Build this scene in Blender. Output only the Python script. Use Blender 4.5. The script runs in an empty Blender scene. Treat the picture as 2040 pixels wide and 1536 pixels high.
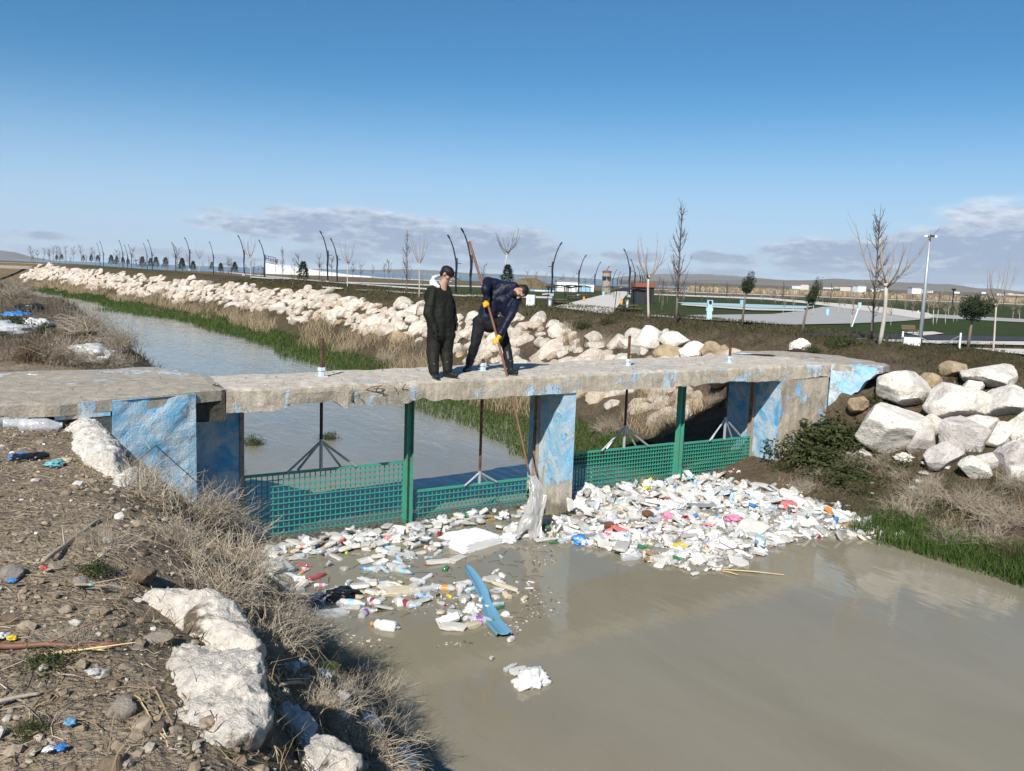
import bpy, bmesh, math, random
import numpy as np
from mathutils import Vector, Matrix
R_ = math.radians
rng = np.random.default_rng(7)
random.seed(7)
SC = bpy.context.scene
COL = SC.collection

# ------------------------------------------------------------------ camera
F_PX, HORIZON, ROLL, YAW = 1700.0, 551.0, R_(2.05), R_(28.7)
CAM = np.array([-9.66, -16.8, 1.6])
PITCH = math.atan((768 - HORIZON) * math.cos(ROLL) / F_PX)
_r0 = np.array([math.cos(YAW), -math.sin(YAW), 0.0])
FWD = np.array([math.sin(YAW) * math.cos(PITCH), math.cos(YAW) * math.cos(PITCH), -math.sin(PITCH)])
_u0 = np.cross(_r0, FWD)
RGT = math.cos(ROLL) * _r0 + math.sin(ROLL) * _u0
UPV = -math.sin(ROLL) * _r0 + math.cos(ROLL) * _u0
cam_d = bpy.data.cameras.new('camera'); cam = bpy.data.objects.new('camera', cam_d); COL.objects.link(cam)
cam_d.sensor_fit = 'HORIZONTAL'; cam_d.sensor_width = 36.0; cam_d.lens = F_PX / 2040 * 36.0
cam_d.clip_start = 0.1; cam_d.clip_end = 60000
M = Matrix(((RGT[0], UPV[0], -FWD[0], CAM[0]), (RGT[1], UPV[1], -FWD[1], CAM[1]), (RGT[2], UPV[2], -FWD[2], CAM[2]), (0, 0, 0, 1)))
cam.matrix_world = M
SC.camera = cam

VIEW = np.array([math.sin(YAW), math.cos(YAW), 0]); SIDE = np.array([math.cos(YAW), -math.sin(YAW), 0]); UPZ = np.array([0, 0, 1.0])
def ray(u, v): return FWD + RGT * (u - 1020) / F_PX + UPV * (768 - v) / F_PX
def atz(u, v, z):
    d = ray(u, v); return CAM + d * ((z - CAM[2]) / d[2])
def aty(u, v, y):
    d = ray(u, v); return CAM + d * ((y - CAM[1]) / d[1])
def pd(u, v, depth): return CAM + ray(u, v) * depth
def online(u, v, a, b):            # vertical plane y = a + b x
    d = ray(u, v); k = (a + b * CAM[0] - CAM[1]) / (d[1] - b * d[0]); return CAM + d * k
def prj(P):
    q = np.asarray(P, float) - CAM; w = q @ FWD
    return 1020 + F_PX * (q @ RGT) / w, 768 - F_PX * (q @ UPV) / w
def depth(P): return float((np.asarray(P, float) - CAM) @ FWD)

# ------------------------------------------------------------------ light, sky
SUN_EL, SUN_AZ = R_(40), math.atan2(-0.707, -0.707)
sun_dir = Vector((math.sin(SUN_AZ) * math.cos(SUN_EL), math.cos(SUN_AZ) * math.cos(SUN_EL), math.sin(SUN_EL)))
sd = bpy.data.lights.new('sun', 'SUN'); sd.energy = 4.7; sd.angle = R_(0.53); sd.color = (1.0, 0.955, 0.88)
so = bpy.data.objects.new('sun', sd); COL.objects.link(so); so.rotation_euler = sun_dir.to_track_quat('Z', 'Y').to_euler()
so.location = (-40, -40, 60)
W = bpy.data.worlds.new('World'); SC.world = W; W.use_nodes = True
SC.view_settings.view_transform = 'Standard'; SC.view_settings.look = 'None'
SC.view_settings.exposure = 0.38; SC.view_settings.gamma = 1.0
try: SC.view_settings.use_curve_mapping = False
except Exception: pass
SC.cycles.use_denoising = True
SC.cycles.max_bounces = 6; SC.cycles.transparent_max_bounces = 16; SC.cycles.volume_bounces = 0
SC.cycles.sample_clamp_indirect = 4.0

def world_sky():
    nt = W.node_tree; N = nt.nodes; L = nt.links; N.clear()
    def m(op, a, b=None, c=None):
        n = N.new('ShaderNodeMath'); n.operation = op
        for i, x in enumerate((a, b, c)):
            if x is None: continue
            if isinstance(x, (int, float)): n.inputs[i].default_value = x
            else: L.new(x, n.inputs[i])
        return n.outputs[0]
    out = N.new('ShaderNodeOutputWorld'); bg = N.new('ShaderNodeBackground'); bg.inputs[1].default_value = 0.08
    sky = N.new('ShaderNodeTexSky'); sky.sky_type = 'NISHITA'; sky.sun_disc = False
    sky.sun_elevation = SUN_EL; sky.sun_rotation = SUN_AZ; sky.altitude = 1200; sky.air_density = 1.0; sky.dust_density = 0.15; sky.ozone_density = 3.0
    tc = N.new('ShaderNodeTexCoord'); sp = N.new('ShaderNodeSeparateXYZ'); L.new(tc.outputs['Generated'], sp.inputs[0])
    az = m('ARCTAN2', sp.outputs[0], sp.outputs[1]); el = m('ARCSINE', sp.outputs[2])
    cv = N.new('ShaderNodeCombineXYZ'); L.new(m('MULTIPLY', az, 9.0), cv.inputs[0]); L.new(m('MULTIPLY', el, 30.0), cv.inputs[1])
    def noise(scale, detail, rough, off):
        a = N.new('ShaderNodeVectorMath'); a.operation = 'ADD'; a.inputs[1].default_value = off; L.new(cv.outputs[0], a.inputs[0])
        n = N.new('ShaderNodeTexNoise'); n.inputs['Scale'].default_value = scale; n.inputs['Detail'].default_value = detail; n.inputs['Roughness'].default_value = rough
        L.new(a.outputs[0], n.inputs['Vector']); return n.outputs['Fac']
    total = None
    # cloud banks: (picture x, y of their middle, half widths, strength) turned into azimuth and elevation
    for (u, v, wu, wv, s) in ((640, 450, 210, 32, .85), (860, 474, 240, 34, .85), (1010, 500, 170, 24, .65), (400, 510, 330, 16, .5), (720, 515, 330, 16, .5), (1250, 510, 130, 16, .5), (1440, 514, 70, 12, .8), (1730, 505, 160, 30, .85),
                              (1870, 500, 140, 48, .9), (2030, 488, 130, 66, 1.0), (1930, 542, 330, 24, .75), (1200, 536, 440, 15, .55), (60, 468, 120, 9, .45), (1640, 512, 40, 10, .5), (2250, 470, 200, 60, .9), (-300, 480, 260, 30, .6)):
        d = ray(u, v); d = d / np.linalg.norm(d)
        a0, e0 = math.atan2(d[0], d[1]), math.asin(d[2])
        da = m('DIVIDE', m('SUBTRACT', az, a0), wu / F_PX); de = m('DIVIDE', m('SUBTRACT', el, e0), wv / F_PX)
        g = m('MULTIPLY', m('EXPONENT', m('MULTIPLY', m('ADD', m('MULTIPLY', da, da), m('MULTIPLY', de, de)), -1.0)), s)
        total = g if total is None else m('MAXIMUM', total, g)
    n1 = noise(1.5, 8, .58, (3.1, 1.7, 0)); n2 = noise(5.0, 6, .6, (9.1, 4.7, 2))
    dens = m('ADD', total, m('MULTIPLY', m('MULTIPLY', m('SUBTRACT', n1, .5), 1.9), m('MINIMUM', m('MULTIPLY', total, 2.5), 1.0)))
    ss = N.new('ShaderNodeMapRange'); ss.interpolation_type = 'SMOOTHSTEP'
    L.new(dens, ss.inputs[0]); ss.inputs[1].default_value = .14; ss.inputs[2].default_value = .48; ss.inputs[3].default_value = 0; ss.inputs[4].default_value = .95
    # pale tops where the bank thins out, grey bodies
    tone = N.new('ShaderNodeMapRange'); L.new(m('ADD', m('ADD', m('MULTIPLY', n2, 1.1), m('MULTIPLY', el, 4.5)), m('MULTIPLY', dens, -.45)), tone.inputs[0])
    tone.inputs[1].default_value = .42; tone.inputs[2].default_value = 1.0
    mixc = N.new('ShaderNodeMix'); mixc.data_type = 'RGBA'; L.new(tone.outputs[0], mixc.inputs[0])
    mixc.inputs[6].default_value = (3.3, 4.3, 6.0, 1); mixc.inputs[7].default_value = (8.9, 9.3, 9.9, 1)
    mx = N.new('ShaderNodeMix'); mx.data_type = 'RGBA'; L.new(ss.outputs[0], mx.inputs[0])
    # the air near the horizon is a pale cool blue on this day
    hz = N.new('ShaderNodeMapRange'); hz.interpolation_type = 'SMOOTHERSTEP'; L.new(el, hz.inputs[0]); hz.inputs[1].default_value = -.02; hz.inputs[2].default_value = .25; hz.inputs[3].default_value = .9; hz.inputs[4].default_value = 0
    hm = N.new('ShaderNodeMix'); hm.data_type = 'RGBA'; L.new(hz.outputs[0], hm.inputs[0])
    tn = N.new('ShaderNodeMix'); tn.data_type = 'RGBA'; tn.blend_type = 'MULTIPLY'; tn.inputs[0].default_value = 1; L.new(sky.outputs[0], tn.inputs[6]); tn.inputs[7].default_value = (.38, .80, .97, 1); L.new(tn.outputs[2], hm.inputs[6]); hm.inputs[7].default_value = (5.1, 6.5, 8.6, 1)
    L.new(hm.outputs[2], mx.inputs[6]); L.new(mixc.outputs[2], mx.inputs[7])
    L.new(mx.outputs[2], bg.inputs[0]); L.new(bg.outputs[0], out.inputs[0])
world_sky()

# ------------------------------------------------------------------ numpy noise
def _hash(ix, iy, iz, seed):
    h = (ix.astype(np.int64) * 374761393 + iy.astype(np.int64) * 668265263 + iz.astype(np.int64) * 2147483647 + seed * 1274126177) & 0xffffffff
    h = ((h ^ (h >> 13)) * 1274126177) & 0xffffffff
    h = (h ^ (h >> 16)) & 0xffffffff
    return h / 4294967295.0 * 2 - 1
def vnoise(P, seed=0):
    P = np.asarray(P, float); i = np.floor(P); f = P - i; f = f * f * (3 - 2 * f); i = i.astype(np.int64)
    r = 0
    for dx in (0, 1):
        for dy in (0, 1):
            for dz in (0, 1):
                w = (f[:, 0] if dx else 1 - f[:, 0]) * (f[:, 1] if dy else 1 - f[:, 1]) * (f[:, 2] if dz else 1 - f[:, 2])
                r = r + w * _hash(i[:, 0] + dx, i[:, 1] + dy, i[:, 2] + dz, seed)
    return r
def fbm(P, octv=4, seed=0, gain=.5):
    P = np.asarray(P, float); r = 0; a = 1.0
    for k in range(octv):
        r = r + a * vnoise(P * 2 ** k + 17.3 * k, seed + k); a *= gain
    return r
def sm(a, b, x):
    t = np.clip((np.asarray(x, float) - a) / (b - a), 0, 1); return t * t * (3 - 2 * t)

# ------------------------------------------------------------------ mesh builder
class MB:
    def __init__(s): s.V = []; s.n = 0; s.F = []; s.Mi = []
    def add(s, V, F, m=0):
        V = np.asarray(V, float).reshape(-1, 3)
        for f in (F if isinstance(F, list) and len(F) and isinstance(F[0], np.ndarray) else [np.asarray(F, int)]):
            if len(f): s.F.append(f + s.n); s.Mi.append(np.full(len(f), m) if np.isscalar(m) else np.asarray(m))
        s.V.append(V); s.n += len(V); return s
    def poly(s, V, m=0): return s.add(V, np.arange(len(V))[None, :], m)
    def box(s, c, size, m=0, rz=0.0, rot=None):
        h = np.array(size) / 2
        v = np.array([(x, y, z) for z in (-1, 1) for y in (-1, 1) for x in (-1, 1)], float) * h
        if rot is not None: v = v @ np.asarray(rot).T
        elif rz: c_, s_ = math.cos(rz), math.sin(rz); v = v @ np.array([[c_, -s_, 0], [s_, c_, 0], [0, 0, 1]]).T
        return s.add(v + np.asarray(c), np.array([(0, 2, 3, 1), (4, 5, 7, 6), (0, 1, 5, 4), (2, 6, 7, 3), (0, 4, 6, 2), (1, 3, 7, 5)]), m)
    def strands(s, C, r, n=3, m=0, caps=False):          # C (N,K,3) curves, r (N,K) radii
        C = np.asarray(C, float); N_, K, _ = C.shape; r = np.broadcast_to(np.asarray(r, float), (N_, K))
        t = C[:, -1] - C[:, 0]; t = t / (np.linalg.norm(t, axis=1, keepdims=True) + 1e-9)
        ref = np.where(np.abs(t[:, 2:3]) < .8, np.array([[0, 0, 1.0]]), np.array([[1.0, 0, 0]]))
        T = np.gradient(C, axis=1); T = T / (np.linalg.norm(T, axis=2, keepdims=True) + 1e-9)
        a = np.cross(T, ref[:, None, :]); a = a / (np.linalg.norm(a, axis=2, keepdims=True) + 1e-9); b = np.cross(T, a)
        ang = np.arange(n) / n * 2 * math.pi
        V = C[:, :, None, :] + r[:, :, None, None] * (a[:, :, None, :] * np.cos(ang)[None, None, :, None] + b[:, :, None, :] * np.sin(ang)[None, None, :, None])
        i, k, j = np.meshgrid(np.arange(N_), np.arange(K - 1), np.arange(n), indexing='ij'); j2 = (j + 1) % n
        q = lambda k_, j_: (i * K + k_) * n + j_
        Q = np.stack([q(k, j), q(k, j2), q(k + 1, j2), q(k + 1, j)], -1).reshape(-1, 4)
        fl = [Q]
        if caps and n > 2:
            fl.append(np.stack([(np.arange(N_) * K) * n + (n - 1 - x) for x in range(n)], -1)); fl.append(np.stack([(np.arange(N_) * K + K - 1) * n + x for x in range(n)], -1))
        return s.add(V.reshape(-1, 3), fl, m)
    def tube(s, pts, r, n=8, m=0, caps=True): return s.strands(np.asarray(pts, float)[None], np.broadcast_to(np.asarray(r, float), (len(pts),))[None], n, m, caps)
    def lathe(s, prof, n=12, m=0, frame=None):           # prof [(r,z)], material may be a list per ring gap
        prof = np.asarray(prof, float); K = len(prof); ang = np.arange(n) / n * 2 * math.pi
        V = np.stack([prof[:, None, 0] * np.cos(ang), prof[:, None, 0] * np.sin(ang), np.repeat(prof[:, 1:2], n, 1)], -1).reshape(-1, 3)
        if frame is not None: V = V @ np.asarray(frame[0]).T + np.asarray(frame[1])
        k, j = np.meshgrid(np.arange(K - 1), np.arange(n), indexing='ij'); j2 = (j + 1) % n
        Q = np.stack([k * n + j, k * n + j2, (k + 1) * n + j2, (k + 1) * n + j], -1).reshape(-1, 4)
        mi = m if np.isscalar(m) else np.repeat(np.asarray(m), n)
        return s.add(V, Q, mi)
    def blades(s, P, h, w, lean, m=0, up=None):          # grass-like strips: P (N,3)
        N_ = len(P); az = rng.uniform(0, 2 * math.pi, N_); side = np.stack([np.cos(az), np.sin(az), 0 * az], -1)
        la = rng.uniform(0, 2 * math.pi, N_); l = rng.uniform(.2, 1, N_) * lean
        bend = np.stack([np.cos(la), np.sin(la), 0 * la], -1) * (l * h)[:, None]
        h3 = np.stack([0 * h, 0 * h, h], -1); ww = (side * (np.asarray(w) / 2)[..., None])
        V = np.stack([P - ww, P + ww, P + h3 * .55 + bend * .35 + ww * .8, P + h3 * .55 + bend * .35 - ww * .8, P + h3 * (1 - .25 * l)[:, None] + bend], 1)
        o = np.arange(N_)[:, None] * 5
        return s.add(V.reshape(-1, 3), [o + np.array([[0, 1, 2, 3]]), o + np.array([[3, 2, 4]])], m)
    def mesh(s, name, mats, smooth=False, sharp=None):
        me = bpy.data.meshes.new(name)
        V = np.concatenate(s.V) if s.V else np.zeros((0, 3))
        me.vertices.add(len(V)); me.vertices.foreach_set('co', V.astype(np.float32).ravel())
        li = np.concatenate([f.ravel() for f in s.F]); sz = np.concatenate([np.full(len(f), f.shape[1]) for f in s.F])
        me.loops.add(len(li)); me.loops.foreach_set('vertex_index', li.astype(np.int32))
        me.polygons.add(len(sz)); me.polygons.foreach_set('loop_start', np.concatenate([[0], np.cumsum(sz)[:-1]]).astype(np.int32))
        for m_ in (mats if isinstance(mats, (list, tuple)) else [mats]): me.materials.append(m_)
        me.polygons.foreach_set('material_index', np.concatenate(s.Mi).astype(np.int32))
        me.update(calc_edges=True)
        me.polygons.foreach_set('use_smooth', np.full(len(sz), bool(smooth)))
        if sharp: me.set_sharp_from_angle(angle=R_(sharp))
        return me
    def obj(s, name, mats, parent=None, smooth=False, loc=None, sharp=None):
        o = bpy.data.objects.new(name, s.mesh(name, mats, smooth, sharp)); COL.objects.link(o)
        if parent is not None: o.parent = parent
        if loc is not None: o.location = loc
        return o
    def shift(s, off):
        s.V = [v + np.asarray(off) for v in s.V]; return s

def tag(o, label=None, cat=None, group=None, kind=None):
    if label: o['label'] = label
    if cat: o['category'] = cat
    if group: o['group'] = group
    if kind: o['kind'] = kind
    return o
def thing(name, label, cat, loc=(0, 0, 0), rz=0.0, group=None):
    o = bpy.data.objects.new(name, None); COL.objects.link(o); o.empty_display_size = .2
    o.location = tuple(float(x) for x in loc); o.rotation_euler = (0, 0, rz); return tag(o, label, cat, group)
def dup(o, parent=None):
    c = o.copy(); COL.objects.link(c)
    if parent is not None: c.parent = parent
    for ch in list(o.children): dup(ch, c)
    return c
def wipe(o):
    for ch in list(o.children): wipe(ch)
    bpy.data.objects.remove(o)
ORDN = ['first', 'second', 'third', 'fourth', 'fifth', 'sixth', 'seventh', 'eighth', 'ninth', 'tenth', 'eleventh', 'twelfth', 'thirteenth', 'fourteenth', 'fifteenth', 'sixteenth', 'seventeenth', 'eighteenth', 'nineteenth', 'twentieth']
TENS = {20: ('twenty', 'twentieth'), 30: ('thirty', 'thirtieth'), 40: ('forty', 'fortieth'), 50: ('fifty', 'fiftieth'), 60: ('sixty', 'sixtieth'), 70: ('seventy', 'seventieth'), 80: ('eighty', 'eightieth'), 90: ('ninety', 'ninetieth')}
def ordinal(k):
    if k < 20: return ORDN[k]
    n = k + 1; t = n // 10 * 10
    return TENS[t][1] if n == t else TENS[t][0] + '-' + ORDN[n - t - 1]
def order_labels(objs, fmt):               # fmt contains {o}; objects sorted from the left of the view
    objs = sorted(objs, key=lambda o: prj(o.matrix_world.translation if False else o.location)[0])
    for k, o in enumerate(objs): o['label'] = fmt.format(o=ordinal(k) if k else 'leftmost') if len(objs) > 1 else fmt.format(o='single')
LABELLERS = []

# ------------------------------------------------------------------ materials
def newmat(name):
    m = bpy.data.materials.new(name); m.use_nodes = True; nt = m.node_tree; nt.nodes.clear(); return m, nt, nt.nodes, nt.links
def _out(nt, sh):
    o = nt.nodes.new('ShaderNodeOutputMaterial'); nt.links.new(sh, o.inputs[0]); return o
def _pr(nt, rough=.8, spec=.3, metal=0):
    p = nt.nodes.new('ShaderNodeBsdfPrincipled'); p.inputs['Roughness'].default_value = rough; p.inputs['Metallic'].default_value = metal
    p.inputs['Specular IOR Level'].default_value = spec; return p
def _coord(nt, kind='Object', scale=None):
    t = nt.nodes.new('ShaderNodeTexCoord').outputs[kind] if kind != 'World' else nt.nodes.new('ShaderNodeNewGeometry').outputs['Position']
    if scale is None: return t
    mp = nt.nodes.new('ShaderNodeMapping'); mp.inputs['Scale'].default_value = scale; nt.links.new(t, mp.inputs[0]); return mp.outputs[0]
def _noise(nt, vec, scale, detail=5, rough=.6, dist=0.0):
    n = nt.nodes.new('ShaderNodeTexNoise'); n.inputs['Scale'].default_value = scale; n.inputs['Detail'].default_value = detail; n.inputs['Roughness'].default_value = rough; n.inputs['Distortion'].default_value = dist
    nt.links.new(vec, n.inputs['Vector']); return n.outputs['Fac']
def _ramp(nt, fac, stops, const=False):
    r = nt.nodes.new('ShaderNodeValToRGB'); e = r.color_ramp.elements
    while len(e) < len(stops): e.new(.5)
    for k, (p, c) in enumerate(stops): e[k].position = p; e[k].color = (*c, 1) if len(c) == 3 else c
    if const: r.color_ramp.interpolation = 'CONSTANT'
    nt.links.new(fac, r.inputs[0]); return r.outputs[0]
def _mix(nt, fac, a, b, mode='MIX'):
    m = nt.nodes.new('ShaderNodeMix'); m.data_type = 'RGBA'; m.blend_type = mode
    for x, i in ((fac, 0), (a, 6), (b, 7)):
        if isinstance(x, (int, float)): m.inputs[i].default_value = x
        elif isinstance(x, tuple): m.inputs[i].default_value = (*x, 1) if len(x) == 3 else x
        else: nt.links.new(x, m.inputs[i])
    return m.outputs[2]
def _math(nt, op, a, b=0.0, clamp=False):
    n = nt.nodes.new('ShaderNodeMath'); n.operation = op; n.use_clamp = clamp
    for i, x in enumerate((a, b)):
        if isinstance(x, (int, float)): n.inputs[i].default_value = x
        else: nt.links.new(x, n.inputs[i])
    return n.outputs[0]
def _bump(nt, h, p, dist=.01, strength=1.0):
    b = nt.nodes.new('ShaderNodeBump'); b.inputs['Distance'].default_value = dist; b.inputs['Strength'].default_value = strength
    nt.links.new(h, b.inputs['Height']); nt.links.new(b.outputs[0], p.inputs['Normal'])
def simple(name, col, rough=.7, spec=.3, metal=0, var=.25, scale=6.0, bump=0.0, bscale=40., rnd=0.0, coord='Object'):
    m, nt, N, L = newmat(name); p = _pr(nt, rough, spec, metal); v = _coord(nt, coord)
    f = _noise(nt, v, scale)
    c = _mix(nt, f, tuple(x * (1 - var) for x in col), tuple(min(1, x * (1 + var)) for x in col))
    if rnd:
        oi = N.new('ShaderNodeObjectInfo'); c = _mix(nt, 1.0, c, _ramp(nt, oi.outputs['Random'], [(0, (1 - rnd,) * 3), (1, (1.0, 1.0, 1.0))]), 'MULTIPLY')
    L.new(c, p.inputs['Base Color'])
    if bump: _bump(nt, _noise(nt, v, bscale), p, bump)
    _out(nt, p.outputs[0]); return m
def terrain_mat():
    m, nt, N, L = newmat('soil_and_turf'); p = _pr(nt, .95, .15); v = _coord(nt, 'World')
    at = N.new('ShaderNodeAttribute'); at.attribute_name = 'Col'
    n1 = _noise(nt, v, 1.1, 8, .65); n2 = _noise(nt, v, 9, 6, .7); n3 = _noise(nt, v, 55, 3, .6)
    c = _mix(nt, 1.0, at.outputs['Color'], _ramp(nt, n1, [(.25, (.62, .6, .58)), (.75, (1.35, 1.33, 1.3))]), 'MULTIPLY')
    c = _mix(nt, 1.0, c, _ramp(nt, n2, [(.3, (.62, .6, .58)), (.72, (1.4, 1.38, 1.34))]), 'MULTIPLY')
    c = _mix(nt, .8, c, _ramp(nt, n3, [(.3, (.6, .6, .6)), (.7, (1.45, 1.42, 1.36))]), 'MULTIPLY')
    L.new(c, p.inputs['Base Color'])
    vo = N.new('ShaderNodeTexVoronoi'); vo.inputs['Scale'].default_value = 26; L.new(v, vo.inputs['Vector'])
    h = _math(nt, 'ADD', _math(nt, 'MULTIPLY', n2, 2.0), _math(nt, 'ADD', n3, _math(nt, 'MULTIPLY', vo.outputs['Distance'], -.8)))
    _bump(nt, h, p, .035, .9); _out(nt, p.outputs[0]); return m
def water_mat():
    m, nt, N, L = newmat('muddy_water'); p = _pr(nt, .035, .44); v = _coord(nt, 'World')
    mp = N.new('ShaderNodeMapping'); mp.inputs['Scale'].default_value = (1, .35, 1); mp.inputs['Rotation'].default_value = (0, 0, R_(20)); L.new(v, mp.inputs[0])
    n1 = _noise(nt, mp.outputs[0], .55, 5, .6, .6)
    c = _ramp(nt, n1, [(.28, (.205, .182, .130)), (.5, (.232, .207, .150)), (.72, (.258, .232, .170))]); L.new(c, p.inputs['Base Color'])
    p.inputs['IOR'].default_value = 1.33
    a = _noise(nt, mp.outputs[0], 5.0, 4, .55, .8); b = _noise(nt, mp.outputs[0], 1.4, 3, .5, 1.0)
    _bump(nt, _math(nt, 'ADD', a, _math(nt, 'MULTIPLY', b, 2.2)), p, .03, .11)
    sp = N.new('ShaderNodeSeparateXYZ'); L.new(v, sp.inputs[0]); mr = N.new('ShaderNodeMapRange'); L.new(sp.outputs[1], mr.inputs[0]); mr.inputs[1].default_value = -6.; mr.inputs[2].default_value = 4.; mr.inputs[3].default_value = .10; mr.inputs[4].default_value = .5
    for bn in N:
        if bn.type == 'BUMP': L.new(mr.outputs[0], bn.inputs['Strength'])       # the breeze reaches the water only above the footbridge
    _out(nt, p.outputs[0]); return m
def lake_mat():
    m, nt, N, L = newmat('lake_water'); p = _pr(nt, .4, .4); v = _coord(nt, 'World')
    L.new(_ramp(nt, _noise(nt, v, .01, 4), [(.3, (.16, .22, .27)), (.7, (.20, .26, .31))]), p.inputs['Base Color'])
    _bump(nt, _noise(nt, v, .6, 3), p, .3, .4); _out(nt, p.outputs[0]); return m
def concrete(name, cover, seed, blue=(.10, .40, .72), base=(.44, .395, .33), stain=.5, zfade=None, streak=True):
    """weathered concrete under flaking blue paint; cover = share still painted"""
    m, nt, N, L = newmat(name); p = _pr(nt, .88, .22); v = _coord(nt, 'World')
    off = N.new('ShaderNodeVectorMath'); off.operation = 'ADD'; off.inputs[1].default_value = (seed * 3.7, seed * 1.3, seed * 2.1); L.new(v, off.inputs[0]); w = off.outputs[0]
    big = _noise(nt, w, 1.1, 4, .55, .4); mid = _noise(nt, w, 6, 8, .7, .3); fine = _noise(nt, w, 45, 5, .7)
    st = N.new('ShaderNodeMapping'); st.inputs['Scale'].default_value = (7, 7, .55); L.new(w, st.inputs[0]); drip = _noise(nt, st.outputs[0], 1.2, 5, .6)
    cc = _ramp(nt, mid, [(.25, tuple(x * .62 for x in base)), (.5, base), (.75, tuple(min(1, x * 1.35) for x in base))])
    cc = _mix(nt, stain, cc, _ramp(nt, drip, [(.35, (.55, .48, .40)), (.62, (1.12, 1.1, 1.06))]), 'MULTIPLY')
    cc = _mix(nt, .7, cc, _ramp(nt, fine, [(.3, (.62, .6, .58)), (.65, (1.2, 1.2, 1.2))]), 'MULTIPLY')
    bc = _mix(nt, mid, tuple(x * .8 for x in blue), tuple(min(1, x * 1.3 + .04) for x in blue))
    bc = _mix(nt, _ramp(nt, _noise(nt, w, 3.3, 6, .65, .5), [(.38, (0, 0, 0)), (.58, (.85, .85, .85))]), bc, (.56, .61, .63))       # paint bleached nearly white
    k = _math(nt, 'ADD', _math(nt, 'ADD', _math(nt, 'MULTIPLY', big, 1.3), _math(nt, 'MULTIPLY', mid, .55)), _math(nt, 'ADD', _math(nt, 'MULTIPLY', fine, .25), _math(nt, 'MULTIPLY', drip, .45)))
    if zfade:                                               # paint reaches down to a worn, ragged line above the water
        sp = N.new('ShaderNodeSeparateXYZ'); L.new(v, sp.inputs[0])
        mr = N.new('ShaderNodeMapRange'); L.new(sp.outputs[2], mr.inputs[0]); mr.inputs[1].default_value = zfade[0]; mr.inputs[2].default_value = zfade[1]; mr.inputs[3].default_value = -.45; mr.inputs[4].default_value = .12
        k = _math(nt, 'ADD', k, mr.outputs[0])
    th = 1.275 + .45 * (0.5 - cover) * 1.7
    f = N.new('ShaderNodeMapRange'); f.interpolation_type = 'SMOOTHSTEP'; L.new(k, f.inputs[0]); f.inputs[1].default_value = th - .02; f.inputs[2].default_value = th + .02
    c = _mix(nt, f.outputs[0], cc, bc)
    cr = N.new('ShaderNodeTexVoronoi'); cr.feature = 'DISTANCE_TO_EDGE'; cr.inputs['Scale'].default_value = 1.6
    dd = N.new('ShaderNodeVectorMath'); dd.operation = 'ADD'; L.new(w, dd.inputs[0]); nn = N.new('ShaderNodeTexNoise'); nn.inputs['Scale'].default_value = 3; L.new(w, nn.inputs['Vector']); L.new(nn.outputs['Color'], dd.inputs[1]); L.new(dd.outputs[0], cr.inputs['Vector'])
    crack = _ramp(nt, cr.outputs['Distance'], [(0, (.30, .27, .24)), (.012, (1, 1, 1))]); crk = _mix(nt, _ramp(nt, big, [(.45, (0, 0, 0)), (.55, (1, 1, 1))]), (1.0, 1.0, 1.0), crack)
    c = _mix(nt, .85, c, crk, 'MULTIPLY')
    # the mud line left by high water
    sz = N.new('ShaderNodeSeparateXYZ'); L.new(v, sz.inputs[0]); lv = _math(nt, 'ADD', sz.outputs[2], _math(nt, 'MULTIPLY', mid, .35)); mud = N.new('ShaderNodeMapRange'); L.new(lv, mud.inputs[0]); mud.inputs[1].default_value = -2.12; mud.inputs[2].default_value = -1.95; mud.inputs[3].default_value = .75; mud.inputs[4].default_value = 0.
    c = _mix(nt, mud.outputs[0], c, (.16, .135, .10))
    L.new(c, p.inputs['Base Color'])
    h = _math(nt, 'ADD', _math(nt, 'ADD', _math(nt, 'MULTIPLY', mid, 1.0), _math(nt, 'MULTIPLY', fine, .5)), _math(nt, 'MULTIPLY', f.outputs[0], .2))
    _bump(nt, h, p, .03, .9); _out(nt, p.outputs[0]); return m
def rock_mat(name, base, rnd_stops, scale=3.0, bump=.03, soil=None):
    m, nt, N, L = newmat(name); p = _pr(nt, .9, .2); v = _coord(nt, 'Object')
    oi = N.new('ShaderNodeObjectInfo')
    off = N.new('ShaderNodeVectorMath'); off.operation = 'ADD'; L.new(v, off.inputs[0]); cmb = N.new('ShaderNodeCombineXYZ'); L.new(_math(nt, 'MULTIPLY', oi.outputs['Random'], 50), cmb.inputs[0]); L.new(cmb.outputs[0], off.inputs[1]); w = off.outputs[0]
    a = _noise(nt, w, scale, 9, .68, .5); b = _noise(nt, w, scale * 7, 7, .7, .4)
    tint = _ramp(nt, oi.outputs['Random'], rnd_stops)
    c = _mix(nt, 1.0, tint, _ramp(nt, a, [(.28, (.6, .56, .52)), (.5, (.95, .94, .93)), (.7, (1.15, 1.14, 1.12))]), 'MULTIPLY')
    c = _mix(nt, .8, c, _ramp(nt, b, [(.30, (.36, .32, .28)), (.44, (.95, .93, .91)), (.7, (1.08, 1.08, 1.08))]), 'MULTIPLY')
    if soil:
        g = N.new('ShaderNodeNewGeometry'); sp = N.new('ShaderNodeSeparateXYZ'); L.new(g.outputs['Position'], sp.inputs[0])
        c = _mix(nt, _ramp(nt, _noise(nt, w, 2.2, 6, .65, .8), [(.57, (0, 0, 0)), (.63, (1, 1, 1))]), c, soil)
    L.new(c, p.inputs['Base Color'])
    _bump(nt, _math(nt, 'ADD', _math(nt, 'MULTIPLY', a, 2.0), b), p, bump, 1.0); _out(nt, p.outputs[0]); return m
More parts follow.
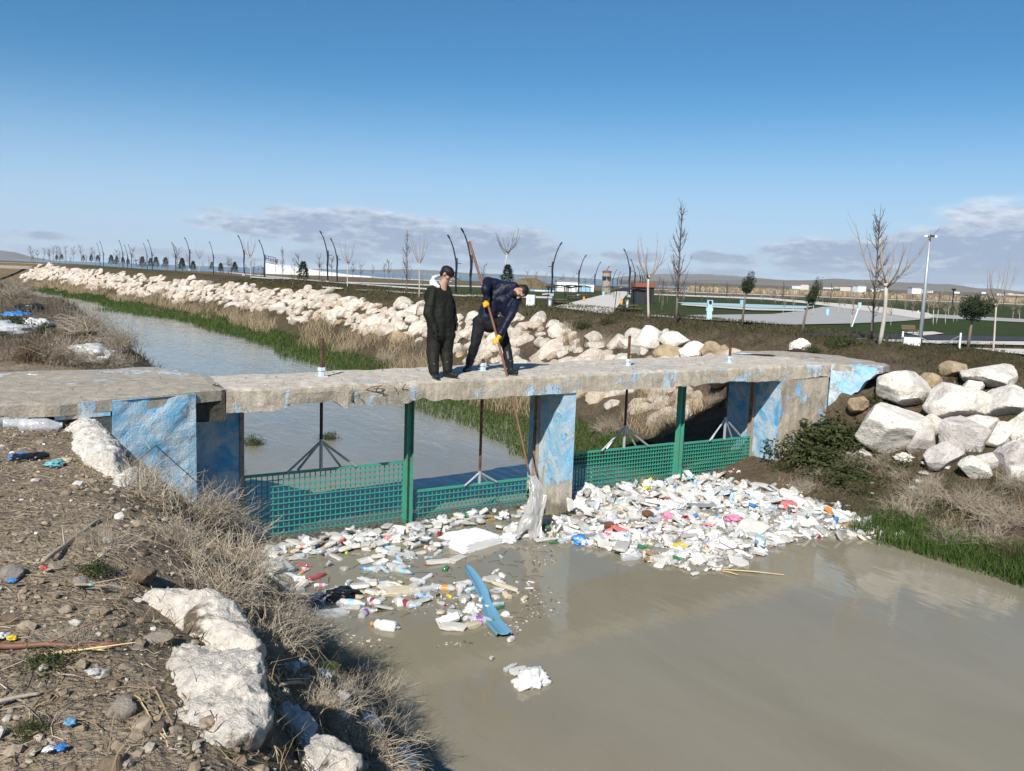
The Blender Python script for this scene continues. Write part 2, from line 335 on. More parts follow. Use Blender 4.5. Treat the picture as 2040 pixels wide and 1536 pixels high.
def steel_paint(name, col, rust=.5, rough=.5, rcol=(.16, .065, .03)):
    m, nt, N, L = newmat(name); p = _pr(nt, rough, .4); v = _coord(nt, 'World')
    f = _ramp(nt, _noise(nt, v, 9, 8, .7, .4), [(.62 - rust * .25, (0, 0, 0)), (.7 - rust * .2, (1, 1, 1))])
    c = _mix(nt, f, _mix(nt, _noise(nt, v, 3), tuple(x * .8 for x in col), tuple(x * 1.2 for x in col)), _mix(nt, _noise(nt, v, 30), rcol, tuple(x * 2 for x in rcol)))
    L.new(c, p.inputs['Base Color']); _bump(nt, _noise(nt, v, 40), p, .004); _out(nt, p.outputs[0]); return m
def clear_plastic(name, tint=(.86, .88, .9), opac=.45):
    m, nt, N, L = newmat(name); v = _coord(nt, 'Object'); p = _pr(nt, .12, .6)
    oi = N.new('ShaderNodeObjectInfo')
    c = _mix(nt, _noise(nt, v, 8, 5), tuple(x * .72 for x in tint), tint); L.new(c, p.inputs['Base Color'])
    t = N.new('ShaderNodeBsdfTransparent'); t.inputs[0].default_value = (*[min(1, .55 + .5 * x) for x in tint], 1)
    mx = N.new('ShaderNodeMixShader'); lw = N.new('ShaderNodeLayerWeight'); lw.inputs[0].default_value = .35
    f = _math(nt, 'ADD', _math(nt, 'MULTIPLY', lw.outputs['Facing'], .45), _math(nt, 'ADD', _math(nt, 'MULTIPLY', _noise(nt, v, 18, 4), .35), opac - .25), True)
    L.new(f, mx.inputs[0]); L.new(t.outputs[0], mx.inputs[1]); L.new(p.outputs[0], mx.inputs[2])
    _bump(nt, _noise(nt, v, 30, 3), p, .006); _out(nt, mx.outputs[0]); return m
def leaf_mat(name, stops, rough=.7, trans=.25):
    m, nt, N, L = newmat(name); p = _pr(nt, rough, .25)
    v = _coord(nt, 'World'); c = _ramp(nt, _noise(nt, v, 7, 4, .7), stops)
    gi = N.new('ShaderNodeNewGeometry'); c = _mix(nt, .7, c, _ramp(nt, gi.outputs['Random Per Island'], [(0, (.55, .55, .5)), (1, (1.5, 1.45, 1.35))]), 'MULTIPLY')
    L.new(c, p.inputs['Base Color'])
    if trans:
        t = N.new('ShaderNodeBsdfTranslucent'); L.new(c, t.inputs[0]); mx = N.new('ShaderNodeMixShader'); mx.inputs[0].default_value = trans
        L.new(p.outputs[0], mx.inputs[1]); L.new(t.outputs[0], mx.inputs[2]); _out(nt, mx.outputs[0])
    else: _out(nt, p.outputs[0])
    return m
MT = {}
MT['terrain'] = terrain_mat(); MT['water'] = water_mat(); MT['lake'] = lake_mat()
MT['deck'] = concrete('deck_concrete', .37, 1, blue=(.31, .49, .61), base=(.55, .49, .40), stain=.5)
MT['decktop'] = concrete('deck_top_concrete', .2, 2, blue=(.30, .40, .46), base=(.58, .53, .46), stain=.3)
MT['apron'] = concrete('apron_concrete', .34, 5, blue=(.34, .41, .44), base=(.42, .375, .31), stain=.3)
MT['pier'] = concrete('pier_concrete', .70, 3, blue=(.17, .47, .70), base=(.60, .56, .49), zfade=(-2.5, -1.3))
MT['abut_r'] = concrete('abutment_concrete', .22, 4, base=(.50, .435, .35), zfade=(-2.2, -1.6))
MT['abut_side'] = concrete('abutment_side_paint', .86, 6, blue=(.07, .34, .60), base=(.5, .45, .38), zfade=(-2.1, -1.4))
MT['wing'] = concrete('wing_paint', .74, 7, blue=(.18, .48, .70), base=(.56, .5, .43), stain=.3)
MT['wing_r'] = concrete('right_wing_paint', .8, 8, blue=(.26, .54, .74), base=(.66, .66, .64), stain=.2)
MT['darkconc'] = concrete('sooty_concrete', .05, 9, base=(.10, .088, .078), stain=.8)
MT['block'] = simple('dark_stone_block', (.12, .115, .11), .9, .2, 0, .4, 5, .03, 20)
STONES = [(0, (.66, .585, .49)), (.2, (.76, .70, .61)), (.45, (.80, .74, .65)), (.62, (.70, .60, .52)), (.78, (.78, .71, .62)), (.92, (.60, .47, .33)), (1, (.50, .38, .24))]
MT['rock'] = rock_mat('limestone_boulder', None, STONES, 2.2, .05)
MT['rock_near'] = rock_mat('pitted_limestone', None, [(0, (.74, .69, .62)), (1, (.76, .71, .64))], 3.2, .03, soil=(.16, .125, .085))
MT['rock_white'] = rock_mat('pale_limestone', None, [(0, (.80, .765, .71)), (1, (.80, .76, .69))], 2.4, .04)
MT['rock_grey'] = rock_mat('grey_limestone', None, [(0, (.62, .585, .565)), (1, (.66, .62, .59))], 2.4, .04)
MT['rock_tan'] = rock_mat('tan_sandstone', None, [(0, (.42, .33, .21)), (1, (.46, .36, .24))], 2.4, .04)
MT['pebble'] = rock_mat('field_stone', None, [(0, (.20, .155, .11)), (.4, (.30, .24, .18)), (.7, (.36, .31, .25)), (1, (.26, .25, .24))], 14, .01)
def pebs():
    m, nt, N, L = newmat('loose_gravel'); p = _pr(nt, .9, .2); g = N.new('ShaderNodeNewGeometry')
    c = _ramp(nt, g.outputs['Random Per Island'], [(0, (.16, .12, .085)), (.35, (.25, .19, .135)), (.7, (.33, .27, .20)), (.9, (.45, .40, .33)), (1, (.68, .65, .6))])
    c = _mix(nt, 1.0, c, _ramp(nt, _noise(nt, _coord(nt, 'World'), 40), [(.3, (.7, .7, .7)), (.7, (1.2, 1.2, 1.2))]), 'MULTIPLY'); L.new(c, p.inputs['Base Color']); _out(nt, p.outputs[0]); return m
MT['gravel'] = pebs()
MT['green'] = steel_paint('green_screen_paint', (.05, .30, .21), .2, .5)
MT['greenpost'] = steel_paint('green_post_paint', (.06, .30, .21), .35, .5)
MT['rust'] = steel_paint('rusty_steel', (.055, .035, .028), .9, .7, (.11, .045, .022))
MT['darksteel'] = steel_paint('dark_steel', (.022, .022, .024), .3, .5)
MT['galv'] = simple('galvanised_steel', (.42, .44, .46), .45, .5, .3, .2, 8)
MT['chan'] = steel_paint('stained_channel', (.30, .26, .21), .4, .6)
MT['lamp'] = simple('black_lamp_paint', (.014, .017, .022), .4, .4, 0, .2, 6)
MT['white'] = simple('white_paint', (.78, .78, .77), .5, .4, 0, .05, 3)
MT['whitebox'] = simple('cabinet_white', (.72, .73, .72), .5, .4, 0, .06, 3)
MT['foam'] = simple('expanded_foam', (.74, .71, .65), .85, .2, 0, .22, 9, .012, 60, .42)
MT['whiteplastic'] = simple('white_plastic', (.76, .755, .73), .4, .45, 0, .18, 8, .006, 14, .32)
MT['cream'] = simple('yellowed_foam', (.64, .56, .40), .85, .2, 0, .2, 9, .012, 50, .2)
for nme, col in (('red', (.55, .05, .05)), ('blue', (.05, .22, .55)), ('lightblue', (.25, .55, .75)), ('green_pl', (.04, .30, .10)), ('lime', (.40, .62, .06)), ('yellow', (.75, .53, .04)), ('orange', (.72, .24, .05)), ('pink', (.72, .22, .36)), ('purple', (.25, .10, .34)), ('maroon', (.27, .03, .06)), ('black_pl', (.012, .012, .014)), ('teal', (.16, .42, .45)), ('brownpl', (.20, .09, .045)), ('salmon', (.66, .20, .19)), ('greypl', (.30, .31, .33))):
    MT[nme] = simple('plastic_' + {'green_pl': 'green', 'black_pl': 'black', 'brownpl': 'brown', 'greypl': 'grey'}.get(nme, nme), col, .35, .5, 0, .15, 9, .004, 20)
MT['plank'] = simple('blue_grey_strip', (.14, .32, .46), .45, .4, 0, .12, 5, .004, 20)
MT['clear'] = clear_plastic('clear_bottle_plastic'); MT['clearblue'] = clear_plastic('bluish_bottle_plastic', (.62, .76, .86), .5); MT['clearred'] = clear_plastic('red_tinted_plastic', (.62, .13, .17), .6)
MT['cleargreen'] = clear_plastic('green_bottle_plastic', (.05, .26, .10), .7); MT['film'] = clear_plastic('thin_plastic_film', (.72, .73, .74), .55); MT['amber'] = clear_plastic('amber_plastic', (.50, .36, .18), .55); MT['greyfilm'] = clear_plastic('grey_plastic_sheet', (.50, .49, .47), .86)
MT['sodden'] = simple('sodden_rubbish', (.26, .235, .20), .8, .3, 0, .6, 14, .02, 30)
MT['wood'] = simple('weathered_wood', (.30, .24, .17), .85, .2, 0, .3, 12, .006, 30)
MT['deadwood'] = simple('grey_dead_wood', (.36, .31, .25), .9, .2, 0, .3, 12, .006, 30)
MT['cane'] = simple('dry_cane', (.58, .44, .22), .6, .3, 0, .2, 12)
MT['pole'] = simple('worn_wooden_pole', (.19, .088, .055), .55, .35, 0, .3, 7, .003, 30)
MT['drygrass'] = leaf_mat('dry_grass', [(.3, (.25, .19, .105)), (.6, (.40, .31, .19)), (.8, (.50, .40, .26))])
MT['scrubgrey'] = leaf_mat('grey_brown_scrub', [(.3, (.10, .08, .06)), (.6, (.20, .165, .125)), (.8, (.34, .28, .21))])
MT['reed'] = leaf_mat('dry_reed', [(.3, (.32, .25, .165)), (.7, (.52, .42, .285))])
MT['grass'] = leaf_mat('wet_green_grass', [(.3, (.035, .07, .014)), (.55, (.07, .12, .026)), (.8, (.15, .17, .055))])
MT['turf'] = leaf_mat('dull_turf', [(.3, (.055, .055, .022)), (.55, (.10, .085, .045)), (.75, (.06, .085, .025))])
MT['weed'] = leaf_mat('dark_weed_leaf', [(.3, (.035, .05, .018)), (.6, (.075, .09, .032)), (.85, (.14, .13, .06))])
MT['twig'] = leaf_mat('grey_twig', [(.25, (.23, .19, .145)), (.5, (.38, .325, .26)), (.8, (.54, .475, .39))], .9, 0)
MT['twigdark'] = leaf_mat('brown_twig', [(.3, (.09, .065, .045)), (.7, (.18, .13, .09))], .9, 0)
MT['bark_white'] = simple('limewashed_bark', (.50, .45, .39), .9, .2, 0, .25, 9, .008, 30)
MT['bark'] = simple('grey_brown_bark', (.20, .155, .125), .9, .2, 0, .3, 9, .008, 30)
MT['branch'] = simple('bare_branch', (.135, .105, .085), .9, .2, 0, .3, 3)
MT['branchpale'] = simple('pale_branch', (.33, .255, .20), .9, .2, 0, .3, 3)
MT['needle'] = leaf_mat('conifer_needle', [(.3, (.013, .026, .012)), (.6, (.026, .046, .02)), (.85, (.045, .065, .03))], .7, .1)
MT['olive'] = leaf_mat('grey_green_leaf', [(.3, (.02, .034, .016)), (.6, (.04, .056, .028)), (.85, (.065, .075, .045))], .7, .1)
MT['path'] = simple('pale_concrete_paving', (.58, .54, .49), .85, .25, 0, .12, .6, coord='World')
MT['pathgrey'] = simple('grey_wet_paving', (.40, .38, .345), .55, .3, 0, .16, .25, coord='World')
MT['asphalt'] = simple('dark_asphalt', (.045, .047, .055), .85, .3, 0, .2, 2, coord='World')
MT['pool'] = simple('turquoise_pool_paint', (.40, .57, .61), .5, .4, 0, .12, .5, coord='World')
MT['wallwhite'] = simple('white_wall', (.80, .80, .79), .8, .3, 0, .05, .3)
MT['bluewall'] = simple('pale_blue_panel', (.30, .50, .68), .7, .3, 0, .1, .3)
MT['fascia'] = simple('red_brown_fascia', (.25, .085, .05), .7, .3, 0, .2, 3)
MT['darkwall'] = simple('dark_cladding', (.03, .03, .033), .7, .3, 0, .2, 3)
MT['stonewall'] = simple('tower_stone', (.33, .28, .24), .9, .2, 0, .45, 2.5, .03, 8)
MT['slat'] = simple('bench_wood', (.21, .15, .09), .6, .3, 0, .2, 6)
MT['glass'] = simple('dark_window', (.03, .04, .05), .1, .6)
MT['roofgrey'] = simple('grey_roof', (.25, .25, .26), .7, .3)
MT['cloth_olive'] = simple('black_olive_waders', (.012, .0125, .0085), .72, .25, 0, .4, 9, .006, 12)
MT['cloth_navy'] = simple('navy_rain_jacket', (.006, .009, .026), .55, .3, 0, .4, 9, .006, 12)
MT['cloth_black'] = simple('black_trousers', (.010, .011, .014), .75, .25, 0, .3, 9, .01, 16)
MT['rubber'] = simple('black_rubber_boot', (.011, .014, .013), .45, .35, 0, .2, 8)
MT['glove'] = simple('yellow_rubber_glove', (.78, .40, .012), .45, .45, 0, .15, 20)
MT['gloveblack'] = simple('black_rubber_glove', (.012, .012, .012), .4, .4)
MT['skin'] = simple('skin', (.40, .235, .165), .6, .35, 0, .1, 20)
MT['hair'] = simple('black_hair', (.009, .008, .008), .6, .35, 0, .3, 60, .004, 90)
MT['hood'] = simple('white_hood_lining', (.60, .60, .59), .8, .2, 0, .15, 12, .01, 20)
MT['hill'] = simple('bare_far_hill', (.13, .115, .09), 1, .1, 0, .3, .002, coord='World')
def mountain():
    m, nt, N, L = newmat('snowy_far_mountain'); p = _pr(nt, 1, .1); v = _coord(nt, 'World'); sp = N.new('ShaderNodeSeparateXYZ'); L.new(v, sp.inputs[0])
    h = _math(nt, 'ADD', _math(nt, 'MULTIPLY', sp.outputs[2], .004), _math(nt, 'MULTIPLY', _noise(nt, v, .006, 8, .7), .7))
    L.new(_ramp(nt, h, [(.75, (.13, .12, .11)), (1.0, (.8, .8, .82))]), p.inputs['Base Color']); _out(nt, p.outputs[0]); return m
MT['mountain'] = mountain()
# ------------------------------------------------------------------ terrain, water
ZW = -2.45
def cxy(y):
    y = np.asarray(y, float); return -.085 * (np.sqrt((y - 46) ** 2 + 120) + (y - 46)) + .085 * 1.0
def depth_arr(x, y): return (x - CAM[0]) * FWD[0] + (y - CAM[1]) * FWD[1]
def zt(x, y):
    x = np.asarray(x, float); y = np.asarray(y, float); u = x - cxy(y)
    zl = .0 + .32 * sm(0, 14, y) - .12 * sm(-12, -7, y) * sm(0, -4, y)
    ul = u - np.interp(y, [-3.5, 2, 10, 20, 46, 90], [0, .9, .35, -.9, -3.4, -3.8]) + .6 * np.exp(-((y + 5.9) / 1.1) ** 2); Lz = zl + (-2.95 - zl) * sm(-9.55, -6.15, ul)
    ur = u - .75 * sm(-3.5, -6.5, y)
    crest = .2 + .006 * np.clip(y, 0, 150)
    Rz = np.interp(ur, [.4, 1.7, 3.3, 7.4, 8.4, 13, 21, 400], [-2.95, -2.45, -2.0, -.25, 0, 0, -.2, -.2]) + crest * np.interp(ur, [3.3, 7.4, 13, 21], [0, .85, 1, 0])
    # soil heaped up to the right end of the bridge
    f = np.exp(-(((x - 6.6) / 2.2) ** 2 + ((y + 2.9) / 2.3) ** 2)); Rz = Rz + (np.maximum(Rz, -.06) - Rz) * np.clip(f * 1.5, 0, 1) * (x > 4.9)
    z = np.where(u < -2.5, Lz, Rz)
    far = sm(270, 390, depth_arr(x, y))
    return z - far * 2.6
def hit(u, v, kmax=900.):
    d = ray(u, v); k = np.concatenate([np.linspace(1.2, 60, 1500), np.linspace(60, kmax, 3000)])
    P = CAM + d[None] * k[:, None]; b = P[:, 2] < zt(P[:, 0], P[:, 1])
    if not b.any(): return P[-1]
    i = int(np.argmax(b)); lo, hi = k[max(0, i - 1)], k[i]
    for _ in range(30):
        mid = (lo + hi) / 2; Q = CAM + d * mid
        if Q[2] < float(zt(Q[0], Q[1])): hi = mid
        else: lo = mid
    Q = CAM + d * hi; Q[2] = float(zt(Q[0], Q[1])); return Q
def gz(x, y): return float(zt(x, y))
def rough(x, y):
    x = np.asarray(x, float).ravel(); y = np.asarray(y, float).ravel(); P = np.stack([x, y, 0 * x], -1)
    u = x - cxy(y); near = np.exp(-((y + 8) / 22) ** 2)
    left = sm(-2, -6.4, u); slope = sm(-9.7, -9.0, u) * left
    bank = sm(2.0, 3.4, u) * sm(14, 9, u)
    a = .05 * fbm(P * 1.3, 4, 3) * (left * (.5 + .9 * slope)) + .018 * fbm(P * 7, 3, 5) * left * near
    a = a + .09 * fbm(P * .7, 4, 9) * bank + .16 * fbm(P * .45, 3, 12) * left * sm(0, 6, y)
    return a
def axis_(segs):
    out = []
    for a, b, n in segs: out += list(np.linspace(a, b, n, endpoint=False))
    return np.array(out + [segs[-1][1]])
def build_terrain():
    xs = axis_([(-900, -150, 16), (-150, -40, 22), (-40, -16, 24), (-16, -11, 28), (-11, -6, 62), (-6, 1, 22), (1, 9.5, 44), (9.5, 22, 26), (22, 80, 28), (80, 300, 24), (300, 1200, 14)])
    ys = axis_([(-40, -17, 14), (-17, -15, 8), (-15, -3, 120), (-3, 8, 50), (8, 40, 64), (40, 120, 64), (120, 300, 36), (300, 540, 16)])
    X, Y = np.meshgrid(xs, ys); Z = zt(X, Y) + rough(X, Y).reshape(X.shape)
    b = MB(); ny, nx = X.shape; i, j = np.meshgrid(np.arange(ny - 1), np.arange(nx - 1), indexing='ij')
    b.add(np.stack([X, Y, Z], -1).reshape(-1, 3), np.stack([i * nx + j, i * nx + j + 1, (i + 1) * nx + j + 1, (i + 1) * nx + j], -1).reshape(-1, 4))
    o = tag(b.obj('ground', MT['terrain'], smooth=True), kind='structure')
    x, y = X.ravel(), Y.ravel(); u = x - cxy(y); P = np.stack([x, y, 0 * x], -1); n1 = fbm(P * .6, 4, 21); n2 = fbm(P * .12, 4, 22)
    dry = np.array([.275, .228, .175]); dark = np.array([.13, .11, .085]); bankc = np.array([.125, .10, .072]); lawn = np.array([.045, .068, .02]); lawn2 = np.array([.10, .085, .045]); reed = np.array([.17, .135, .088]); wet = np.array([.12, .10, .07])
    mixc = lambda a, b_, t: a + (b_ - a) * np.clip(t, 0, 1)[:, None]
    c = np.tile(dry, (len(x), 1)); c = mixc(c, dark, sm(-9.6, -8.8, u + .35 * n1) * .85)
    c = mixc(c, dark * .85, sm(-1.5, 3, y) * (.95 - .3 * (n1 > .2)))
    r = np.tile(bankc, (len(x), 1)); r = mixc(r, lawn2 * .8, sm(7.5, 9, u + n1 * .6)); r = mixc(r, lawn, sm(13, 15, u + n1 * 1.2)); r = mixc(r, lawn2, (n2 > .35) * .35 * sm(20, 40, u))
    r = mixc(r, lawn2 * .9, sm(10, 40, y) * sm(30, 18, u) * .8)
    r = mixc(r, reed, sm(120, 150, depth_arr(x, y) + 12 * n2) * .9)
    c = np.where((u > -2.5)[:, None], r, c); c = mixc(c, wet, sm(-2.15, -2.4, Z.ravel()))
    at = o.data.color_attributes.new('Col', 'FLOAT_COLOR', 'POINT'); at.data.foreach_set('color', np.concatenate([c, np.ones((len(c), 1))], 1).astype(np.float32).ravel())
    w = MB()
    ys2 = np.linspace(-60, 330, 200); cc = cxy(ys2); lx, rx = cc - 13.5, cc + 4.2
    V = np.stack([np.stack([lx, ys2, np.full_like(ys2, ZW)], -1), np.stack([rx, ys2, np.full_like(ys2, ZW)], -1)], 1).reshape(-1, 3); k = np.arange(199)[:, None] * 2
    w.add(V, k + np.array([[0, 1, 3, 2]])); tag(w.obj('canal_water', MT['water'], smooth=True), kind='structure')
    lk = MB(); f2 = np.array([math.sin(YAW), math.cos(YAW), 0]); r2 = np.array([math.cos(YAW), -math.sin(YAW), 0]); c0 = np.array([CAM[0], CAM[1], -2.25])
    lk.poly([c0 + f2 * 330 - r2 * 9000, c0 + f2 * 330 + r2 * 9000, c0 + f2 * 9500 + r2 * 9000, c0 + f2 * 9500 - r2 * 9000]); tag(lk.obj('lake', MT['lake']), kind='structure')
build_terrain()
# ------------------------------------------------------------------ bridge
def yfront(x): return -4.6 + .0876 * np.asarray(x, float)
def yback(x): return -2.66 + .15 * np.asarray(x, float)
GA, GB = -3.80, .068                                   # the plane of the gates: y = GA + GB x
def yg(x): return GA + GB * np.asarray(x, float)
def grid_mesh(P, flip=False):
    n, m_ = P.shape[:2]; i, j = np.meshgrid(np.arange(n - 1), np.arange(m_ - 1), indexing='ij')
    q = np.stack([i * m_ + j, i * m_ + j + 1, (i + 1) * m_ + j + 1, (i + 1) * m_ + j], -1).reshape(-1, 4)
    return P.reshape(-1, 3), (q[:, ::-1] if flip else q)
bridge = thing('footbridge', 'worn concrete footbridge with flaking blue paint spanning the muddy canal', 'footbridge', (0, -4.6, 0))
BL = np.array([0, -4.6, 0.])
def bpart(b, name, mats, smooth=False, parent=None): return b.shift(-BL).obj(name, mats, parent or bridge, smooth)
def slab():
    nx = 260; xs = np.linspace(-7.62, 4.98, nx); yf, yb = yfront(xs), yback(xs)
    chip = fbm(np.stack([xs * 2.3, 0 * xs, 0 * xs], -1), 5, 31) ; chip2 = fbm(np.stack([xs * 7, 0 * xs + 5, 0 * xs], -1), 3, 33)
    zb = -.30 + .014 * chip2 + .022 * chip * (1 + 1.2 * (xs < -4.4))
    dmg = np.exp(-((xs + 5.6) / .75) ** 2)                              # the spalled stretch left of the green post
    zb = zb + dmg * np.clip(.06 + .11 * chip + .09 * chip2, 0, .2) + .035 * np.clip(chip - .25, 0, 1) * (xs > 0.0)
    f = np.linspace(0, 1, 9)
    z = 0 + (zb[:, None]) * f[None]
    rec = dmg[:, None] * np.clip(f - .35, 0, 1)[None] * .22 * np.clip(1 + .8 * chip[:, None], 0, 2)
    G = np.stack([np.repeat(xs[:, None], 9, 1), yf[:, None] + rec + .0 * z, z], -1)
    nn = fbm(G.reshape(-1, 3) * 5, 4, 35).reshape(nx, 9); G[:, :, 1] += .010 * nn
    edge = np.exp(-f / .07)[None]; G[:, :, 1] += edge * (.018 + (.03 + .07 * (xs < -4.4))[:, None] * np.clip(fbm(G.reshape(-1, 3) * 3, 4, 37).reshape(nx, 9), 0, 1)) ; G[:, :, 2] -= edge * .02 * np.clip(.5 + nn, 0, 2)
    g = np.linspace(0, 1, 16); T = np.stack([np.repeat(xs[:, None], 16, 1), G[:, 0, 1][:, None] * (1 - g) + yb[:, None] * g, np.zeros((nx, 16))], -1)
    tn = fbm(T.reshape(-1, 3) * np.array([2, 2, 1]), 5, 39).reshape(nx, 16); T[:, :, 2] = G[:, 0, 2][:, None] * np.exp(-g / .06)[None] + .012 * tn * (g > 0)[None]
    T[:, -1, 1] += .05 * fbm(np.stack([xs * 3, 0 * xs, 0 * xs], -1), 4, 41)
    U = np.stack([G[:, -1], np.stack([xs, yb, zb * 0 - .30], -1)], 1); B_ = np.stack([U[:, 1], T[:, -1]], 1)
    b = MB(); b.add(*grid_mesh(G, False), 0); b.add(*grid_mesh(T, True), 1); b.add(*grid_mesh(U, False), 0); b.add(*grid_mesh(B_, False), 0)
    for k, fl in ((0, 0), (-1, 1)):
        P = np.array([G[k, 0], G[k, -1], U[k, 1], T[k, -1]]); b.poly(P if fl else P[::-1])
    o = bpart(b, 'deck_slab', [MT['deck'], MT['decktop']]); return o
slab_o = slab()
def rebars():
    b = MB()
    for k in range(7):
        x = -5.75 + .12 * k + rng.normal() * .03; y = float(yfront(x)); p = np.array([x, y + .01, -.10 - .1 * rng.random()])
        q = p + np.array([rng.normal() * .16, -.07 - .05 * rng.random(), .03 + .1 * rng.random()])
        b.tube([p, (p + q) / 2 + (0, -.02, .02), q], .006, 5)
    bpart(b, 'bent_reinforcing_bars', MT['rust'])
rebars()
def rough_block(name, mat, C, z0, z1, amp=.012, nseg=(14, 22), side_mats=None):
    """upright block over plan corners C, each face gridded and slightly uneven"""
    b = MB(); C = [np.array(c, float) for c in C]; n = len(C)
    for k in range(n):
        a, c = C[k], C[(k + 1) % n]; L_ = np.linalg.norm(c - a); nu = max(3, int(L_ / .09)); nv = nseg[1]
        s_, t_ = np.meshgrid(np.linspace(0, 1, nu), np.linspace(0, 1, nv), indexing='ij')
        P = np.zeros((nu, nv, 3)); P[:, :, :2] = a[None, None] * (1 - s_)[..., None] + c[None, None] * s_[..., None]; P[:, :, 2] = z0 + (z1 - z0) * t_
        d = (c - a) / L_; nrm = np.array([d[1], -d[0]]); w = fbm(P.reshape(-1, 3) * 3.1, 5, 50).reshape(nu, nv)
        inner = (np.minimum(s_, 1 - s_) > 0)
        P[:, :, :2] += nrm * (amp * w)[..., None] * inner[..., None]
        b.add(*grid_mesh(P, False), side_mats[k] if side_mats else 0)
    b.poly([(*c, z1) for c in C])
    return b
# pier: a thin wall under the slab
px0, px1 = -2.06, -1.80
bp = rough_block('pier', None, [(px0, float(yfront(px0)) + .03), (px1, float(yfront(px1)) + .03), (px1, -3.60), (px0, -3.62)], -3.1, -.3)
pier = bpart(bp, 'pier', MT['pier'])
# right abutment with blue gate side
ax0, ax1 = 3.42, 4.93
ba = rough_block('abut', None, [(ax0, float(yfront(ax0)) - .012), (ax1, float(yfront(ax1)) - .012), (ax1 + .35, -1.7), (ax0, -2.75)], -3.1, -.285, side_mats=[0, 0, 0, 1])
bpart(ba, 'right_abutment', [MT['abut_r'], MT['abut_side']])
# splayed wing wall beyond it: top edge level, lower edge broken off along the bank
def right_wing():
    A = np.array([4.955, -4.19]); B = np.array([5.32, -5.04]); n_ = np.array([-.84, -.37]); n_ /= np.linalg.norm(n_); nu, nv = 26, 20
    s_, t_ = np.meshgrid(np.linspace(0, 1, nu), np.linspace(0, 1, nv), indexing='ij')
    bot = -1.12 + 1.02 * np.linspace(0, 1, nu) ** 1.15 + .05 * fbm(np.stack([np.linspace(0, 9, nu), np.zeros(nu), np.zeros(nu)], -1), 3, 61); bot[-1] = min(bot[-1], -.12)
    P = np.zeros((nu, nv, 3)); P[:, :, :2] = A * (1 - s_)[..., None] + B * s_[..., None]; P[:, :, 2] = .0 + (bot[:, None]) * (1 - t_)
    w = fbm(P.reshape(-1, 3) * 4, 4, 63).reshape(nu, nv); P[:, :, :2] += n_ * (.02 * w)[..., None]
    Q = P.copy(); Q[:, :, :2] -= n_ * .26
    b = MB(); b.add(*grid_mesh(P, True)); b.add(*grid_mesh(Q, False)); b.add(*grid_mesh(np.stack([P[:, 0], Q[:, 0]], 1), True)); b.add(*grid_mesh(np.stack([P[:, -1], Q[:, -1]], 1), False)); b.add(*grid_mesh(np.stack([P[-1], Q[-1]], 1), False))
    bpart(b, 'right_wing_wall', MT['wing_r'])
right_wing()
def flat_part(name, pts, z, th, mat, amp=.02, res=.12, seed=0):
    """a thick uneven slab over an outline; top is gridded"""
    pts = np.array(pts, float)[:, :2]; lo, hi = pts.min(0), pts.max(0)
    # smooth outline
    out = []
    for k in range(len(pts)):
        a, c = pts[k], pts[(k + 1) % len(pts)]; n = max(2, int(np.linalg.norm(c - a) / res))
        for t in np.linspace(0, 1, n, endpoint=False): out.append(a + (c - a) * t)
    out = np.array(out); out += .03 * np.stack([fbm(np.c_[out * 3, 0 * out[:, 0]], 3, 71 + seed), fbm(np.c_[out * 3, 0 * out[:, 0]], 3, 74 + seed)], -1)
    cen = out.mean(0); rings = [cen + (out - cen) * f for f in (1, .96, .85, .7, .5, .3, .12)]
    b = MB(); V = []
    for r in rings:
        zz = z + amp * fbm(np.c_[r * 1.7, 0 * r[:, 0]], 4, 77 + seed); V.append(np.c_[r, zz])
    V = np.array(V); V[0, :, 2] -= .02
    n = len(out); k, j = np.meshgrid(np.arange(len(rings) - 1), np.arange(n), indexing='ij'); j2 = (j + 1) % n
    F = np.stack([k * n + j, k * n + j2, (k + 1) * n + j2, (k + 1) * n + j], -1).reshape(-1, 4)
    b.add(V.reshape(-1, 3), F); b.poly(V[-1])
    low = np.c_[out, np.full(n, z - th)]; b.add(np.concatenate([V[0], low]), np.stack([np.arange(n), n + np.arange(n), n + (np.arange(n) + 1) % n, (np.arange(n) + 1) % n], -1))
    return bpart(b, name, mat)
# approach slabs at both ends
flat_part('left_approach_slab', [(-7.60, -5.22), (-8.03, -5.44), (-9.0, -5.82), (-9.56, -6.0), (-10.2, -6.05), (-13.5, -6.3), (-13.5, -2.6), (-10.3, -2.85), (-9.0, -2.75), (-8.3, -2.35), (-7.60, -3.5)], .012, .16, MT['apron'], .02, .16, 1)
flat_part('right_approach_slab', [(4.96, -4.15), (5.36, -5.06), (6.1, -4.75), (6.55, -4.0), (6.6, -2.6), (6.0, -1.4), (4.9, -1.5), (4.2, -1.95), (4.96, -2.3)], .018, .14, MT['apron'], .025, .16, 2)
# left end: projecting front wall (sunlit blue), recessed face behind it, sooty beam end
bw = rough_block('left_wing', None, [(-9.02, -5.86), (-8.03, -5.47), (-8.05, -4.55), (-9.02, -4.9)], -1.9, -.02, .03)
bpart(bw, 'left_wing_wall', MT['wing'])
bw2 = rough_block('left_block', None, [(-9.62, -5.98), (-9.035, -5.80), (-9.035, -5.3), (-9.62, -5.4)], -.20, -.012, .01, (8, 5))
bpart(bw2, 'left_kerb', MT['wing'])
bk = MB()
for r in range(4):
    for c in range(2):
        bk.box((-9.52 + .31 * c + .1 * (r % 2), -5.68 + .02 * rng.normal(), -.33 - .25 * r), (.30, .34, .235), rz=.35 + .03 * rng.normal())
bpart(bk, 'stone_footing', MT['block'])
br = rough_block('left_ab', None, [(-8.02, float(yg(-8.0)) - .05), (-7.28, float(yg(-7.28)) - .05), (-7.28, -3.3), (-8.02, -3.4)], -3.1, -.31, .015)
bpart(br, 'left_abutment', MT['abut_side'])
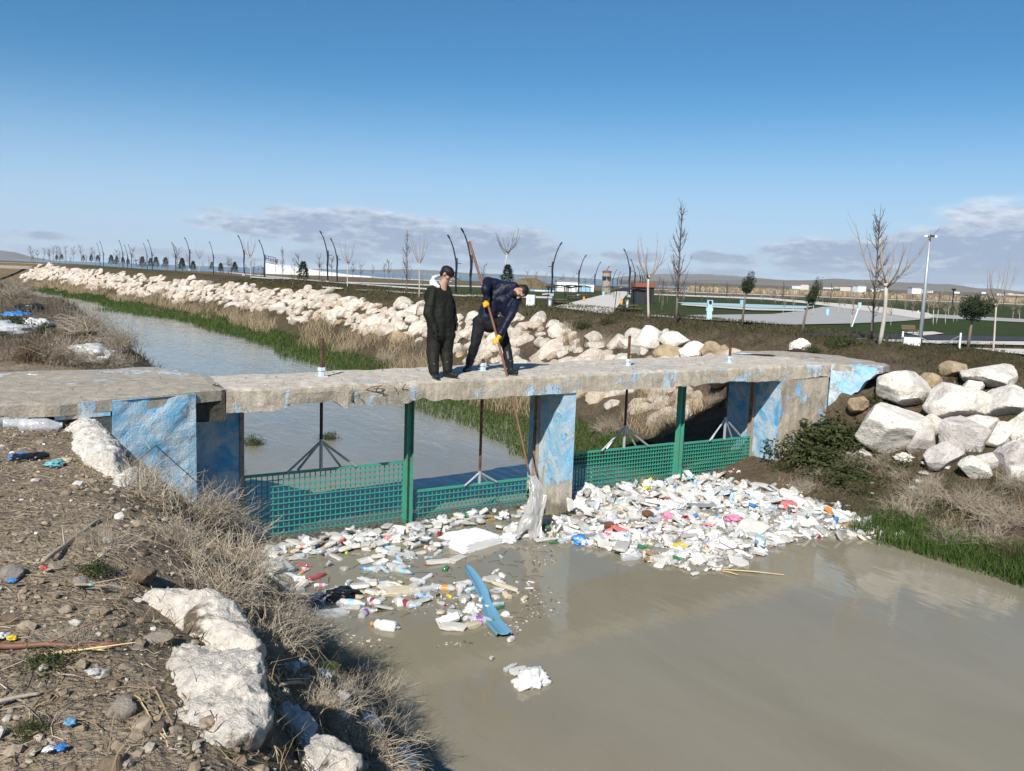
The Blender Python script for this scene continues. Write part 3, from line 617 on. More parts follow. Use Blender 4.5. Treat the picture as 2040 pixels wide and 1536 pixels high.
bb = rough_block('beam_end', None, [(-8.02, -5.30), (-7.63, -5.245), (-7.63, -4.5), (-8.02, -4.6)], -.42, -.012, .03, (6, 8))
bpart(bb, 'sooty_beam_end', MT['darkconc'])
# steel guide channels for the gates
def channel(x, face, z0=-3.0, z1=-.3):
    y = float(yg(x)); b = MB()
    for s in (-1, 1): b.box((x + face * .035, y + s * .055, (z0 + z1) / 2), (.06, .012, z1 - z0))
    b.box((x + face * .006, y, (z0 + z1) / 2), (.01, .10, z1 - z0))
    bpart(b, 'guide_channel', MT['chan'])
channel(px0, -1); channel(px1, 1); channel(ax0, -1); channel(-7.28, 1)

# ------------------------------------------------------------------ gates
ub = np.array([1, GB, 0]); ub /= np.linalg.norm(ub); vb = np.array([-ub[1], ub[0], 0])
def post(x, label):
    t = thing('gate_post', label, 'gate post', (x, float(yg(x)) - .06, -3.0), math.atan(GB), 'green gate posts')
    for s in (-1, 1): MB().box((s * .052, 0, 1.345), (.014, .12, 2.69)).obj('flange', MT['greenpost'], t)
    MB().box((0, .012, 1.345), (.089, .014, 2.69)).obj('web', MT['greenpost'], t)
post(-4.60, 'green steel channel post standing between the two left trash screens')
post(1.30, 'green steel channel post standing between the two right trash screens')
def screen(x0, x1, ztop, xr, label, cell=(.08, .09), bz=.45, spread=.55, deep=.02, rodmat='darksteel', short=False):
    y0 = float(yg(x0)); t = thing('trash_screen', label, 'trash screen', (x0, y0 + .02, ZW - .35), math.atan(GB), 'green trash screens hung below the footbridge')
    Lh = (x1 - x0) / ub[0]; H = ztop - (ZW - .35); g = MB()
    nv = int(Lh / cell[0]); nh = int(H / cell[1])
    for k in range(1, nv): g.box((Lh * k / nv, 0, H / 2), (.010, deep, H - .03))
    for k in range(1, nh): g.box((Lh / 2, -.006 - deep / 2, H * k / nh), (Lh - .03, .012, .015))
    g.obj('grating', MT['green'], t)
    f = MB(); f.box((Lh / 2, 0, H), (Lh, .05, .035)); f.box((Lh / 2, 0, .0), (Lh, .05, .035))
    for xx in (.0, Lh): f.box((xx, 0, H / 2), (.03, .046, H))
    f.obj('frame', MT['green'], t)
    xl = (xr - x0) / ub[0]; top = .02 + .30 - ztop + H - .30                # deck underside height in local z
    zr0 = H + bz; zd = 0 - (ZW - .35)                                       # local z of the deck top
    MB().tube([(xl, 0, H if short else zr0 - .03), (xl, 0, zd + (.12 if short else .58))], .024, 10).obj('lifting_rod', MT[rodmat], t)
    th = MB()
    for k in range(0, (5 if short else 22)): th.lathe([(.026, zd + .1 + k * .021), (.031, zd + .107 + k * .021), (.026, zd + .114 + k * .021)], 10, 0, (np.eye(3), (xl, 0, 0)))
    th.obj('screw_thread', MT['rust'], t)
    n = MB(); n.box((xl, 0, zd + .006), (.15, .15, .014)); n.lathe([(.05, zd + .012), (.05, zd + .085), (.065, zd + .09), (.065, zd + .14), (.0, zd + .142)], 6, 0, (np.eye(3), (xl, 0, 0)))
    n.obj('collar', MT['lightgrey'], t)
    for s, yy in ((-1, -.05), (1, -.05), (-.62, .07), (.62, .07)):
        MB().strands(np.array([[(xl, 0, zr0), (xl + s * spread, yy, H + .01)]]), .019, 4, 0, True).obj('brace', MT['galv'], t)
    MB().tube([(xl, 0, zr0 + .03), (xl, 0, H)], .028, 8).obj('strut', MT['galv'], t)
    return t
MT['lightgrey'] = simple('pale_blue_collar_paint', (.50, .58, .62), .6, .3, 0, .2, 20)
screen(-7.27, -4.66, -1.44, -6.04, 'tall green trash screen nearest the left bank with a long rusty rod')
screen(-4.53, -2.09, -1.95, -3.22, 'low green trash screen between the left green post and the blue pier', bz=.20, spread=.32, short=True, rodmat='rust')
screen(-1.77, 1.24, -1.58, -.05, 'green trash screen directly right of the blue pier behind heaped bottles', (.066, .075), .42, .58, .03)
screen(1.37, 3.40, -1.60, 2.64, 'green trash screen against the right abutment behind heaped bottles', (.066, .075), .44, .48, .03)
# ------------------------------------------------------------------ rocks
def ico(sub):
    bm = bmesh.new(); bmesh.ops.create_icosphere(bm, subdivisions=sub, radius=1.0)
    V = np.array([v.co[:] for v in bm.verts]); F = np.array([[v.index for v in f.verts] for f in bm.faces]); bm.free(); return V, F
ICO = {k: ico(k) for k in (1, 2, 3, 4, 5, 6)}
def rockV(seed, sub=3, size=(1, 1, 1), planes=9, cut=(.62, .95), amp=.05, nscale=2.2, axis_cuts=0):
    r = np.random.default_rng(seed); V, F = ICO[sub]; rad = np.ones(len(V)) * 1.0
    N_ = r.normal(size=(planes, 3)); N_ /= np.linalg.norm(N_, axis=1, keepdims=True); D = r.uniform(*cut, planes)
    if axis_cuts:
        A = np.concatenate([np.eye(3), -np.eye(3)]) + r.normal(size=(6, 3)) * .08; A /= np.linalg.norm(A, axis=1, keepdims=True); N_ = np.concatenate([N_, A]); D = np.concatenate([D, np.full(6, axis_cuts)])
    d = V @ N_.T; rad = np.minimum(rad, np.min(np.where(d > .05, D[None] / np.maximum(d, .05), 9), axis=1))
    P = V * rad[:, None]; n = fbm(P * nscale + seed * 3.3, 5, seed % 97); P = P * (1 + amp * n)[:, None]
    return P * np.asarray(size), F
def rock_mesh(name, seed, mat, **k):
    sh = k.pop('sharp', 38); V, F = rockV(seed, **k); b = MB(); b.add(V, F); return b.mesh(name, mat, True, sharp=sh)
# --- riprap along the right bank
ripm = [rock_mesh('boulder', 100 + k, MT['rock'], sub=4, size=(1, .74 + .1 * (k % 3), .56 + .10 * (k % 3)), planes=13 + k % 5, cut=(.5, .9), amp=.035, nscale=3.0) for k in range(12)]
ripn = [rockV(200 + k, 3, (1, .8, .6), 13, (.42, .88), .035, 3.) for k in range(8)]
def rotm(a, b, c):
    return np.array(Matrix.Rotation(c, 3, 'Z') @ Matrix.Rotation(b, 3, 'Y') @ Matrix.Rotation(a, 3, 'X'))
ALLB = []
def fuse(shapes, voxel, smooth=2, wrinkle=0.0, seed=0, wfreq=(9, 9, 5)):
    """shapes: ('c', p, q, rp, rq) tapered limbs or ('e', centre, radii, rot3x3) ellipsoids, grown into one continuous skin"""
    V0, F0 = ICO[2]; b = MB()
    for s in shapes:
        if s[0] == 'c':
            p, q, r1, r2 = np.array(s[1], float), np.array(s[2], float), s[3], s[4]; n = max(2, int(np.linalg.norm(q - p) / (min(r1, r2) * .4)) + 1)
            for t in np.linspace(0, 1, n): b.add(V0 * (r1 + (r2 - r1) * t) + p + (q - p) * t, F0)
        else: b.add((V0 * np.asarray(s[2])) @ (np.asarray(s[3]).T if len(s) > 3 else np.eye(3)) + np.asarray(s[1], float), F0)
    me = b.mesh('tmp_skin', [], True); o = bpy.data.objects.new('tmp_skin', me); COL.objects.link(o)
    m = o.modifiers.new('r', 'REMESH'); m.mode = 'VOXEL'; m.voxel_size = voxel; m.use_smooth_shade = True
    if smooth: k = o.modifiers.new('s', 'SMOOTH'); k.factor = .5; k.iterations = smooth
    dg = bpy.context.evaluated_depsgraph_get(); dg.update(); ev = o.evaluated_get(dg); out = bpy.data.meshes.new_from_object(ev)
    bpy.data.objects.remove(o); bpy.data.meshes.remove(me)
    V = np.zeros(len(out.vertices) * 3, np.float32); out.vertices.foreach_get('co', V); V = V.reshape(-1, 3).astype(float)
    if wrinkle:
        N_ = np.zeros(len(out.vertices) * 3, np.float32); out.vertices.foreach_get('normal', N_); N_ = N_.reshape(-1, 3)
        w = 1 - 2 * np.abs(fbm(V * np.array(wfreq) + seed, 3, seed)); V = V + N_ * (wrinkle * w)[:, None]
        out.vertices.foreach_set('co', V.astype(np.float32).ravel())
    out.polygons.foreach_set('use_smooth', np.ones(len(out.polygons), bool)); out.update(); return out
def riprap():
    spots = []
    y = -3.0
    while y < 150:
        step = .60 if y < 50 else .85
        for k, u in enumerate(np.arange(3.5, 7.7, .56)):
            uu = u + rng.normal() * .14 + (.28 if int(y / step) % 2 else 0); yy = y + rng.normal() * .16
            if yy < -.9: continue
            lo = 3.7 + .8 * (vnoise([[yy * .25, 0, 0]], 3)[0] + .3) if yy > 4 else 3.5
            if uu < lo or uu > 7.0 + .45 * vnoise([[yy * .4, 9, 0]], 5)[0]: continue
            if rng.random() < .07: continue
            s = rng.choice([.24, .30, .36, .44, .54], p=[.14, .27, .31, .18, .10]) * rng.uniform(.9, 1.1) * 1.08 * (1 + .2 * (yy > 50)) * (.95 if yy < 12 else 1)
            spots.append((uu + float(cxy(yy)), yy, s))
        y += step
    spots.sort(key=lambda p: math.hypot(p[0] - CAM[0], p[1] - CAM[1]))
    near, far = spots[:268], spots[268:]
    for k, (x, yy, s) in enumerate(near):
        o = bpy.data.objects.new('boulder', ripm[k % 12]); COL.objects.link(o)
        s1 = s * rng.uniform(.9, 1.15)
        o.location = (x, yy, gz(x, yy) + s * .05); o.scale = (s1 * rng.uniform(.95, 1.3), s1, s1 * 1.05)
        o.rotation_euler = (Matrix.Rotation(-.42 + rng.normal() * .26, 3, 'Y') @ Matrix.Rotation(rng.normal() * .26, 3, 'X') @ Matrix.Rotation(rng.normal() * .9 + .9, 3, 'Z')).to_euler()
        tag(o, None, 'boulder', 'limestone boulders of the right bank'); ALLB.append(o)
    b = MB()
    for (x, yy, s) in far:
        V, F = ripn[int(rng.integers(8))]; Rm = rotm(0, -.42 + rng.normal() * .26, 0) @ rotm(rng.normal() * .26, 0, 0) @ rotm(0, 0, rng.normal() * .9 + .9); ss = s * rng.uniform(1.0, 1.3)
        b.add((V * (ss * np.array([1.2, 1, 1]))) @ Rm.T + (x, yy, gz(x, yy) + s * .06), F, int(rng.integers(4)))
    mats = []
    for k, c in enumerate([(.70, .64, .57), (.62, .555, .48), (.68, .57, .47), (.56, .50, .42)]):
        mats.append(rock_mat('far_stone_tone', None, [(0, c), (1, c)], 2.2, .05))
    tag(b.obj('far_riprap', mats, smooth=True), kind='stuff')
riprap()
# --- the big separate boulders on the right bank, downstream of the bridge (picture x, y, width, height)
EXTRA = None
def big(u, v, w, h, mat, label, seed, dz=0.0, tilt=0.0, cut=(.52, .92)):
    P = hit(u, v + h * .25); d = depth(P); rx = w / 2 / F_PX * d * 1.22; rz = h / 2 / F_PX * d * 1.34
    V, F = rockV(seed, 5, (1, 1, 1), 15, cut, .03, 3.0)
    V = V * np.array([rx, rx * .8, rz]); b = MB(); b.add(V, F)
    o = b.obj('boulder', MT[mat], smooth=True, sharp=32); o.location = (P[0], P[1], P[2] + rz * .34 + dz); o.rotation_euler = (0, tilt, -YAW + .1)
    tag(o, label, 'boulder', 'big boulders downstream of the bridge')
for a in ((1802, 778, 114, 66, 'rock_white', 'white boulder nearest the blue right wing wall, at the top of the bank', 301),
          (1905, 805, 110, 76, 'rock_white', 'white angular boulder in the middle of the right bank, above the broad grey one', 302),
          (1973, 748, 124, 54, 'rock_white', 'long cream boulder topmost on the right bank beside a tan slab', 303),
          (1903, 735, 56, 30, 'rock_tan', 'tan flat sandstone slab leaning beside the topmost cream boulder', 304),
          (2012, 802, 106, 66, 'rock_white', 'pale boulder at the right edge of the photo, below the topmost one', 305),
          (1778, 846, 138, 84, 'rock_white', 'largest white boulder, low on the bank beside the green weeds', 306),
          (1836, 878, 56, 52, 'rock_grey', 'small grey boulder wedged against the largest white one', 307),
          (1920, 866, 108, 82, 'rock_grey', 'broad lilac grey boulder in the centre of the right bank', 308),
          (2034, 852, 62, 62, 'rock_white', 'grey white boulder cut off by the right edge of the photo', 309),
          (1880, 908, 78, 54, 'rock_grey', 'pointed grey boulder just above the thrown foam tray', 310),
          (1945, 934, 64, 44, 'rock_white', 'blocky speckled boulder lowest on the right bank above dry scrub', 311),
          (2010, 905, 72, 54, 'rock_grey', 'flat grey boulder low at the right edge above dry scrub', 312),
          (1968, 918, 60, 34, 'rock_grey', 'flat half-buried grey boulder between the blocky and the flat one', 313),
          (1712, 806, 40, 34, 'rock_tan', 'tan rubble stone lodged under the right wing wall', 314),
          (1850, 760, 44, 34, 'rock_tan', 'small tan stone between the top two white boulders', 320), (1860, 845, 46, 40, 'rock_white', 'small cream stone between the largest white boulder and the lilac one', 321), (1955, 845, 60, 44, 'rock_white', 'cream stone right of the lilac grey boulder', 322), (2028, 905, 60, 46, 'rock_grey', 'grey stone cut off at the right edge beside the flat one', 323), (1935, 770, 40, 30, 'rock_white', 'small white stone under the topmost cream boulder', 324), (1990, 870, 70, 50, 'rock_white', 'cream stone above the flat grey boulder', 325), (1720, 905, 40, 24, 'rock_white', 'small white stone low beside the green weeds', 326), (2030, 940, 50, 40, 'rock_white', 'lowest cream stone at the right edge', 327),
          (1284, 682, 66, 54, 'rock_white', 'rounded pale boulder behind the deck left of a screw rod collar', 315),
          (1345, 678, 54, 30, 'rock_white', 'oval white boulder topmost behind the deck', 316),
          (1336, 704, 60, 30, 'rock_tan', 'pinkish flat boulder just behind the far edge of the deck', 317),
          (1380, 702, 60, 36, 'rock_white', 'cream slanted boulder leaning on the tan one behind the deck', 318),
          (1416, 700, 44, 34, 'rock_tan', 'ochre boulder beside the rightmost screw rod')):
    big(*a[:6], a[6] if len(a) > 6 else 319)
# --- pitted white rocks in the foreground bank
def near_rock(label, pts, seed, mat='rock_near', flat=.55, dz=0.0, sub=6):
    """pts: picture points (u, v, half width px, ground height) along the rock's spine; lobes are fused into one body"""
    cs = []
    for (u, v, r, z) in pts:
        P = hit(u, v); R = r / F_PX * depth(P); cs.append((P + UPZ * R * z, R))
    V0, F0 = ICO[sub]; C = np.mean([c for c, _ in cs], 0)
    C = np.mean([c for c, _ in cs], 0); sh = [('c', cs[k][0] - C, cs[k + 1][0] - C, cs[k][1], cs[k + 1][1]) for k in range(len(cs) - 1)]
    me = fuse(sh, max(.011, .16 * flat * np.mean([r for _, r in cs])) if sub < 6 else .0125, 1)
    V = np.zeros(len(me.vertices) * 3, np.float32); me.vertices.foreach_get('co', V); V = V.reshape(-1, 3).astype(float); Nn = np.zeros(len(me.vertices) * 3, np.float32); me.vertices.foreach_get('normal', Nn); Nn = Nn.reshape(-1, 3)
    sc = np.mean([r for _, r in cs]); f = .16 / sc; r_ = np.random.default_rng(seed)
    V = V * 1.22 + UPZ * sc * .1
    for k in range(26):                                  # broken faces
        nn = r_.normal(size=3) * (1, 1, .9); nn /= np.linalg.norm(nn); q = V @ nn; lim = np.quantile(q, r_.uniform(.86, .985)); V = V - nn[None] * np.clip(q - lim, 0, None)[:, None] * .9
    n1 = fbm(V * 2.6 * f + seed, 4, seed); ridge = 1 - np.abs(fbm(V * np.array([7, 7, 4.0]) * f + seed * 2, 4, seed + 5)); pit = np.abs(fbm(V * 16 * f + seed, 4, seed + 9))
    V = V + Nn * ((.20 * n1 + .20 * (ridge - .65) - .09 * pit + .05 * fbm(V * 40 * f, 3, seed + 11)) * sc)[:, None]; V[:, 2] *= (.6 + .4 * flat) if flat < .5 else 1
    me.vertices.foreach_set('co', V.astype(np.float32).ravel()); me.update(); me.set_sharp_from_angle(angle=R_(50)); me.name = 'rock'; me.materials.clear(); me.materials.append(MT[mat])
    o = bpy.data.objects.new('rock', me); COL.objects.link(o); o.location = (C[0], C[1], C[2] + dz)
    return tag(o, label, 'rock', 'pitted rocks on the near bank')
near_rock('largest pitted white rock, rounded, at the bottom of the photo', [(375, 1322, 40, .0), (420, 1375, 78, .0), (455, 1425, 98, .0), (475, 1465, 92, -.1), (505, 1475, 66, .0), (440, 1500, 60, -.2), (420, 1460, 70, .0)], 41)
near_rock('long ridged white rock half buried above the largest one', [(262, 1176, 24, -.3), (300, 1186, 34, -.2), (345, 1205, 44, -.1), (390, 1235, 58, .0), (430, 1280, 62, .0), (460, 1325, 52, .0), (480, 1345, 34, .0)], 42)
near_rock('pale rock slab lying in the shade right of the largest rock', [(610, 1520, 48, .0), (650, 1555, 66, .0)], 43)
near_rock('grey rock leaning behind the largest white rock', [(565, 1440, 34, .15), (600, 1480, 40, .1)], 44, 'rock_grey')
near_rock('small pale rock beside the dry scrub at the bottom edge', [(800, 1520, 26, .1), (812, 1560, 28, .1)], 45, 'rock_white', sub=5)
near_rock('long white rock sloping down beside the blue left wing wall', [(85, 830, 20, .1), (125, 838, 26, .1), (160, 868, 32, .1), (190, 910, 34, .05), (212, 955, 32, .0), (228, 990, 22, -.1)], 46, 'rock_white', .8)
near_rock('jagged white stone among the scrub under the leaning rock', [(262, 955, 22, .4), (240, 985, 18, .3)], 47, 'rock_white', sub=5)
near_rock('flat white stone lying on the left approach slab', [(70, 765, 16, .3), (45, 768, 14, .2)], 48, 'rock_white', .35, .03, sub=5)
near_rock('small white stone on the right approach slab', [(1598, 698, 16, .4), (1580, 702, 12, .3)], 49, 'rock_white', .4, .03, sub=4)
# --- loose stones on the trodden ground
def stones():
    b = MB(); protos = [rockV(400 + k, 1, (1, .8, .55), 6, (.55, .9), .08) for k in range(8)]
    n = 15000; x = rng.uniform(-13.2, -7.2, n); y = -15.6 + 10.6 * rng.random(n) ** 1.6
    keep = (rng.random(n) < 1 - .6 * sm(-9.2, -7.6, x)); x, y = x[keep], y[keep]; z = zt(x, y) + rough(x, y)
    s = np.clip(rng.lognormal(-4.4, .6, len(x)), .004, .06); order = [rotm(*rng.uniform(-.5, .5, 2), rng.uniform(0, 6.28)) for _ in range(60)]
    for k in range(len(x)):
        V, F = protos[k % 8]; b.add((V * s[k]) @ order[k % 60].T + (x[k], y[k], z[k] + s[k] * .2), F)
    tag(b.obj('gravel', MT['gravel']), kind='stuff')
    # chips of stone on the deck
    c = MB(); n = 900
    for k in range(n):
        X = rng.uniform(-12, 6.2); t = rng.beta(.7, .7); a, e = (float(yfront(X)), float(yback(X))) if -7.6 < X < 4.9 else ((-5.9, -2.9) if X < 0 else (-4.2, -2.2))
        V, F = protos[k % 8]; ss = np.clip(rng.lognormal(-5.0, .5), .003, .02); c.add((V * ss) @ order[k % 60].T + (X, a + .06 + (e - a - .1) * t, .02), F)
    tag(c.obj('stone_chips', MT['gravel']), kind='stuff')
    big_ = [(310, 1465, 26), (345, 1468, 22), (365, 1480, 17), (272, 1478, 22), (250, 1335, 14), (240, 1420, 30), (280, 1105, 14), (175, 1082, 24), (335, 1345, 6), (320, 1318, 14), (270, 1300, 16), (205, 1500, 14), (190, 1434, 12), (25, 1148, 22), (130, 1218, 14), (310, 1285, 28), (160, 1165, 16), (285, 1150, 26), (65, 1410, 14), (395, 1530, 26), (425, 1522, 14), (230, 1530, 30), (10, 1232, 10), (205, 1250, 12), (60, 1462, 10), (110, 1130, 14), (85, 1345, 12), (290, 1380, 12), (120, 1400, 12), (300, 1420, 16), (180, 1305, 10), (345, 1430, 12), (90, 1040, 12), (210, 1000, 12), (130, 985, 10), (250, 1185, 10), (45, 1020, 10), (160, 1410, 8), (70, 1500, 14), (20, 1420, 10)]
    ob = []
    for k, (u, v, r) in enumerate(big_):
        P = hit(u, v); R = r / F_PX * depth(P); V, F = rockV(500 + k, 3, (1, .85, .6), 7, (.5, .85), .05); m = MB(); m.add((V * R * 1.25) @ rotm(*rng.uniform(-.3, .3, 2), rng.uniform(0, 6)).T, F)
        o = m.obj('stone', MT['pebble'], smooth=False); o.location = (P[0], P[1], P[2] + R * .25); ob.append(o); tag(o, None, 'stone', 'brown stones on the near ground')
    for o, w in ((ob[0], 'largest upright brown stone in the foreground left of the white rock'), (ob[8], 'small white pebble on bare soil left of the pitted rock')): o['label'] = w
    ob[8].data.materials[0] = MT['white']
    order_labels([o for o in ob if 'label' not in o and prj(o.location)[1] < 1260], 'angular brown stone, {o} of those in the upper half of the bare ground')
    order_labels([o for o in ob if 'label' not in o], 'angular brown stone, {o} of those in the lower half of the bare ground')
stones()
# riprap labels: by zone, then from the left
def label_riprap():
    zones = {}
    for o in ALLB:
        y = o.location.y; u = o.location.x - float(cxy(y))
        q = 'top' if u > 6.6 else 'middle' if u > 4.9 else 'foot'
        near = 'just behind the footbridge' if y < 4 else 'beyond the two men' if y < 12 else 'further upstream' if y < 20 else 'far upstream'
        zones.setdefault((q, near), []).append(o)
    for (q, near), l in zones.items(): order_labels(l, 'pale boulder at the ' + q + ' of the right bank ' + near + ', {o} from left')
label_riprap()
# ------------------------------------------------------------------ people
def skin_obj(name, me, mat, parent):
    me.name = name; me.materials.clear(); me.materials.append(mat); o = bpy.data.objects.new(name, me); COL.objects.link(o); o.parent = parent
    pl = Vector(parent.location); me.transform(Matrix.Translation(-pl)); return o
def mx(a, b, t): return np.asarray(a) * (1 - t) + np.asarray(b) * t
VIEW = np.array([math.sin(YAW), math.cos(YAW), 0]); SIDE = np.array([math.cos(YAW), -math.sin(YAW), 0]); UPZ = np.array([0, 0, 1.0])
def hand(wrist, tip_dir, palm_n, thumb_dir, size=.19, curl=.6, spread=.16):
    """palm and five jointed fingers; tip_dir along the hand, palm_n out of the palm, thumb_dir towards the thumb side"""
    t = np.asarray(tip_dir, float); t /= np.linalg.norm(t); n = np.asarray(palm_n, float); n -= t * (n @ t); n /= np.linalg.norm(n); s = np.cross(n, t); s = s if s @ np.asarray(thumb_dir) > 0 else -s
    sh = []; k = size / .19; base = np.asarray(wrist, float)
    Rm = np.stack([s, t, n], 1); sh.append(('e', base + t * .05 * k, (.041 * k, .055 * k, .018 * k), Rm)); sh.append(('c', base, base + t * .03 * k, .026 * k, .028 * k))
    for j, (off, L) in enumerate(((.030, .072), (.010, .082), (-.011, .076), (-.031, .06))):
        p = base + t * .092 * k + s * off * k; a = 0
        for seg, f in enumerate((.45, .32, .23)):
            a += curl * (.8 + .9 * (seg > 0)); d = t * math.cos(a) + n * math.sin(a) + s * spread * off * 4; q = p + d * L * f * k
            sh.append(('c', p, q, (.0105 - .001 * seg) * k, (.0095 - .001 * seg) * k)); p = q
    p = base + t * .028 * k + s * .034 * k; d1 = s * .7 + t * .6 + n * .35; q = p + d1 / np.linalg.norm(d1) * .042 * k; d2 = s * .15 + t * .8 + n * (.35 + curl * .7); r = q + d2 / np.linalg.norm(d2) * .036 * k
    sh += [('c', p, q, .014 * k, .0115 * k), ('c', q, r, .0112 * k, .009 * k)]
    return sh
def head_shapes(c, fwd, up, r=.098):
    f = np.asarray(fwd, float); f /= np.linalg.norm(f); u = np.asarray(up, float); u -= f * (u @ f); u /= np.linalg.norm(u); s = np.cross(f, u); Rm = np.stack([s, f, u], 1); P = lambda a, b_, c_: np.asarray(c) + (s * a + f * b_ + u * c_) * r
    sh = [('e', P(0, -.08, .22), (.80 * r, 1.0 * r, .92 * r), Rm), ('e', P(0, .25, -.42), (.60 * r, .62 * r, .72 * r), Rm), ('e', P(0, .52, -.98), (.34 * r, .3 * r, .26 * r), Rm)]
    sh += [('c', P(0, .86, .1), P(0, 1.12, -.32), .10 * r, .16 * r), ('e', P(0, .92, -.36), (.2 * r, .15 * r, .11 * r), Rm)]                    # nose
    sh += [('e', P(0, .78, -.70), (.30 * r, .16 * r, .07 * r), Rm), ('e', P(0, .74, -.83), (.26 * r, .16 * r, .07 * r), Rm)]                     # lips
    sh += [('c', P(-.42, .78, .26), P(.42, .78, .26), .13 * r, .13 * r)]                                                                       # brow
    for k in (-1, 1): sh += [('e', P(k * .82, -.05, -.1), (.09 * r, .2 * r, .3 * r), Rm), ('e', P(k * .45, .55, -.32), (.26 * r, .26 * r, .24 * r), Rm)]
    return sh, P, Rm
def eyes(P, Rm, r, par):
    V0, F0 = ICO[2]
    for k in (-1, 1):
        b = MB(); b.add((V0 * .13 * r) + P(k * .36, .76, .04) - np.array(par.location), F0); b.obj('eye', MT['hair'], par, True)
def boot(b_, ankle, toe, r=.05):
    ankle = np.asarray(ankle, float); toe = np.asarray(toe, float); d = toe - ankle; d[2] = 0; L = np.linalg.norm(d); d /= L; g = 0.0
    heel = ankle - d * .045
    return [('c', (*heel[:2], b_ + .045), (*(ankle + d * L * .55)[:2], b_ + .045), .043, .046), ('c', (*(ankle + d * L * .55)[:2], b_ + .04), (*toe[:2], b_ + .035), .046, .036), ('c', (*ankle[:2], b_ + .05), ankle + UPZ * .12, .05, .052)]

# ---- man standing in dark waders, looking down towards the right
D1 = depth(np.array([-4.2, -4.6, .9]))
def A(u, v, off=0.0): return pd(u, v, D1 + off)
Z0 = .012
man = thing('person', 'person in black olive waders, cap and boots standing with arms lowered, watching', 'person', (-4.2, -4.6, 0))
hd = A(890, 546); lookf = SIDE * .85 - VIEW * .22 - UPZ * .50
sh, P, Rm = head_shapes(hd, lookf, UPZ + SIDE * .25, .105)
hipL, hipR = A(865, 656, .02), A(893, 656, .07)
kneL, kneR = A(861, 703, -.02), A(889, 702, .10); ankL, ankR = A(865, 742, -.16), A(891, 738, .02)
shL, shR = A(862, 583, -.14), A(889, 584, .17); elL, elR = A(853, 624, -.20), A(902, 618, .2); wrL, wrR = A(866, 658, -.17), A(906, 640, .14)
chest = A(874, 600, .01); waist = A(876, 634, .02); neck = A(881, 566, .0)
body = sh + [('c', hd - UPZ * .06, neck - UPZ * .02, .056, .062), ('c', neck - UPZ * .02, chest, .08, .15), ('c', chest, waist, .15, .14), ('c', waist, mx(hipL, hipR, .5), .14, .13)]
for h_, k_, a_ in ((hipL, kneL, ankL), (hipR, kneR, ankR)): body += [('c', h_, k_, .085, .06), ('c', k_, a_, .056, .04)]
for s_, e_, w_ in ((shL, elL, wrL), (shR, elR, wrR)): body += [('c', mx(chest, s_, .5), s_, .09, .065), ('c', s_, e_, .052, .042), ('c', e_, w_, .04, .028)]
hl = hand(wrL, -UPZ + SIDE * .2, SIDE + VIEW * .2, -VIEW + SIDE * .6, curl=.35); hr = hand(wrR, -UPZ + SIDE * .12, -SIDE * .6 - VIEW, -VIEW * .2 + SIDE, curl=.35)
skin_obj('body', fuse(body, .011, 3), MT['skin'], man)
eyes(P, Rm, .105, man)
suit = [('c', A(870, 576, -.02), A(886, 577, .06), .10, .10), ('c', A(866, 590, -.04), A(872, 640, -.01), .165, .175), ('c', A(882, 592, .06), A(884, 640, .06), .165, .170), ('c', A(872, 640, 0), A(870, 668, -.02), .175, .15), ('c', A(884, 640, .06), A(890, 666, .07), .170, .14)]
suit += [('c', A(868, 664, -.02), A(862, 704, -.03), .135, .105), ('c', A(862, 704, -.03), A(864, 730, -.13), .105, .085), ('c', A(864, 730, -.13), A(865, 741, -.16), .088, .075)]
suit += [('c', A(889, 662, .07), A(889, 703, .10), .13, .10), ('c', A(889, 703, .10), A(891, 726, .04), .10, .085), ('c', A(891, 726, .04), A(891, 737, .02), .088, .075)]
suit += [('c', shL, elL, .085, .075), ('c', elL, wrL, .075, .058), ('c', shR, elR, .085, .07), ('c', elR, wrR + UPZ * .02, .068, .05), ('c', mx(chest, shL, .6), shL, .1, .085), ('c', mx(chest, shR, .6), shR, .1, .085)]
skin_obj('waders', fuse(suit, .014, 3, .010, 3, (6, 6, 4)), MT['cloth_olive'], man)
for nm, hs in (('glove', hl), ('glove', hr)): skin_obj(nm, fuse([(x[0], x[1], x[2], x[3] + .003, x[4] + .003) if x[0] == 'c' else x for x in hs], .006, 1), MT['gloveblack'], man)
for an, toe in ((ankL, A(871, 757, -.30)), (ankR, A(909, 750, -.06))): skin_obj('boot', fuse(boot(Z0, an, toe), .009, 2), MT['rubber'], man)
# white lined hood lying behind the neck, hair, cap with peak
hoodc = A(868, 556, .0)
skin_obj('hood', fuse([('c', A(864, 553, -.05), A(860, 566, -.02), .030, .036), ('c', A(860, 566, -.02), A(873, 571, -.13), .036, .030), ('c', A(864, 553, -.05), A(876, 549, .07), .030, .026), ('c', A(860, 562, .03), A(866, 572, .1), .036, .03), ('c', A(862, 560, -.03), A(870, 569, -.08), .04, .035)], .009, 2, .006, 5, (14, 14, 14)), MT['hood'], man)
r1 = .105
skin_obj('hair', fuse([('e', P(0, -.42, .15), (.80 * r1, .70 * r1, .80 * r1), Rm), ('e', P(0, -.62, -.25), (.62 * r1, .42 * r1, .5 * r1), Rm)], .009, 2), MT['hair'], man)
capm = fuse([('e', P(0, -.05, .40), (.92 * r1, 1.14 * r1, .86 * r1), Rm)], .009, 2); capo = skin_obj('cap', capm, MT['hair'], man)
pk = fuse([('e', P(0, 1.28, .26), (.64 * r1, .80 * r1, .09 * r1), Rm)], .007, 1); pk_o = skin_obj('cap_peak', pk, MT['hair'], man); pk_o.parent = capo

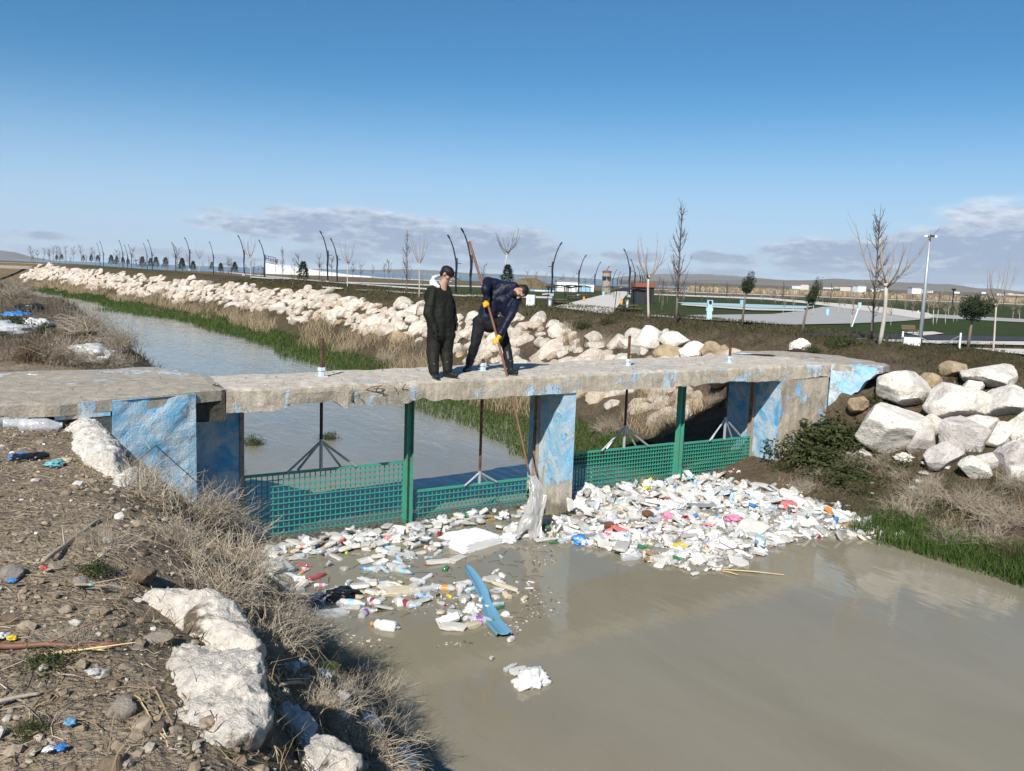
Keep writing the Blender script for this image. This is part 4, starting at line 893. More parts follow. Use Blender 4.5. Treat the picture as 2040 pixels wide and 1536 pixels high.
# ---- man bending over, thrusting the pole down
D2 = depth(np.array([-3.15, -4.2, .9]))
def B(u, v, off=0.0): return pd(u, v, D2 + off)
POLE_T = pd(935, 481, D2 - .10); POLE_B = aty(1055, 946, -5.28)
def on_pole(u):
    lo, hi = 0., 1.
    for _ in range(40):
        m_ = (lo + hi) / 2
        if prj(mx(POLE_T, POLE_B, m_))[0] < u: lo = m_
        else: hi = m_
    return mx(POLE_T, POLE_B, lo)
pole_dir = (POLE_B - POLE_T) / np.linalg.norm(POLE_B - POLE_T)
ben = thing('person', 'person in navy rain jacket and yellow gloves bending over, pushing a long pole', 'person', (-3.15, -4.2, 0))
g1, g2 = on_pole(967.5), on_pole(986.5)                                   # where the hands close on the pole
hd2 = B(1037, 581, -.10); look2 = -UPZ * .88 - SIDE * .10 - VIEW * .30
sh2, P2, Rm2 = head_shapes(hd2, look2, SIDE * .95 - UPZ * .12, .108)
hL, hR = B(957, 645, -.02), B(994, 648, .10); kL, kR = B(945, 690, -.06), B(1009, 692, .02); aL, aR = B(933, 731, .12), B(1017, 735, -.14)
tS, tM, tH = B(1008, 574, -.02), B(985, 597, .02), B(972, 634, .05)
sL, sR = B(972, 563, -.10), B(1028, 597, .02); e1 = B(967, 575, -.30); e2 = B(1019, 625, -.22)
w1 = g1 + UPZ * .085 + SIDE * .02 - VIEW * .02 ; w2 = g2 + SIDE * .055 + UPZ * .075 + VIEW * .02
body2 = sh2 + [('c', hd2 + (tS - hd2) * .2, tS, .055, .07), ('c', tS, tM, .09, .11), ('c', tM, tH, .11, .11), ('c', tH, mx(hL, hR, .5), .11, .10), ('c', mx(tS, sL, .3), sL, .07, .055), ('c', mx(tS, sR, .3), sR, .07, .055)]
for a_, k_, n_ in ((hL, kL, aL), (hR, kR, aR)): body2 += [('c', a_, k_, .075, .052), ('c', k_, n_, .05, .038)]
body2 += [('c', sL, e1, .055, .045), ('c', e1, w1, .042, .03), ('c', sR, e2, .055, .045), ('c', e2, w2, .042, .03)]
skin_obj('body', fuse(body2, .011, 3), MT['skin'], ben); eyes(P2, Rm2, .108, ben)
jk = [('c', B(1018, 573, -.04), B(1000, 578, 0), .10, .155), ('c', B(1000, 577, 0), B(984, 594, .02), .155, .175), ('c', B(984, 594, .02), B(973, 625, .04), .175, .165), ('c', B(973, 625, .04), B(958, 642, .0), .15, .10), ('c', B(970, 632, .0), B(948, 638, .02), .12, .06), ('c', B(965, 640, .05), B(985, 640, .1), .12, .10),
      ('c', B(1000, 590, .02), sR, .15, .10), ('c', B(990, 572, -.02), sL, .14, .095), ('c', B(1003, 600, -.02), B(1010, 622, .0), .14, .09),
      ('c', sL, e1, .085, .075), ('c', e1, mx(e1, w1, .8), .075, .056), ('c', sR, e2, .088, .075), ('c', e2, mx(e2, w2, .85), .075, .055), ('c', B(1024, 571, -.06), B(1018, 585, -.06), .075, .08)]
skin_obj('rain_jacket', fuse(jk, .013, 3, .009, 11, (7, 7, 7)), MT['cloth_navy'], ben)
tr = []
for a_, k_, n_ in ((hL, kL, aL), (hR, kR, aR)): tr += [('c', a_ + UPZ * .03, k_, .115, .080), ('c', k_, mx(k_, n_, .75), .078, .066)]
tr += [('c', hL + UPZ * .02, hR + UPZ * .02, .125, .13), ('c', mx(hL, hR, .5), tH, .14, .13)]
skin_obj('trousers', fuse(tr, .013, 3, .010, 13), MT['cloth_black'], ben)
for an, toe, kn in ((aL, B(925, 742, -.06), kL), (aR, B(1029, 745, -.24), kR)):
    b0 = boot(Z0, an, toe); b0.append(('c', mx(an, kn, .05), mx(an, kn, .72), .058, .078)); b0.append(('c', (*an[:2], Z0 + .06), mx(an, kn, .1), .052, .056)); skin_obj('boot', fuse(b0, .009, 2), MT['rubber'], ben)
# gloved hands closed round the pole
def grip(center, along, palm_from, thumb_sign):
    """a fist closed on a pole: palm behind it, four fingers wrapped round, thumb crossing over"""
    ax = along / np.linalg.norm(along); pn = palm_from - ax * (palm_from @ ax); pn /= np.linalg.norm(pn); tg = np.cross(ax, pn); R0 = .030; sh = []
    sh.append(('e', center + pn * (R0 + .014), (.046, .044, .020), np.stack([ax, tg, pn], 1)))
    for j in range(4):
        o = ax * (.033 - .022 * j); prev = None; rr = .0118 - .0008 * (j == 3)
        for a in np.linspace(.35, 3.9 - .25 * (j == 3), 7):
            p = center + o + (pn * math.cos(a) + tg * math.sin(a)) * (R0 + .004 + .003 * math.cos(3 * a))
            if prev is not None: sh.append(('c', prev, p, rr, rr - .0004))
            prev = p
    prev = None
    for a in np.linspace(-.4, -2.5, 5):
        p = center + ax * (thumb_sign * (.040 + .006 * a)) + (pn * math.cos(a) + tg * math.sin(a)) * (R0 + .006)
        if prev is not None: sh.append(('c', prev, p, .014, .0125))
        prev = p
    return sh
for g, w, ts in ((g1, w1, 1), (g2, w2, -1)):
    sh_ = grip(g, pole_dir, w - g, ts); sh_ += [('c', g + (w - g) * .5, w, .034, .038), ('c', w, w + (w - g) * .15, .040, .044)]
    skin_obj('glove', fuse(sh_, .0065, 1), MT['glove'], ben)
r2 = .108
skin_obj('hair', fuse([('e', P2(0, -.22, .42), (.86 * r2, 1.0 * r2, .84 * r2), Rm2), ('e', P2(0, -.6, -.05), (.74 * r2, .52 * r2, .6 * r2), Rm2)], .009, 2, .004, 7, (40, 40, 40)), MT['hair'], ben)
skin_obj('beard', fuse([('e', P2(0, .50, -.72), (.60 * r2, .62 * r2, .50 * r2), Rm2)], .008, 2), MT['hair'], ben)  # black beard over the bending man's jaw, in the hair material
# ---- the pole and the plastic sheet hanging from its end
pl = MB(); n = 24; ts = np.linspace(0, 1, n); pts = POLE_T[None] * (1 - ts)[:, None] + POLE_B[None] * ts[:, None]; pts = pts + np.sin(ts * math.pi)[:, None] * SIDE * .05
for k in (0, 1):
    pass
pole = tag(MB().tube(pts - POLE_B, np.linspace(.022, .018, n), 10).obj('long_pole', MT['pole'], smooth=True, loc=tuple(POLE_B)), 'long reddish brown wooden pole held by the bending man, reaching the water', 'pole')
def sheet():
    nu, nv = 30, 40; top = pd(1062, 948, depth(POLE_B) - .03); bot = pd(1062, 1072, depth(POLE_B) - .30); bot[2] = ZW + .02
    s_, t_ = np.meshgrid(np.linspace(-1, 1, nu), np.linspace(0, 1, nv), indexing='ij'); w = .05 + .17 * t_ ** .8
    P = top[None, None] * (1 - t_)[..., None] + bot[None, None] * t_[..., None] + SIDE * (s_ * w + .03 * np.sin(t_ * 5))[..., None]
    fold = .07 * np.sin(s_ * 3.3 + t_ * 4 + 1) * (.3 + t_) + .10 * fbm(np.stack([s_ * 1.6, t_ * 1.1, 0 * t_], -1).reshape(-1, 3), 4, 92).reshape(nu, nv) * (.3 + t_); P = P - VIEW * fold[..., None]; P = P + SIDE * (.07 * fbm(np.stack([s_ * .8, t_ * 2.5, 0 * t_], -1).reshape(-1, 3), 3, 94).reshape(nu, nv))[..., None]; P[:, -6:, 2] += (.10 * vnoise(np.stack([s_[:, 0] * 4, 0 * s_[:, 0], 0 * s_[:, 0]], -1), 5))[:, None] * np.linspace(0, 1, 6)[None]
    P = P + .02 * fbm(P.reshape(-1, 3) * 6, 4, 91).reshape(nu, nv)[..., None] * np.array([1, 1, .5])
    loc = bot.copy(); b = MB(); b.add(*grid_mesh(P - loc)); o = b.obj('plastic_sheet', MT['greyfilm'], smooth=True, loc=tuple(loc))
    sol = o.modifiers.new('thickness', 'SOLIDIFY'); sol.thickness = .004
    tag(o, 'torn grey plastic sheet hanging on the end of the pole below the pier', 'plastic sheet')
sheet()
# ------------------------------------------------------------------ rubbish on the water
def crumple(V, amp, f, seed): return V + amp * np.stack([fbm(V * f + 11 * k + seed, 3, seed + k) for k in range(3)], -1)
BP = [(.0, 0), (.030, 0), (.034, .008), (.034, .045), (.0315, .052), (.034, .06), (.034, .075)]
BL_ = [(.0345, .075), (.0345, .135)]
BN = [(.034, .135), (.0345, .15), (.030, .178), (.018, .203), (.0125, .212), (.0125, .222)]
BC = [(.0155, .218), (.0155, .236), (.0, .237)]
def bottle(name, label, cat, group, body, cap, lab, seed, k=1.0, fat=1.0, parts=True, squash=.006):
    """drink bottle lying on its side: body with shoulder and neck, screw cap, paper band"""
    def ring(pr): b = MB(); b.lathe([(r * fat, z - .118) for r, z in pr], 14); return b
    def fin(b): b.V = [np.stack([v[:, 2], v[:, 0], v[:, 1] * .96], -1) * k for v in b.V]; b.V = [crumple(v, squash * k, 16 / k, seed) for v in b.V]; return b
    body_b = ring(BP + [(.034, .135)] + BN[1:] if not lab else BP + [(.034, .135)] + BN[1:])
    if parts:
        o = fin(body_b).obj(name, body, smooth=True); tag(o, label, cat, group)
        if cap: fin(ring(BC)).obj('cap', cap, o, True)
        if lab: fin(ring([(r * 1.01, z) for r, z in BL_])).obj('paper_band', lab, o, True)
        return o
    b = MB(); b.lathe([(r * fat, z - .118) for r, z in BP + BN], 9, [0] * 6 + [1 if lab else 0] + [0] * 5)
    if cap: b.lathe([(r * fat, z - .118) for r, z in BC], 7, 2)
    fin(b); return b.mesh(name, [body, lab or body, cap or body], True)
def chunk_mesh(name, mat, seed, size, ax=.75, amp=.04): return rock_mesh(name, seed, mat, sub=2, size=size, planes=7, cut=(.5, .95), amp=amp, axis_cuts=ax, sharp=30)
def tray_mesh(name, mat, seed, L_=.2, W_=.14, H_=.035):
    b = MB(); o = [(-L_ / 2, -W_ / 2), (L_ / 2, -W_ / 2), (L_ / 2, W_ / 2), (-L_ / 2, W_ / 2)]; P = []
    for sc, z in ((1.0, H_), (.93, H_ - .004), (.8, .006), (.8, -.002), (.96, H_ - .012)): P.append([(x * sc, y * sc, z) for x, y in o])
    P = np.array(P); V = P.reshape(-1, 3); F = []
    for a, c in ((0, 1), (1, 2), (3, 4), (4, 0)):
        for k in range(4): F.append((a * 4 + k, a * 4 + (k + 1) % 4, c * 4 + (k + 1) % 4, c * 4 + k))
    F += [(8, 9, 10, 11), (15, 14, 13, 12)]
    b.add(crumple(V, .012, 7, seed), np.array(F)); return b.mesh(name, mat)
def cup_mesh(name, mat, seed, r=.04, h=.09):
    b = MB(); b.lathe([(0, 0), (r * .72, 0), (r, h), (r * 1.08, h), (r * 1.06, h + .004), (r * .95, h), (r * .68, .006), (0, .006)], 12); b.V = [crumple(v, .006, 14, seed) for v in b.V]; return b.mesh(name, mat, True)
def bag_mesh(name, mat, seed, s=.14, flat=.45):
    V, F = ICO[4]; P = V * np.array([s, s * .8, s * flat]); P = P * (1 + .45 * fbm(V * 1.6 + seed, 3, seed))[:, None]; r = 1 - 2 * np.abs(fbm(V * 3.5 + seed, 3, seed + 2)); P = P * (1 + .16 * r)[:, None]
    b = MB(); b.add(P, F); return b.mesh(name, mat, True)
def board_mesh(name, mat, seed, size):
    V, F = rockV(seed, 3, (.5, .5, .5), 5, (.66, 1), .03, axis_cuts=.62); P = V / .31 * np.asarray(size) / 1.0 * .5; b = MB(); b.add(P, F); return b.mesh(name, mat, True, sharp=30)
def can_mesh(name, mat, seed):
    b = MB(); b.lathe([(0, -.06), (.024, -.06), (.032, -.052), (.032, .052), (.025, .06), (.0, .058)], 12); b.V = [crumple(np.stack([v[:, 2], v[:, 0], v[:, 1]], -1), .008, 14, seed) for v in b.V]; return b.mesh(name, mat, True)
GB_, GF, GT, GC, GP = 'plastic bottles in the floating rubbish', 'foam chunks in the floating rubbish', 'foam trays in the floating rubbish', 'cups and cans in the floating rubbish', 'crumpled plastic bags in the floating rubbish'
PROT = []
for k, (body, cap, lab, w, words) in enumerate((('clear', 'white', None, 9, 'clear'), ('clear', 'blue', 'lightblue', 6, 'clear blue-banded'), ('clear', 'red', None, 5, 'clear red-capped'), ('clear', None, None, 8, 'open clear'), ('clearblue', 'blue', None, 4, 'bluish'), ('clear', 'white', 'white', 5, 'clear white-banded'), ('clearred', 'red', None, 1.2, 'red tinted'), ('cleargreen', 'green_pl', None, .6, 'green'), ('whiteplastic', 'white', None, 6, 'opaque white'), ('whiteplastic', 'blue', 'lightblue', 2, 'white blue-banded'), ('amber', None, None, 1.0, 'amber'), ('clear', 'orange', 'orange', 1, 'clear orange-banded'), ('whiteplastic', 'red', 'salmon', 1.2, 'white pink-banded'), ('clear', 'white', 'maroon', .9, 'clear maroon-banded'))):
    PROT.append(('bottle', words, bottle('bottle', None, None, None, MT[body], MT[cap] if cap else None, MT[lab] if lab else None, 600 + k, 1.0, 1.0, False, .013), w))
for k in range(6): PROT.append(('foam_chunk', 'white', (board_mesh('foam_chunk', MT['foam'], 620 + k, (.26 - .05 * (k % 3), .12 + .04 * (k % 2), .035 + .025 * (k % 3))) if k % 3 < 2 else chunk_mesh('foam_chunk', MT['foam'], 620 + k, (.13, .10, .06))), 4.5))
for k in range(3): PROT.append(('foam_chunk', 'yellowed', chunk_mesh('foam_chunk', MT['cream'], 630 + k, (.09, .07, .04), .75, .09), 2.6))
for k in range(3): PROT.append(('foam_tray', 'white', tray_mesh('foam_tray', MT['whiteplastic'], 640 + k, .24, .17), 3))
PROT.append(('foam_tray', 'pink', tray_mesh('foam_tray', MT['salmon'], 644, .2, .15), .3))
for k, (m_, w, words) in enumerate((('whiteplastic', 3, 'white'), ('clear', 3, 'clear'), ('red', .25, 'red'), ('lightblue', .3, 'light blue'))): PROT.append(('cup', words, cup_mesh('cup', MT[m_], 650 + k), w))
for k, (m_, w, words) in enumerate((('blue', .25, 'blue'), ('red', .25, 'red'), ('yellow', .25, 'yellow'), ('lime', .2, 'lime'))): PROT.append(('can', words, can_mesh('can', MT[m_], 660 + k), w))
for k, (m_, w, words) in enumerate((('whiteplastic', 3.5, 'white'), ('film', 3.5, 'translucent'), ('whiteplastic', 2, 'white'), ('pink', .2, 'pink'), ('blue', .15, 'blue'))): PROT.append(('plastic_bag', words, bag_mesh('plastic_bag', MT[m_], 670 + k, .12), w))
KINDW = np.array([p[3] for p in PROT]); KINDW = KINDW / KINDW.sum()
GRP = {'bottle': GB_, 'foam_chunk': GF, 'foam_tray': GT, 'cup': GC, 'can': GC, 'plastic_bag': GP}
CATN = {'bottle': 'bottle', 'foam_chunk': 'foam', 'foam_tray': 'tray', 'cup': 'cup', 'can': 'can', 'plastic_bag': 'bag'}
LITTER = {}
def put(p, P, tilt, zone, s=1.0):
    kind, words, me, _ = PROT[p]; o = bpy.data.objects.new(kind, me); COL.objects.link(o); o.location = tuple(P)
    if kind == 'cup': tilt = tilt * 3
    o.rotation_euler = (rng.uniform(0, 6.28) if kind == 'bottle' else rng.normal() * tilt, rng.normal() * tilt, rng.uniform(0, 6.28)); o.scale = (s * rng.uniform(.85, 1.2), s * rng.uniform(.85, 1.1), s)
    tag(o, None, CATN[kind], GRP[kind]); LITTER.setdefault((kind, words, zone), []).append(o); return o
def inside(p, poly):
    x, y = p; c = False; n = len(poly)
    for i in range(n):
        (x1, y1), (x2, y2) = poly[i], poly[(i + 1) % n]
        if (y1 > y) != (y2 > y) and x < (x2 - x1) * (y - y1) / (y2 - y1) + x1: c = not c
    return c
# the heap piled up against the two right screens
HEAP = [(-1.72, -3.98), (1.3, -3.76), (3.38, -3.64), (3.45, -4.6), (3.6, -5.4), (3.4, -6.4), (3.1, -7.4), (2.8, -8.05), (2.0, -7.75), (1.1, -7.35), (.2, -7.45), (-1.2, -8.0), (-1.7, -7.85), (-2.05, -7.35), (-2.25, -6.7), (-2.6, -6.2), (-2.85, -5.75), (-2.6, -5.1), (-1.72, -4.95)]
def heap_h(x, y):
    d = min(abs(y - float(yg(x))), 9); e = min(math.hypot(x - a, y - c) for a, c in HEAP[8:17]); g = max(0, min(1, e / 1.2))
    return .03 + g * (.04 + .13 * max(0, 1 - d / 3.4) ** 1.2)
def zone_of(x, y):
    if y > float(yg(x)) - .95: return 'touching the right screens' if x > -.1 else 'close to the pier'
    if x > 1.7: return 'towards the right bank'
    if y < -6.7: return 'at the front edge of the heap'
    if x < -1.3: return 'left of the heap by the pier'
    return 'in the middle of the heap'
hp = []; BURIED = []
def heap():
    tries = 0
    while len(hp) < 720 and tries < 60000:
        tries += 1; x, y = rng.uniform(-2.9, 3.7), rng.uniform(-8.1, -3.6)
        if not inside((x, y), HEAP): continue
        md = .115 if len(hp) < 460 else .075
        if any((x - a) ** 2 + (y - c) ** 2 < md * md for a, c, _ in hp[-300:]): continue
        up = rng.random(); z = ZW + heap_h(x, y) * (.75 + .45 * up); p = int(rng.choice(len(PROT), p=KINDW)); hp.append((x, y, p))
        if PROT[p][0] == 'bottle' and len(hp) > 430 or len(hp) > 600: BURIED.append((p, (x, y, z - .03))); continue
        put(p, (x, y, z), .35, zone_of(x, y), 1.12)
    # fine fragments wedged between the larger pieces
    b = MB(); protos = [rockV(690 + k, 1, (1, .8, .5), 5, (.6, .95), .08) for k in range(6)]; mats = ['foam', 'cream', 'whiteplastic', 'film', 'greypl', 'wood', 'brownpl', 'red', 'lightblue', 'blue', 'sodden']; w = np.array([9, 5, 5, 4, 2, 3, 1, .35, .4, .3, 4]); w /= w.sum()
    n = 0
    while n < 9500:
        x, y = rng.uniform(-2.9, 3.7), rng.uniform(-8.05, -3.6)
        if not inside((x, y), HEAP): continue
        V, F = protos[n % 6]; s = rng.uniform(.02, .06); b.add((V * s * np.array([1, 1, .5])) @ rotm(*rng.normal(size=2) * .5, rng.uniform(0, 6.28)).T + (x, y, ZW + heap_h(x, y) * (.35 + .5 * rng.random())), F, int(rng.choice(len(mats), p=w))); n += 1
    for p, Q in BURIED:                              # pieces half sunk among the others
        me = PROT[p][2]; V = np.array([v.co[:] for v in me.vertices]); V = V @ rotm(rng.uniform(0, 6), rng.normal() * .35, rng.uniform(0, 6.28)).T * 1.2 + np.array(Q)
        for m_ in (3, 4): b.add(V, np.array([list(f.vertices) for f in me.polygons if len(f.vertices) == m_], int).reshape(-1, m_), 3 if me.materials[0].name.startswith('clear') else 2)
    # the bed of sodden rubbish carrying it
    xs, ys = np.linspace(-2.9, 3.7, 90), np.linspace(-8.05, -3.6, 70); H = np.array([[ZW - .3 + (heap_h(x, y) * .62 + .31 if inside((x, y), HEAP) else 0) for y in ys] for x in xs]); X, Y = np.meshgrid(xs, ys, indexing='ij')
    G = np.stack([X, Y, H + .035 * fbm(np.stack([X, Y, 0 * X], -1).reshape(-1, 3) * 6, 4, 95).reshape(X.shape)], -1); b.add(*grid_mesh(G), 10)
    tag(b.obj('litter_fragments', [MT[m_] for m_ in mats]), kind='stuff')
heap()
# rubbish drifting below the two left screens
def drift(poly_px, n, zone, pile=.0, md=.10, w=None, smax=1.0):
    pts = []; us = [p[0] for p in poly_px]; vs = [p[1] for p in poly_px]; t = 0
    while len(pts) < n and t < 20000:
        t += 1; u, v = rng.uniform(min(us), max(us)), rng.uniform(min(vs), max(vs))
        if not inside((u, v), poly_px): continue
        P = atz(u, v, ZW)
        if any((P[0] - a[0]) ** 2 + (P[1] - a[1]) ** 2 < md * md for a in pts): continue
        if P[1] > float(yg(P[0])) - .08: continue
        pts.append(P); put(int(rng.choice(len(PROT), p=KINDW)), (P[0], P[1], ZW + .005 + pile * rng.random()), .18, zone, smax * rng.uniform(.7, 1.05))
drift([(528, 1098), (640, 1068), (800, 1050), (808, 1072), (760, 1092), (640, 1110), (540, 1118)], 70, 'along the tall left screen', .06)
drift([(818, 1046), (900, 1034), (985, 1025), (1050, 1012), (1050, 1030), (960, 1045), (900, 1060), (905, 1090), (800, 1105), (815, 1070)], 66, 'along the low left screen', .08)
drift([(560, 1105), (880, 1085), (885, 1125), (760, 1135), (600, 1140)], 30, 'drifting before the left screens', .02, .14)
drift([(690, 1150), (800, 1135), (860, 1180), (840, 1210), (760, 1225), (660, 1220), (640, 1190)], 34, 'in the raft around the black bag', .03, .12)
drift([(840, 1150), (930, 1165), (965, 1200), (960, 1245), (880, 1255), (850, 1200)], 22, 'in the raft left of the blue strip', .02, .13)
drift([(965, 1140), (1010, 1140), (1010, 1230), (985, 1215)], 9, 'right of the blue strip', .01, .12, smax=.8)
drift([(985, 1040), (1045, 1040), (1048, 1078), (1000, 1082)], 12, 'between the foam box and the sheet', .03, .12)
drift([(1020, 1160), (1060, 1160), (1060, 1200), (1030, 1200)], 6, 'floating alone in open water', .0, .1, smax=.45)
drift([(500, 1120), (600, 1135), (640, 1200), (560, 1180)], 14, 'caught in the scrub of the left bank', .04, .14)
def specks():
    b = MB(); protos = [rockV(695 + k, 1, (1, .7, .25), 5, (.6, .95), .1) for k in range(4)]; n = 0
    while n < 1500:
        u, v = rng.uniform(520, 1120), rng.uniform(1040, 1290)
        if vnoise([[u * .012, v * .02, 0]], 71)[0] < .08 + (v > 1230) * .3: continue
        P = atz(u, v, ZW + .004)
        if P[1] > float(yg(P[0])) - .1: continue
        V, F = protos[n % 4]; s = min(.035, float(rng.lognormal(-4.7, .6))); b.add((V * s) @ rotm(0, 0, rng.uniform(0, 6.28)).T + P, F, int(rng.choice(4, p=[.4, .2, .2, .2]))); n += 1
    m_ = 260; P = np.array([atz(rng.uniform(530, 1075), rng.uniform(1045, 1230), ZW + .006) for _ in range(m_)]); P = P[[p[1] < float(yg(p[0])) - .1 for p in P]]; m_ = len(P); a = rng.uniform(0, 6.28, m_); L_ = rng.uniform(.04, .2, m_); D = np.stack([np.cos(a), np.sin(a), 0 * a], -1) * L_[:, None]; C = np.stack([P, P + D * .5 + np.array([0, 0, .01]), P + D], 1); b.strands(C, np.full((m_, 3), .0035), 3, 4)
    xs = np.concatenate([rng.uniform(-7.1, -4.7, 260), rng.uniform(-4.5, -2.1, 220), rng.uniform(-1.7, 3.3, 160)]); m_ = len(xs); P = np.stack([xs, yg(xs) - .05 - np.abs(rng.normal(size=m_)) * .10, np.full(m_, ZW + .02) + .05 * rng.random(m_) + np.where(xs > -1.8, .16, 0)], -1); D = np.stack([rng.normal(size=m_), rng.normal(size=m_) * .4, rng.normal(size=m_) * .25], -1) * .12; b.strands(np.stack([P, P + D * .5 + np.array([0, 0, .015]), P + D], 1), np.full((m_, 3), .004), 3, 3 + 0)
    tag(b.obj('floating_specks', [MT[k] for k in ('foam', 'cream', 'sodden', 'twigdark', 'twigdark')]), kind='stuff')
specks()
def label_litter():
    noun = {'bottle': 'plastic bottle', 'foam_chunk': 'foam chunk', 'foam_tray': 'shallow tray', 'cup': 'plastic cup', 'can': 'drink can', 'plastic_bag': 'crumpled bag'}
    for (kind, words, zone), l in LITTER.items():
        order_labels(l, words + ' ' + noun[kind] + ' ' + zone + (', {o} from left' if len(l) > 1 else ''))
label_litter()
# ---- single pieces that stand out
def at_w(u, v, dz=0.0): P = atz(u, v, ZW); P[2] += dz; return P
def single(me_or_obj, u, v, label, cat, rz=0.0, dz=.02, rx=0.0, ry=0.0, s=1.0, name=None, P=None):
    if isinstance(me_or_obj, bpy.types.Mesh): o = bpy.data.objects.new(name or me_or_obj.name, me_or_obj); COL.objects.link(o)
    else: o = me_or_obj
    o.location = tuple(at_w(u, v, dz) if P is None else P); o.rotation_euler = (rx, ry, rz); o.scale = (s, s, s); return tag(o, label, cat)
MT['whitefoam'] = simple('clean_white_foam', (.80, .79, .77), .8, .2, 0, .05, 7, .006, 60)
def box_foam():
    b = MB(); b.add(*(lambda V, F: (V / .31 * np.array([.74, .52, .2]) * .5, F))(*rockV(701, 4, (.5, .5, .5), 2, (.93, 1), .012, axis_cuts=.62))); return b.mesh('foam_box', MT['whitefoam'])
single(box_foam(), 941, 1084, 'large white foam box floating below the low left screen', 'foam box', .25, .05, .06, .05)
def strip():
    ctl = [(929, 1134), (945, 1160), (962, 1188), (974, 1216), (985, 1244), (1004, 1272)]; pts = np.array([at_w(u, v, .03) for u, v in ctl]); c = pts.mean(0); t = np.linspace(0, 5, 40)
    P = np.stack([np.interp(t, range(6), pts[:, k]) for k in range(3)], -1); T = np.gradient(P, axis=0); T /= np.linalg.norm(T, axis=1, keepdims=True); S = np.cross(T, UPZ); w = np.interp(t, [0, .4, 2, 2.6, 3.4, 5], [.02, .06, .075, .06, .10, .095])
    prof = [(-1, .0), (-.9, .035), (-.3, .01), (.3, .01), (.9, .035), (1, .0)]
    G = np.stack([P + S * (w * a)[:, None] + UPZ * (z + .03 * np.sin(t * 1.4))[:, None] for a, z in prof], 1); b = MB(); b.add(*grid_mesh(G - c)); o = b.obj('plastic_strip', MT['plank'], smooth=False, loc=tuple(c)); m = o.modifiers.new('thickness', 'SOLIDIFY'); m.thickness = .014
    tag(o, 'long twisted blue grey plastic strip floating in the middle', 'plastic strip')
strip()
SB = lambda lab, body, cap, band, seed, k=1.0, fat=1.0: bottle('bottle', lab, 'bottle', 'bottles that stand out in the rubbish', MT[body], MT[cap] if cap else None, MT[band] if band else None, seed, k, fat)
for k, (u, v, lab, body, cap, band, sc, fat, rz) in enumerate((
    (631, 1152, 'red bottle floating near the scrub left of the raft', 'clearred', 'red', None, 1.25, 1.0, .5), (640, 1168, 'small pink bottle beside the red one', 'whiteplastic', 'pink', 'pink', .75, 1.0, -.2), (741, 1136, 'small blue-capped clear bottle alone above the raft', 'clear', 'blue', 'lightblue', 1.0, 1.0, -.4),
    (797, 1134, 'clear crushed bottle with white foam beside it above the raft', 'clear', 'white', None, 1.3, 1.1, .1), (703, 1205, 'white and light blue shampoo bottle below the black bag', 'whiteplastic', 'lightblue', 'lightblue', 1.35, 1.2, -.6), (743, 1200, 'maroon banded juice bottle in the raft right of the shampoo bottle', 'whiteplastic', 'maroon', 'maroon', 1.1, 1.2, 1.9),
    (728, 1222, 'clear bottle with a purple band at the front of the raft', 'clear', None, 'purple', 1.2, 1.1, .9), (666, 1226, 'large clear bottle without cap at the front left of the raft', 'clear', None, None, 1.75, 1.2, -.15), (810, 1206, 'clear bottle with a dark red band standing out at the raft end', 'clear', None, 'maroon', 1.4, 1.1, -1.0),
    (889, 1174, 'orange banded clear bottle left of the blue strip', 'clear', 'orange', 'orange', 1.3, 1.1, -.6), (855, 1176, 'red-capped crushed bottle left of the orange banded one', 'clear', 'red', None, 1.5, 1.0, -.1), (846, 1191, 'blue banded bottle below the red-capped crushed one', 'clear', None, 'blue', 1.1, 1.0, -.5),
    (958, 1238, 'bottle with purple band and green cap touching the blue strip', 'clear', 'green_pl', 'purple', 1.3, 1.1, -.5), (900, 1232, 'small clear bottle alone below the left raft', 'clear', 'white', None, 1.05, 1.0, -.1), (888, 1134, 'dark green bottle between two flat foam pieces', 'cleargreen', 'black_pl', None, .9, 1.2, .9),
    (997, 1110, 'tiny dark bottle alone in the water right of the foam box', 'clearblue', 'black_pl', None, .6, 1.1, 1.4), (1017, 1332, 'small clear bottle beside the white bag in open water', 'clear', 'white', None, .8, 1.1, .4), (566, 1093, 'white bottle with a red cap near the left end of the tall screen', 'whiteplastic', 'red', None, 1.35, 1.2, 3.6),
    (932, 1178, 'small light blue bottle left of the strip', 'clearblue', 'lightblue', 'lightblue', .8, 1.0, 1.2), (995, 1213, 'green bottle end right of the strip', 'cleargreen', 'green_pl', None, .7, 1.0, .3),
    (1145, 1058, 'green bottle with a yellow cap left of the heap by the sheet', 'cleargreen', 'yellow', None, 1.1, 1.0, .3), (1127, 1078, 'clear open bottle floating ahead of the heap below the pier', 'clear', None, None, 1.3, 1.2, .4), (1262, 1113, 'large clear bottle at the front edge of the heap', 'clear', 'white', None, 1.7, 1.1, -.1), (1206, 1086, 'blue drink bottle standing in the water before the heap', 'clearblue', 'blue', 'lightblue', .9, 1.1, 1.3), (1104, 1083, 'dark green bottle neck poking from white foam under the sheet', 'cleargreen', 'green_pl', None, .7, .8, -.1))):
    o = SB(lab, body, cap, band, 720 + k, sc, fat); o.location = tuple(at_w(u, v, .015)); o.rotation_euler = (rng.uniform(0, 6), 0, rz)
single(bag_mesh('plastic_bag', MT['black_pl'], 751, .20, .35), 676, 1187, 'black plastic bag floating at the left of the raft', 'bag', .1)
single(bag_mesh('plastic_bag', MT['whiteplastic'], 752, .17, .6), 1056, 1360, 'white tied plastic bag floating alone in open water', 'bag', .2)
single(bag_mesh('plastic_bag', MT['whiteplastic'], 753, .17, .5), 1016, 1076, 'white plastic bag between the foam box and the torn sheet', 'bag', .6)
single(bag_mesh('plastic_bag', MT['film'], 754, .24, .4), 548, 1140, 'crumpled clear film caught at the left bank scrub', 'plastic film', .2, .05)
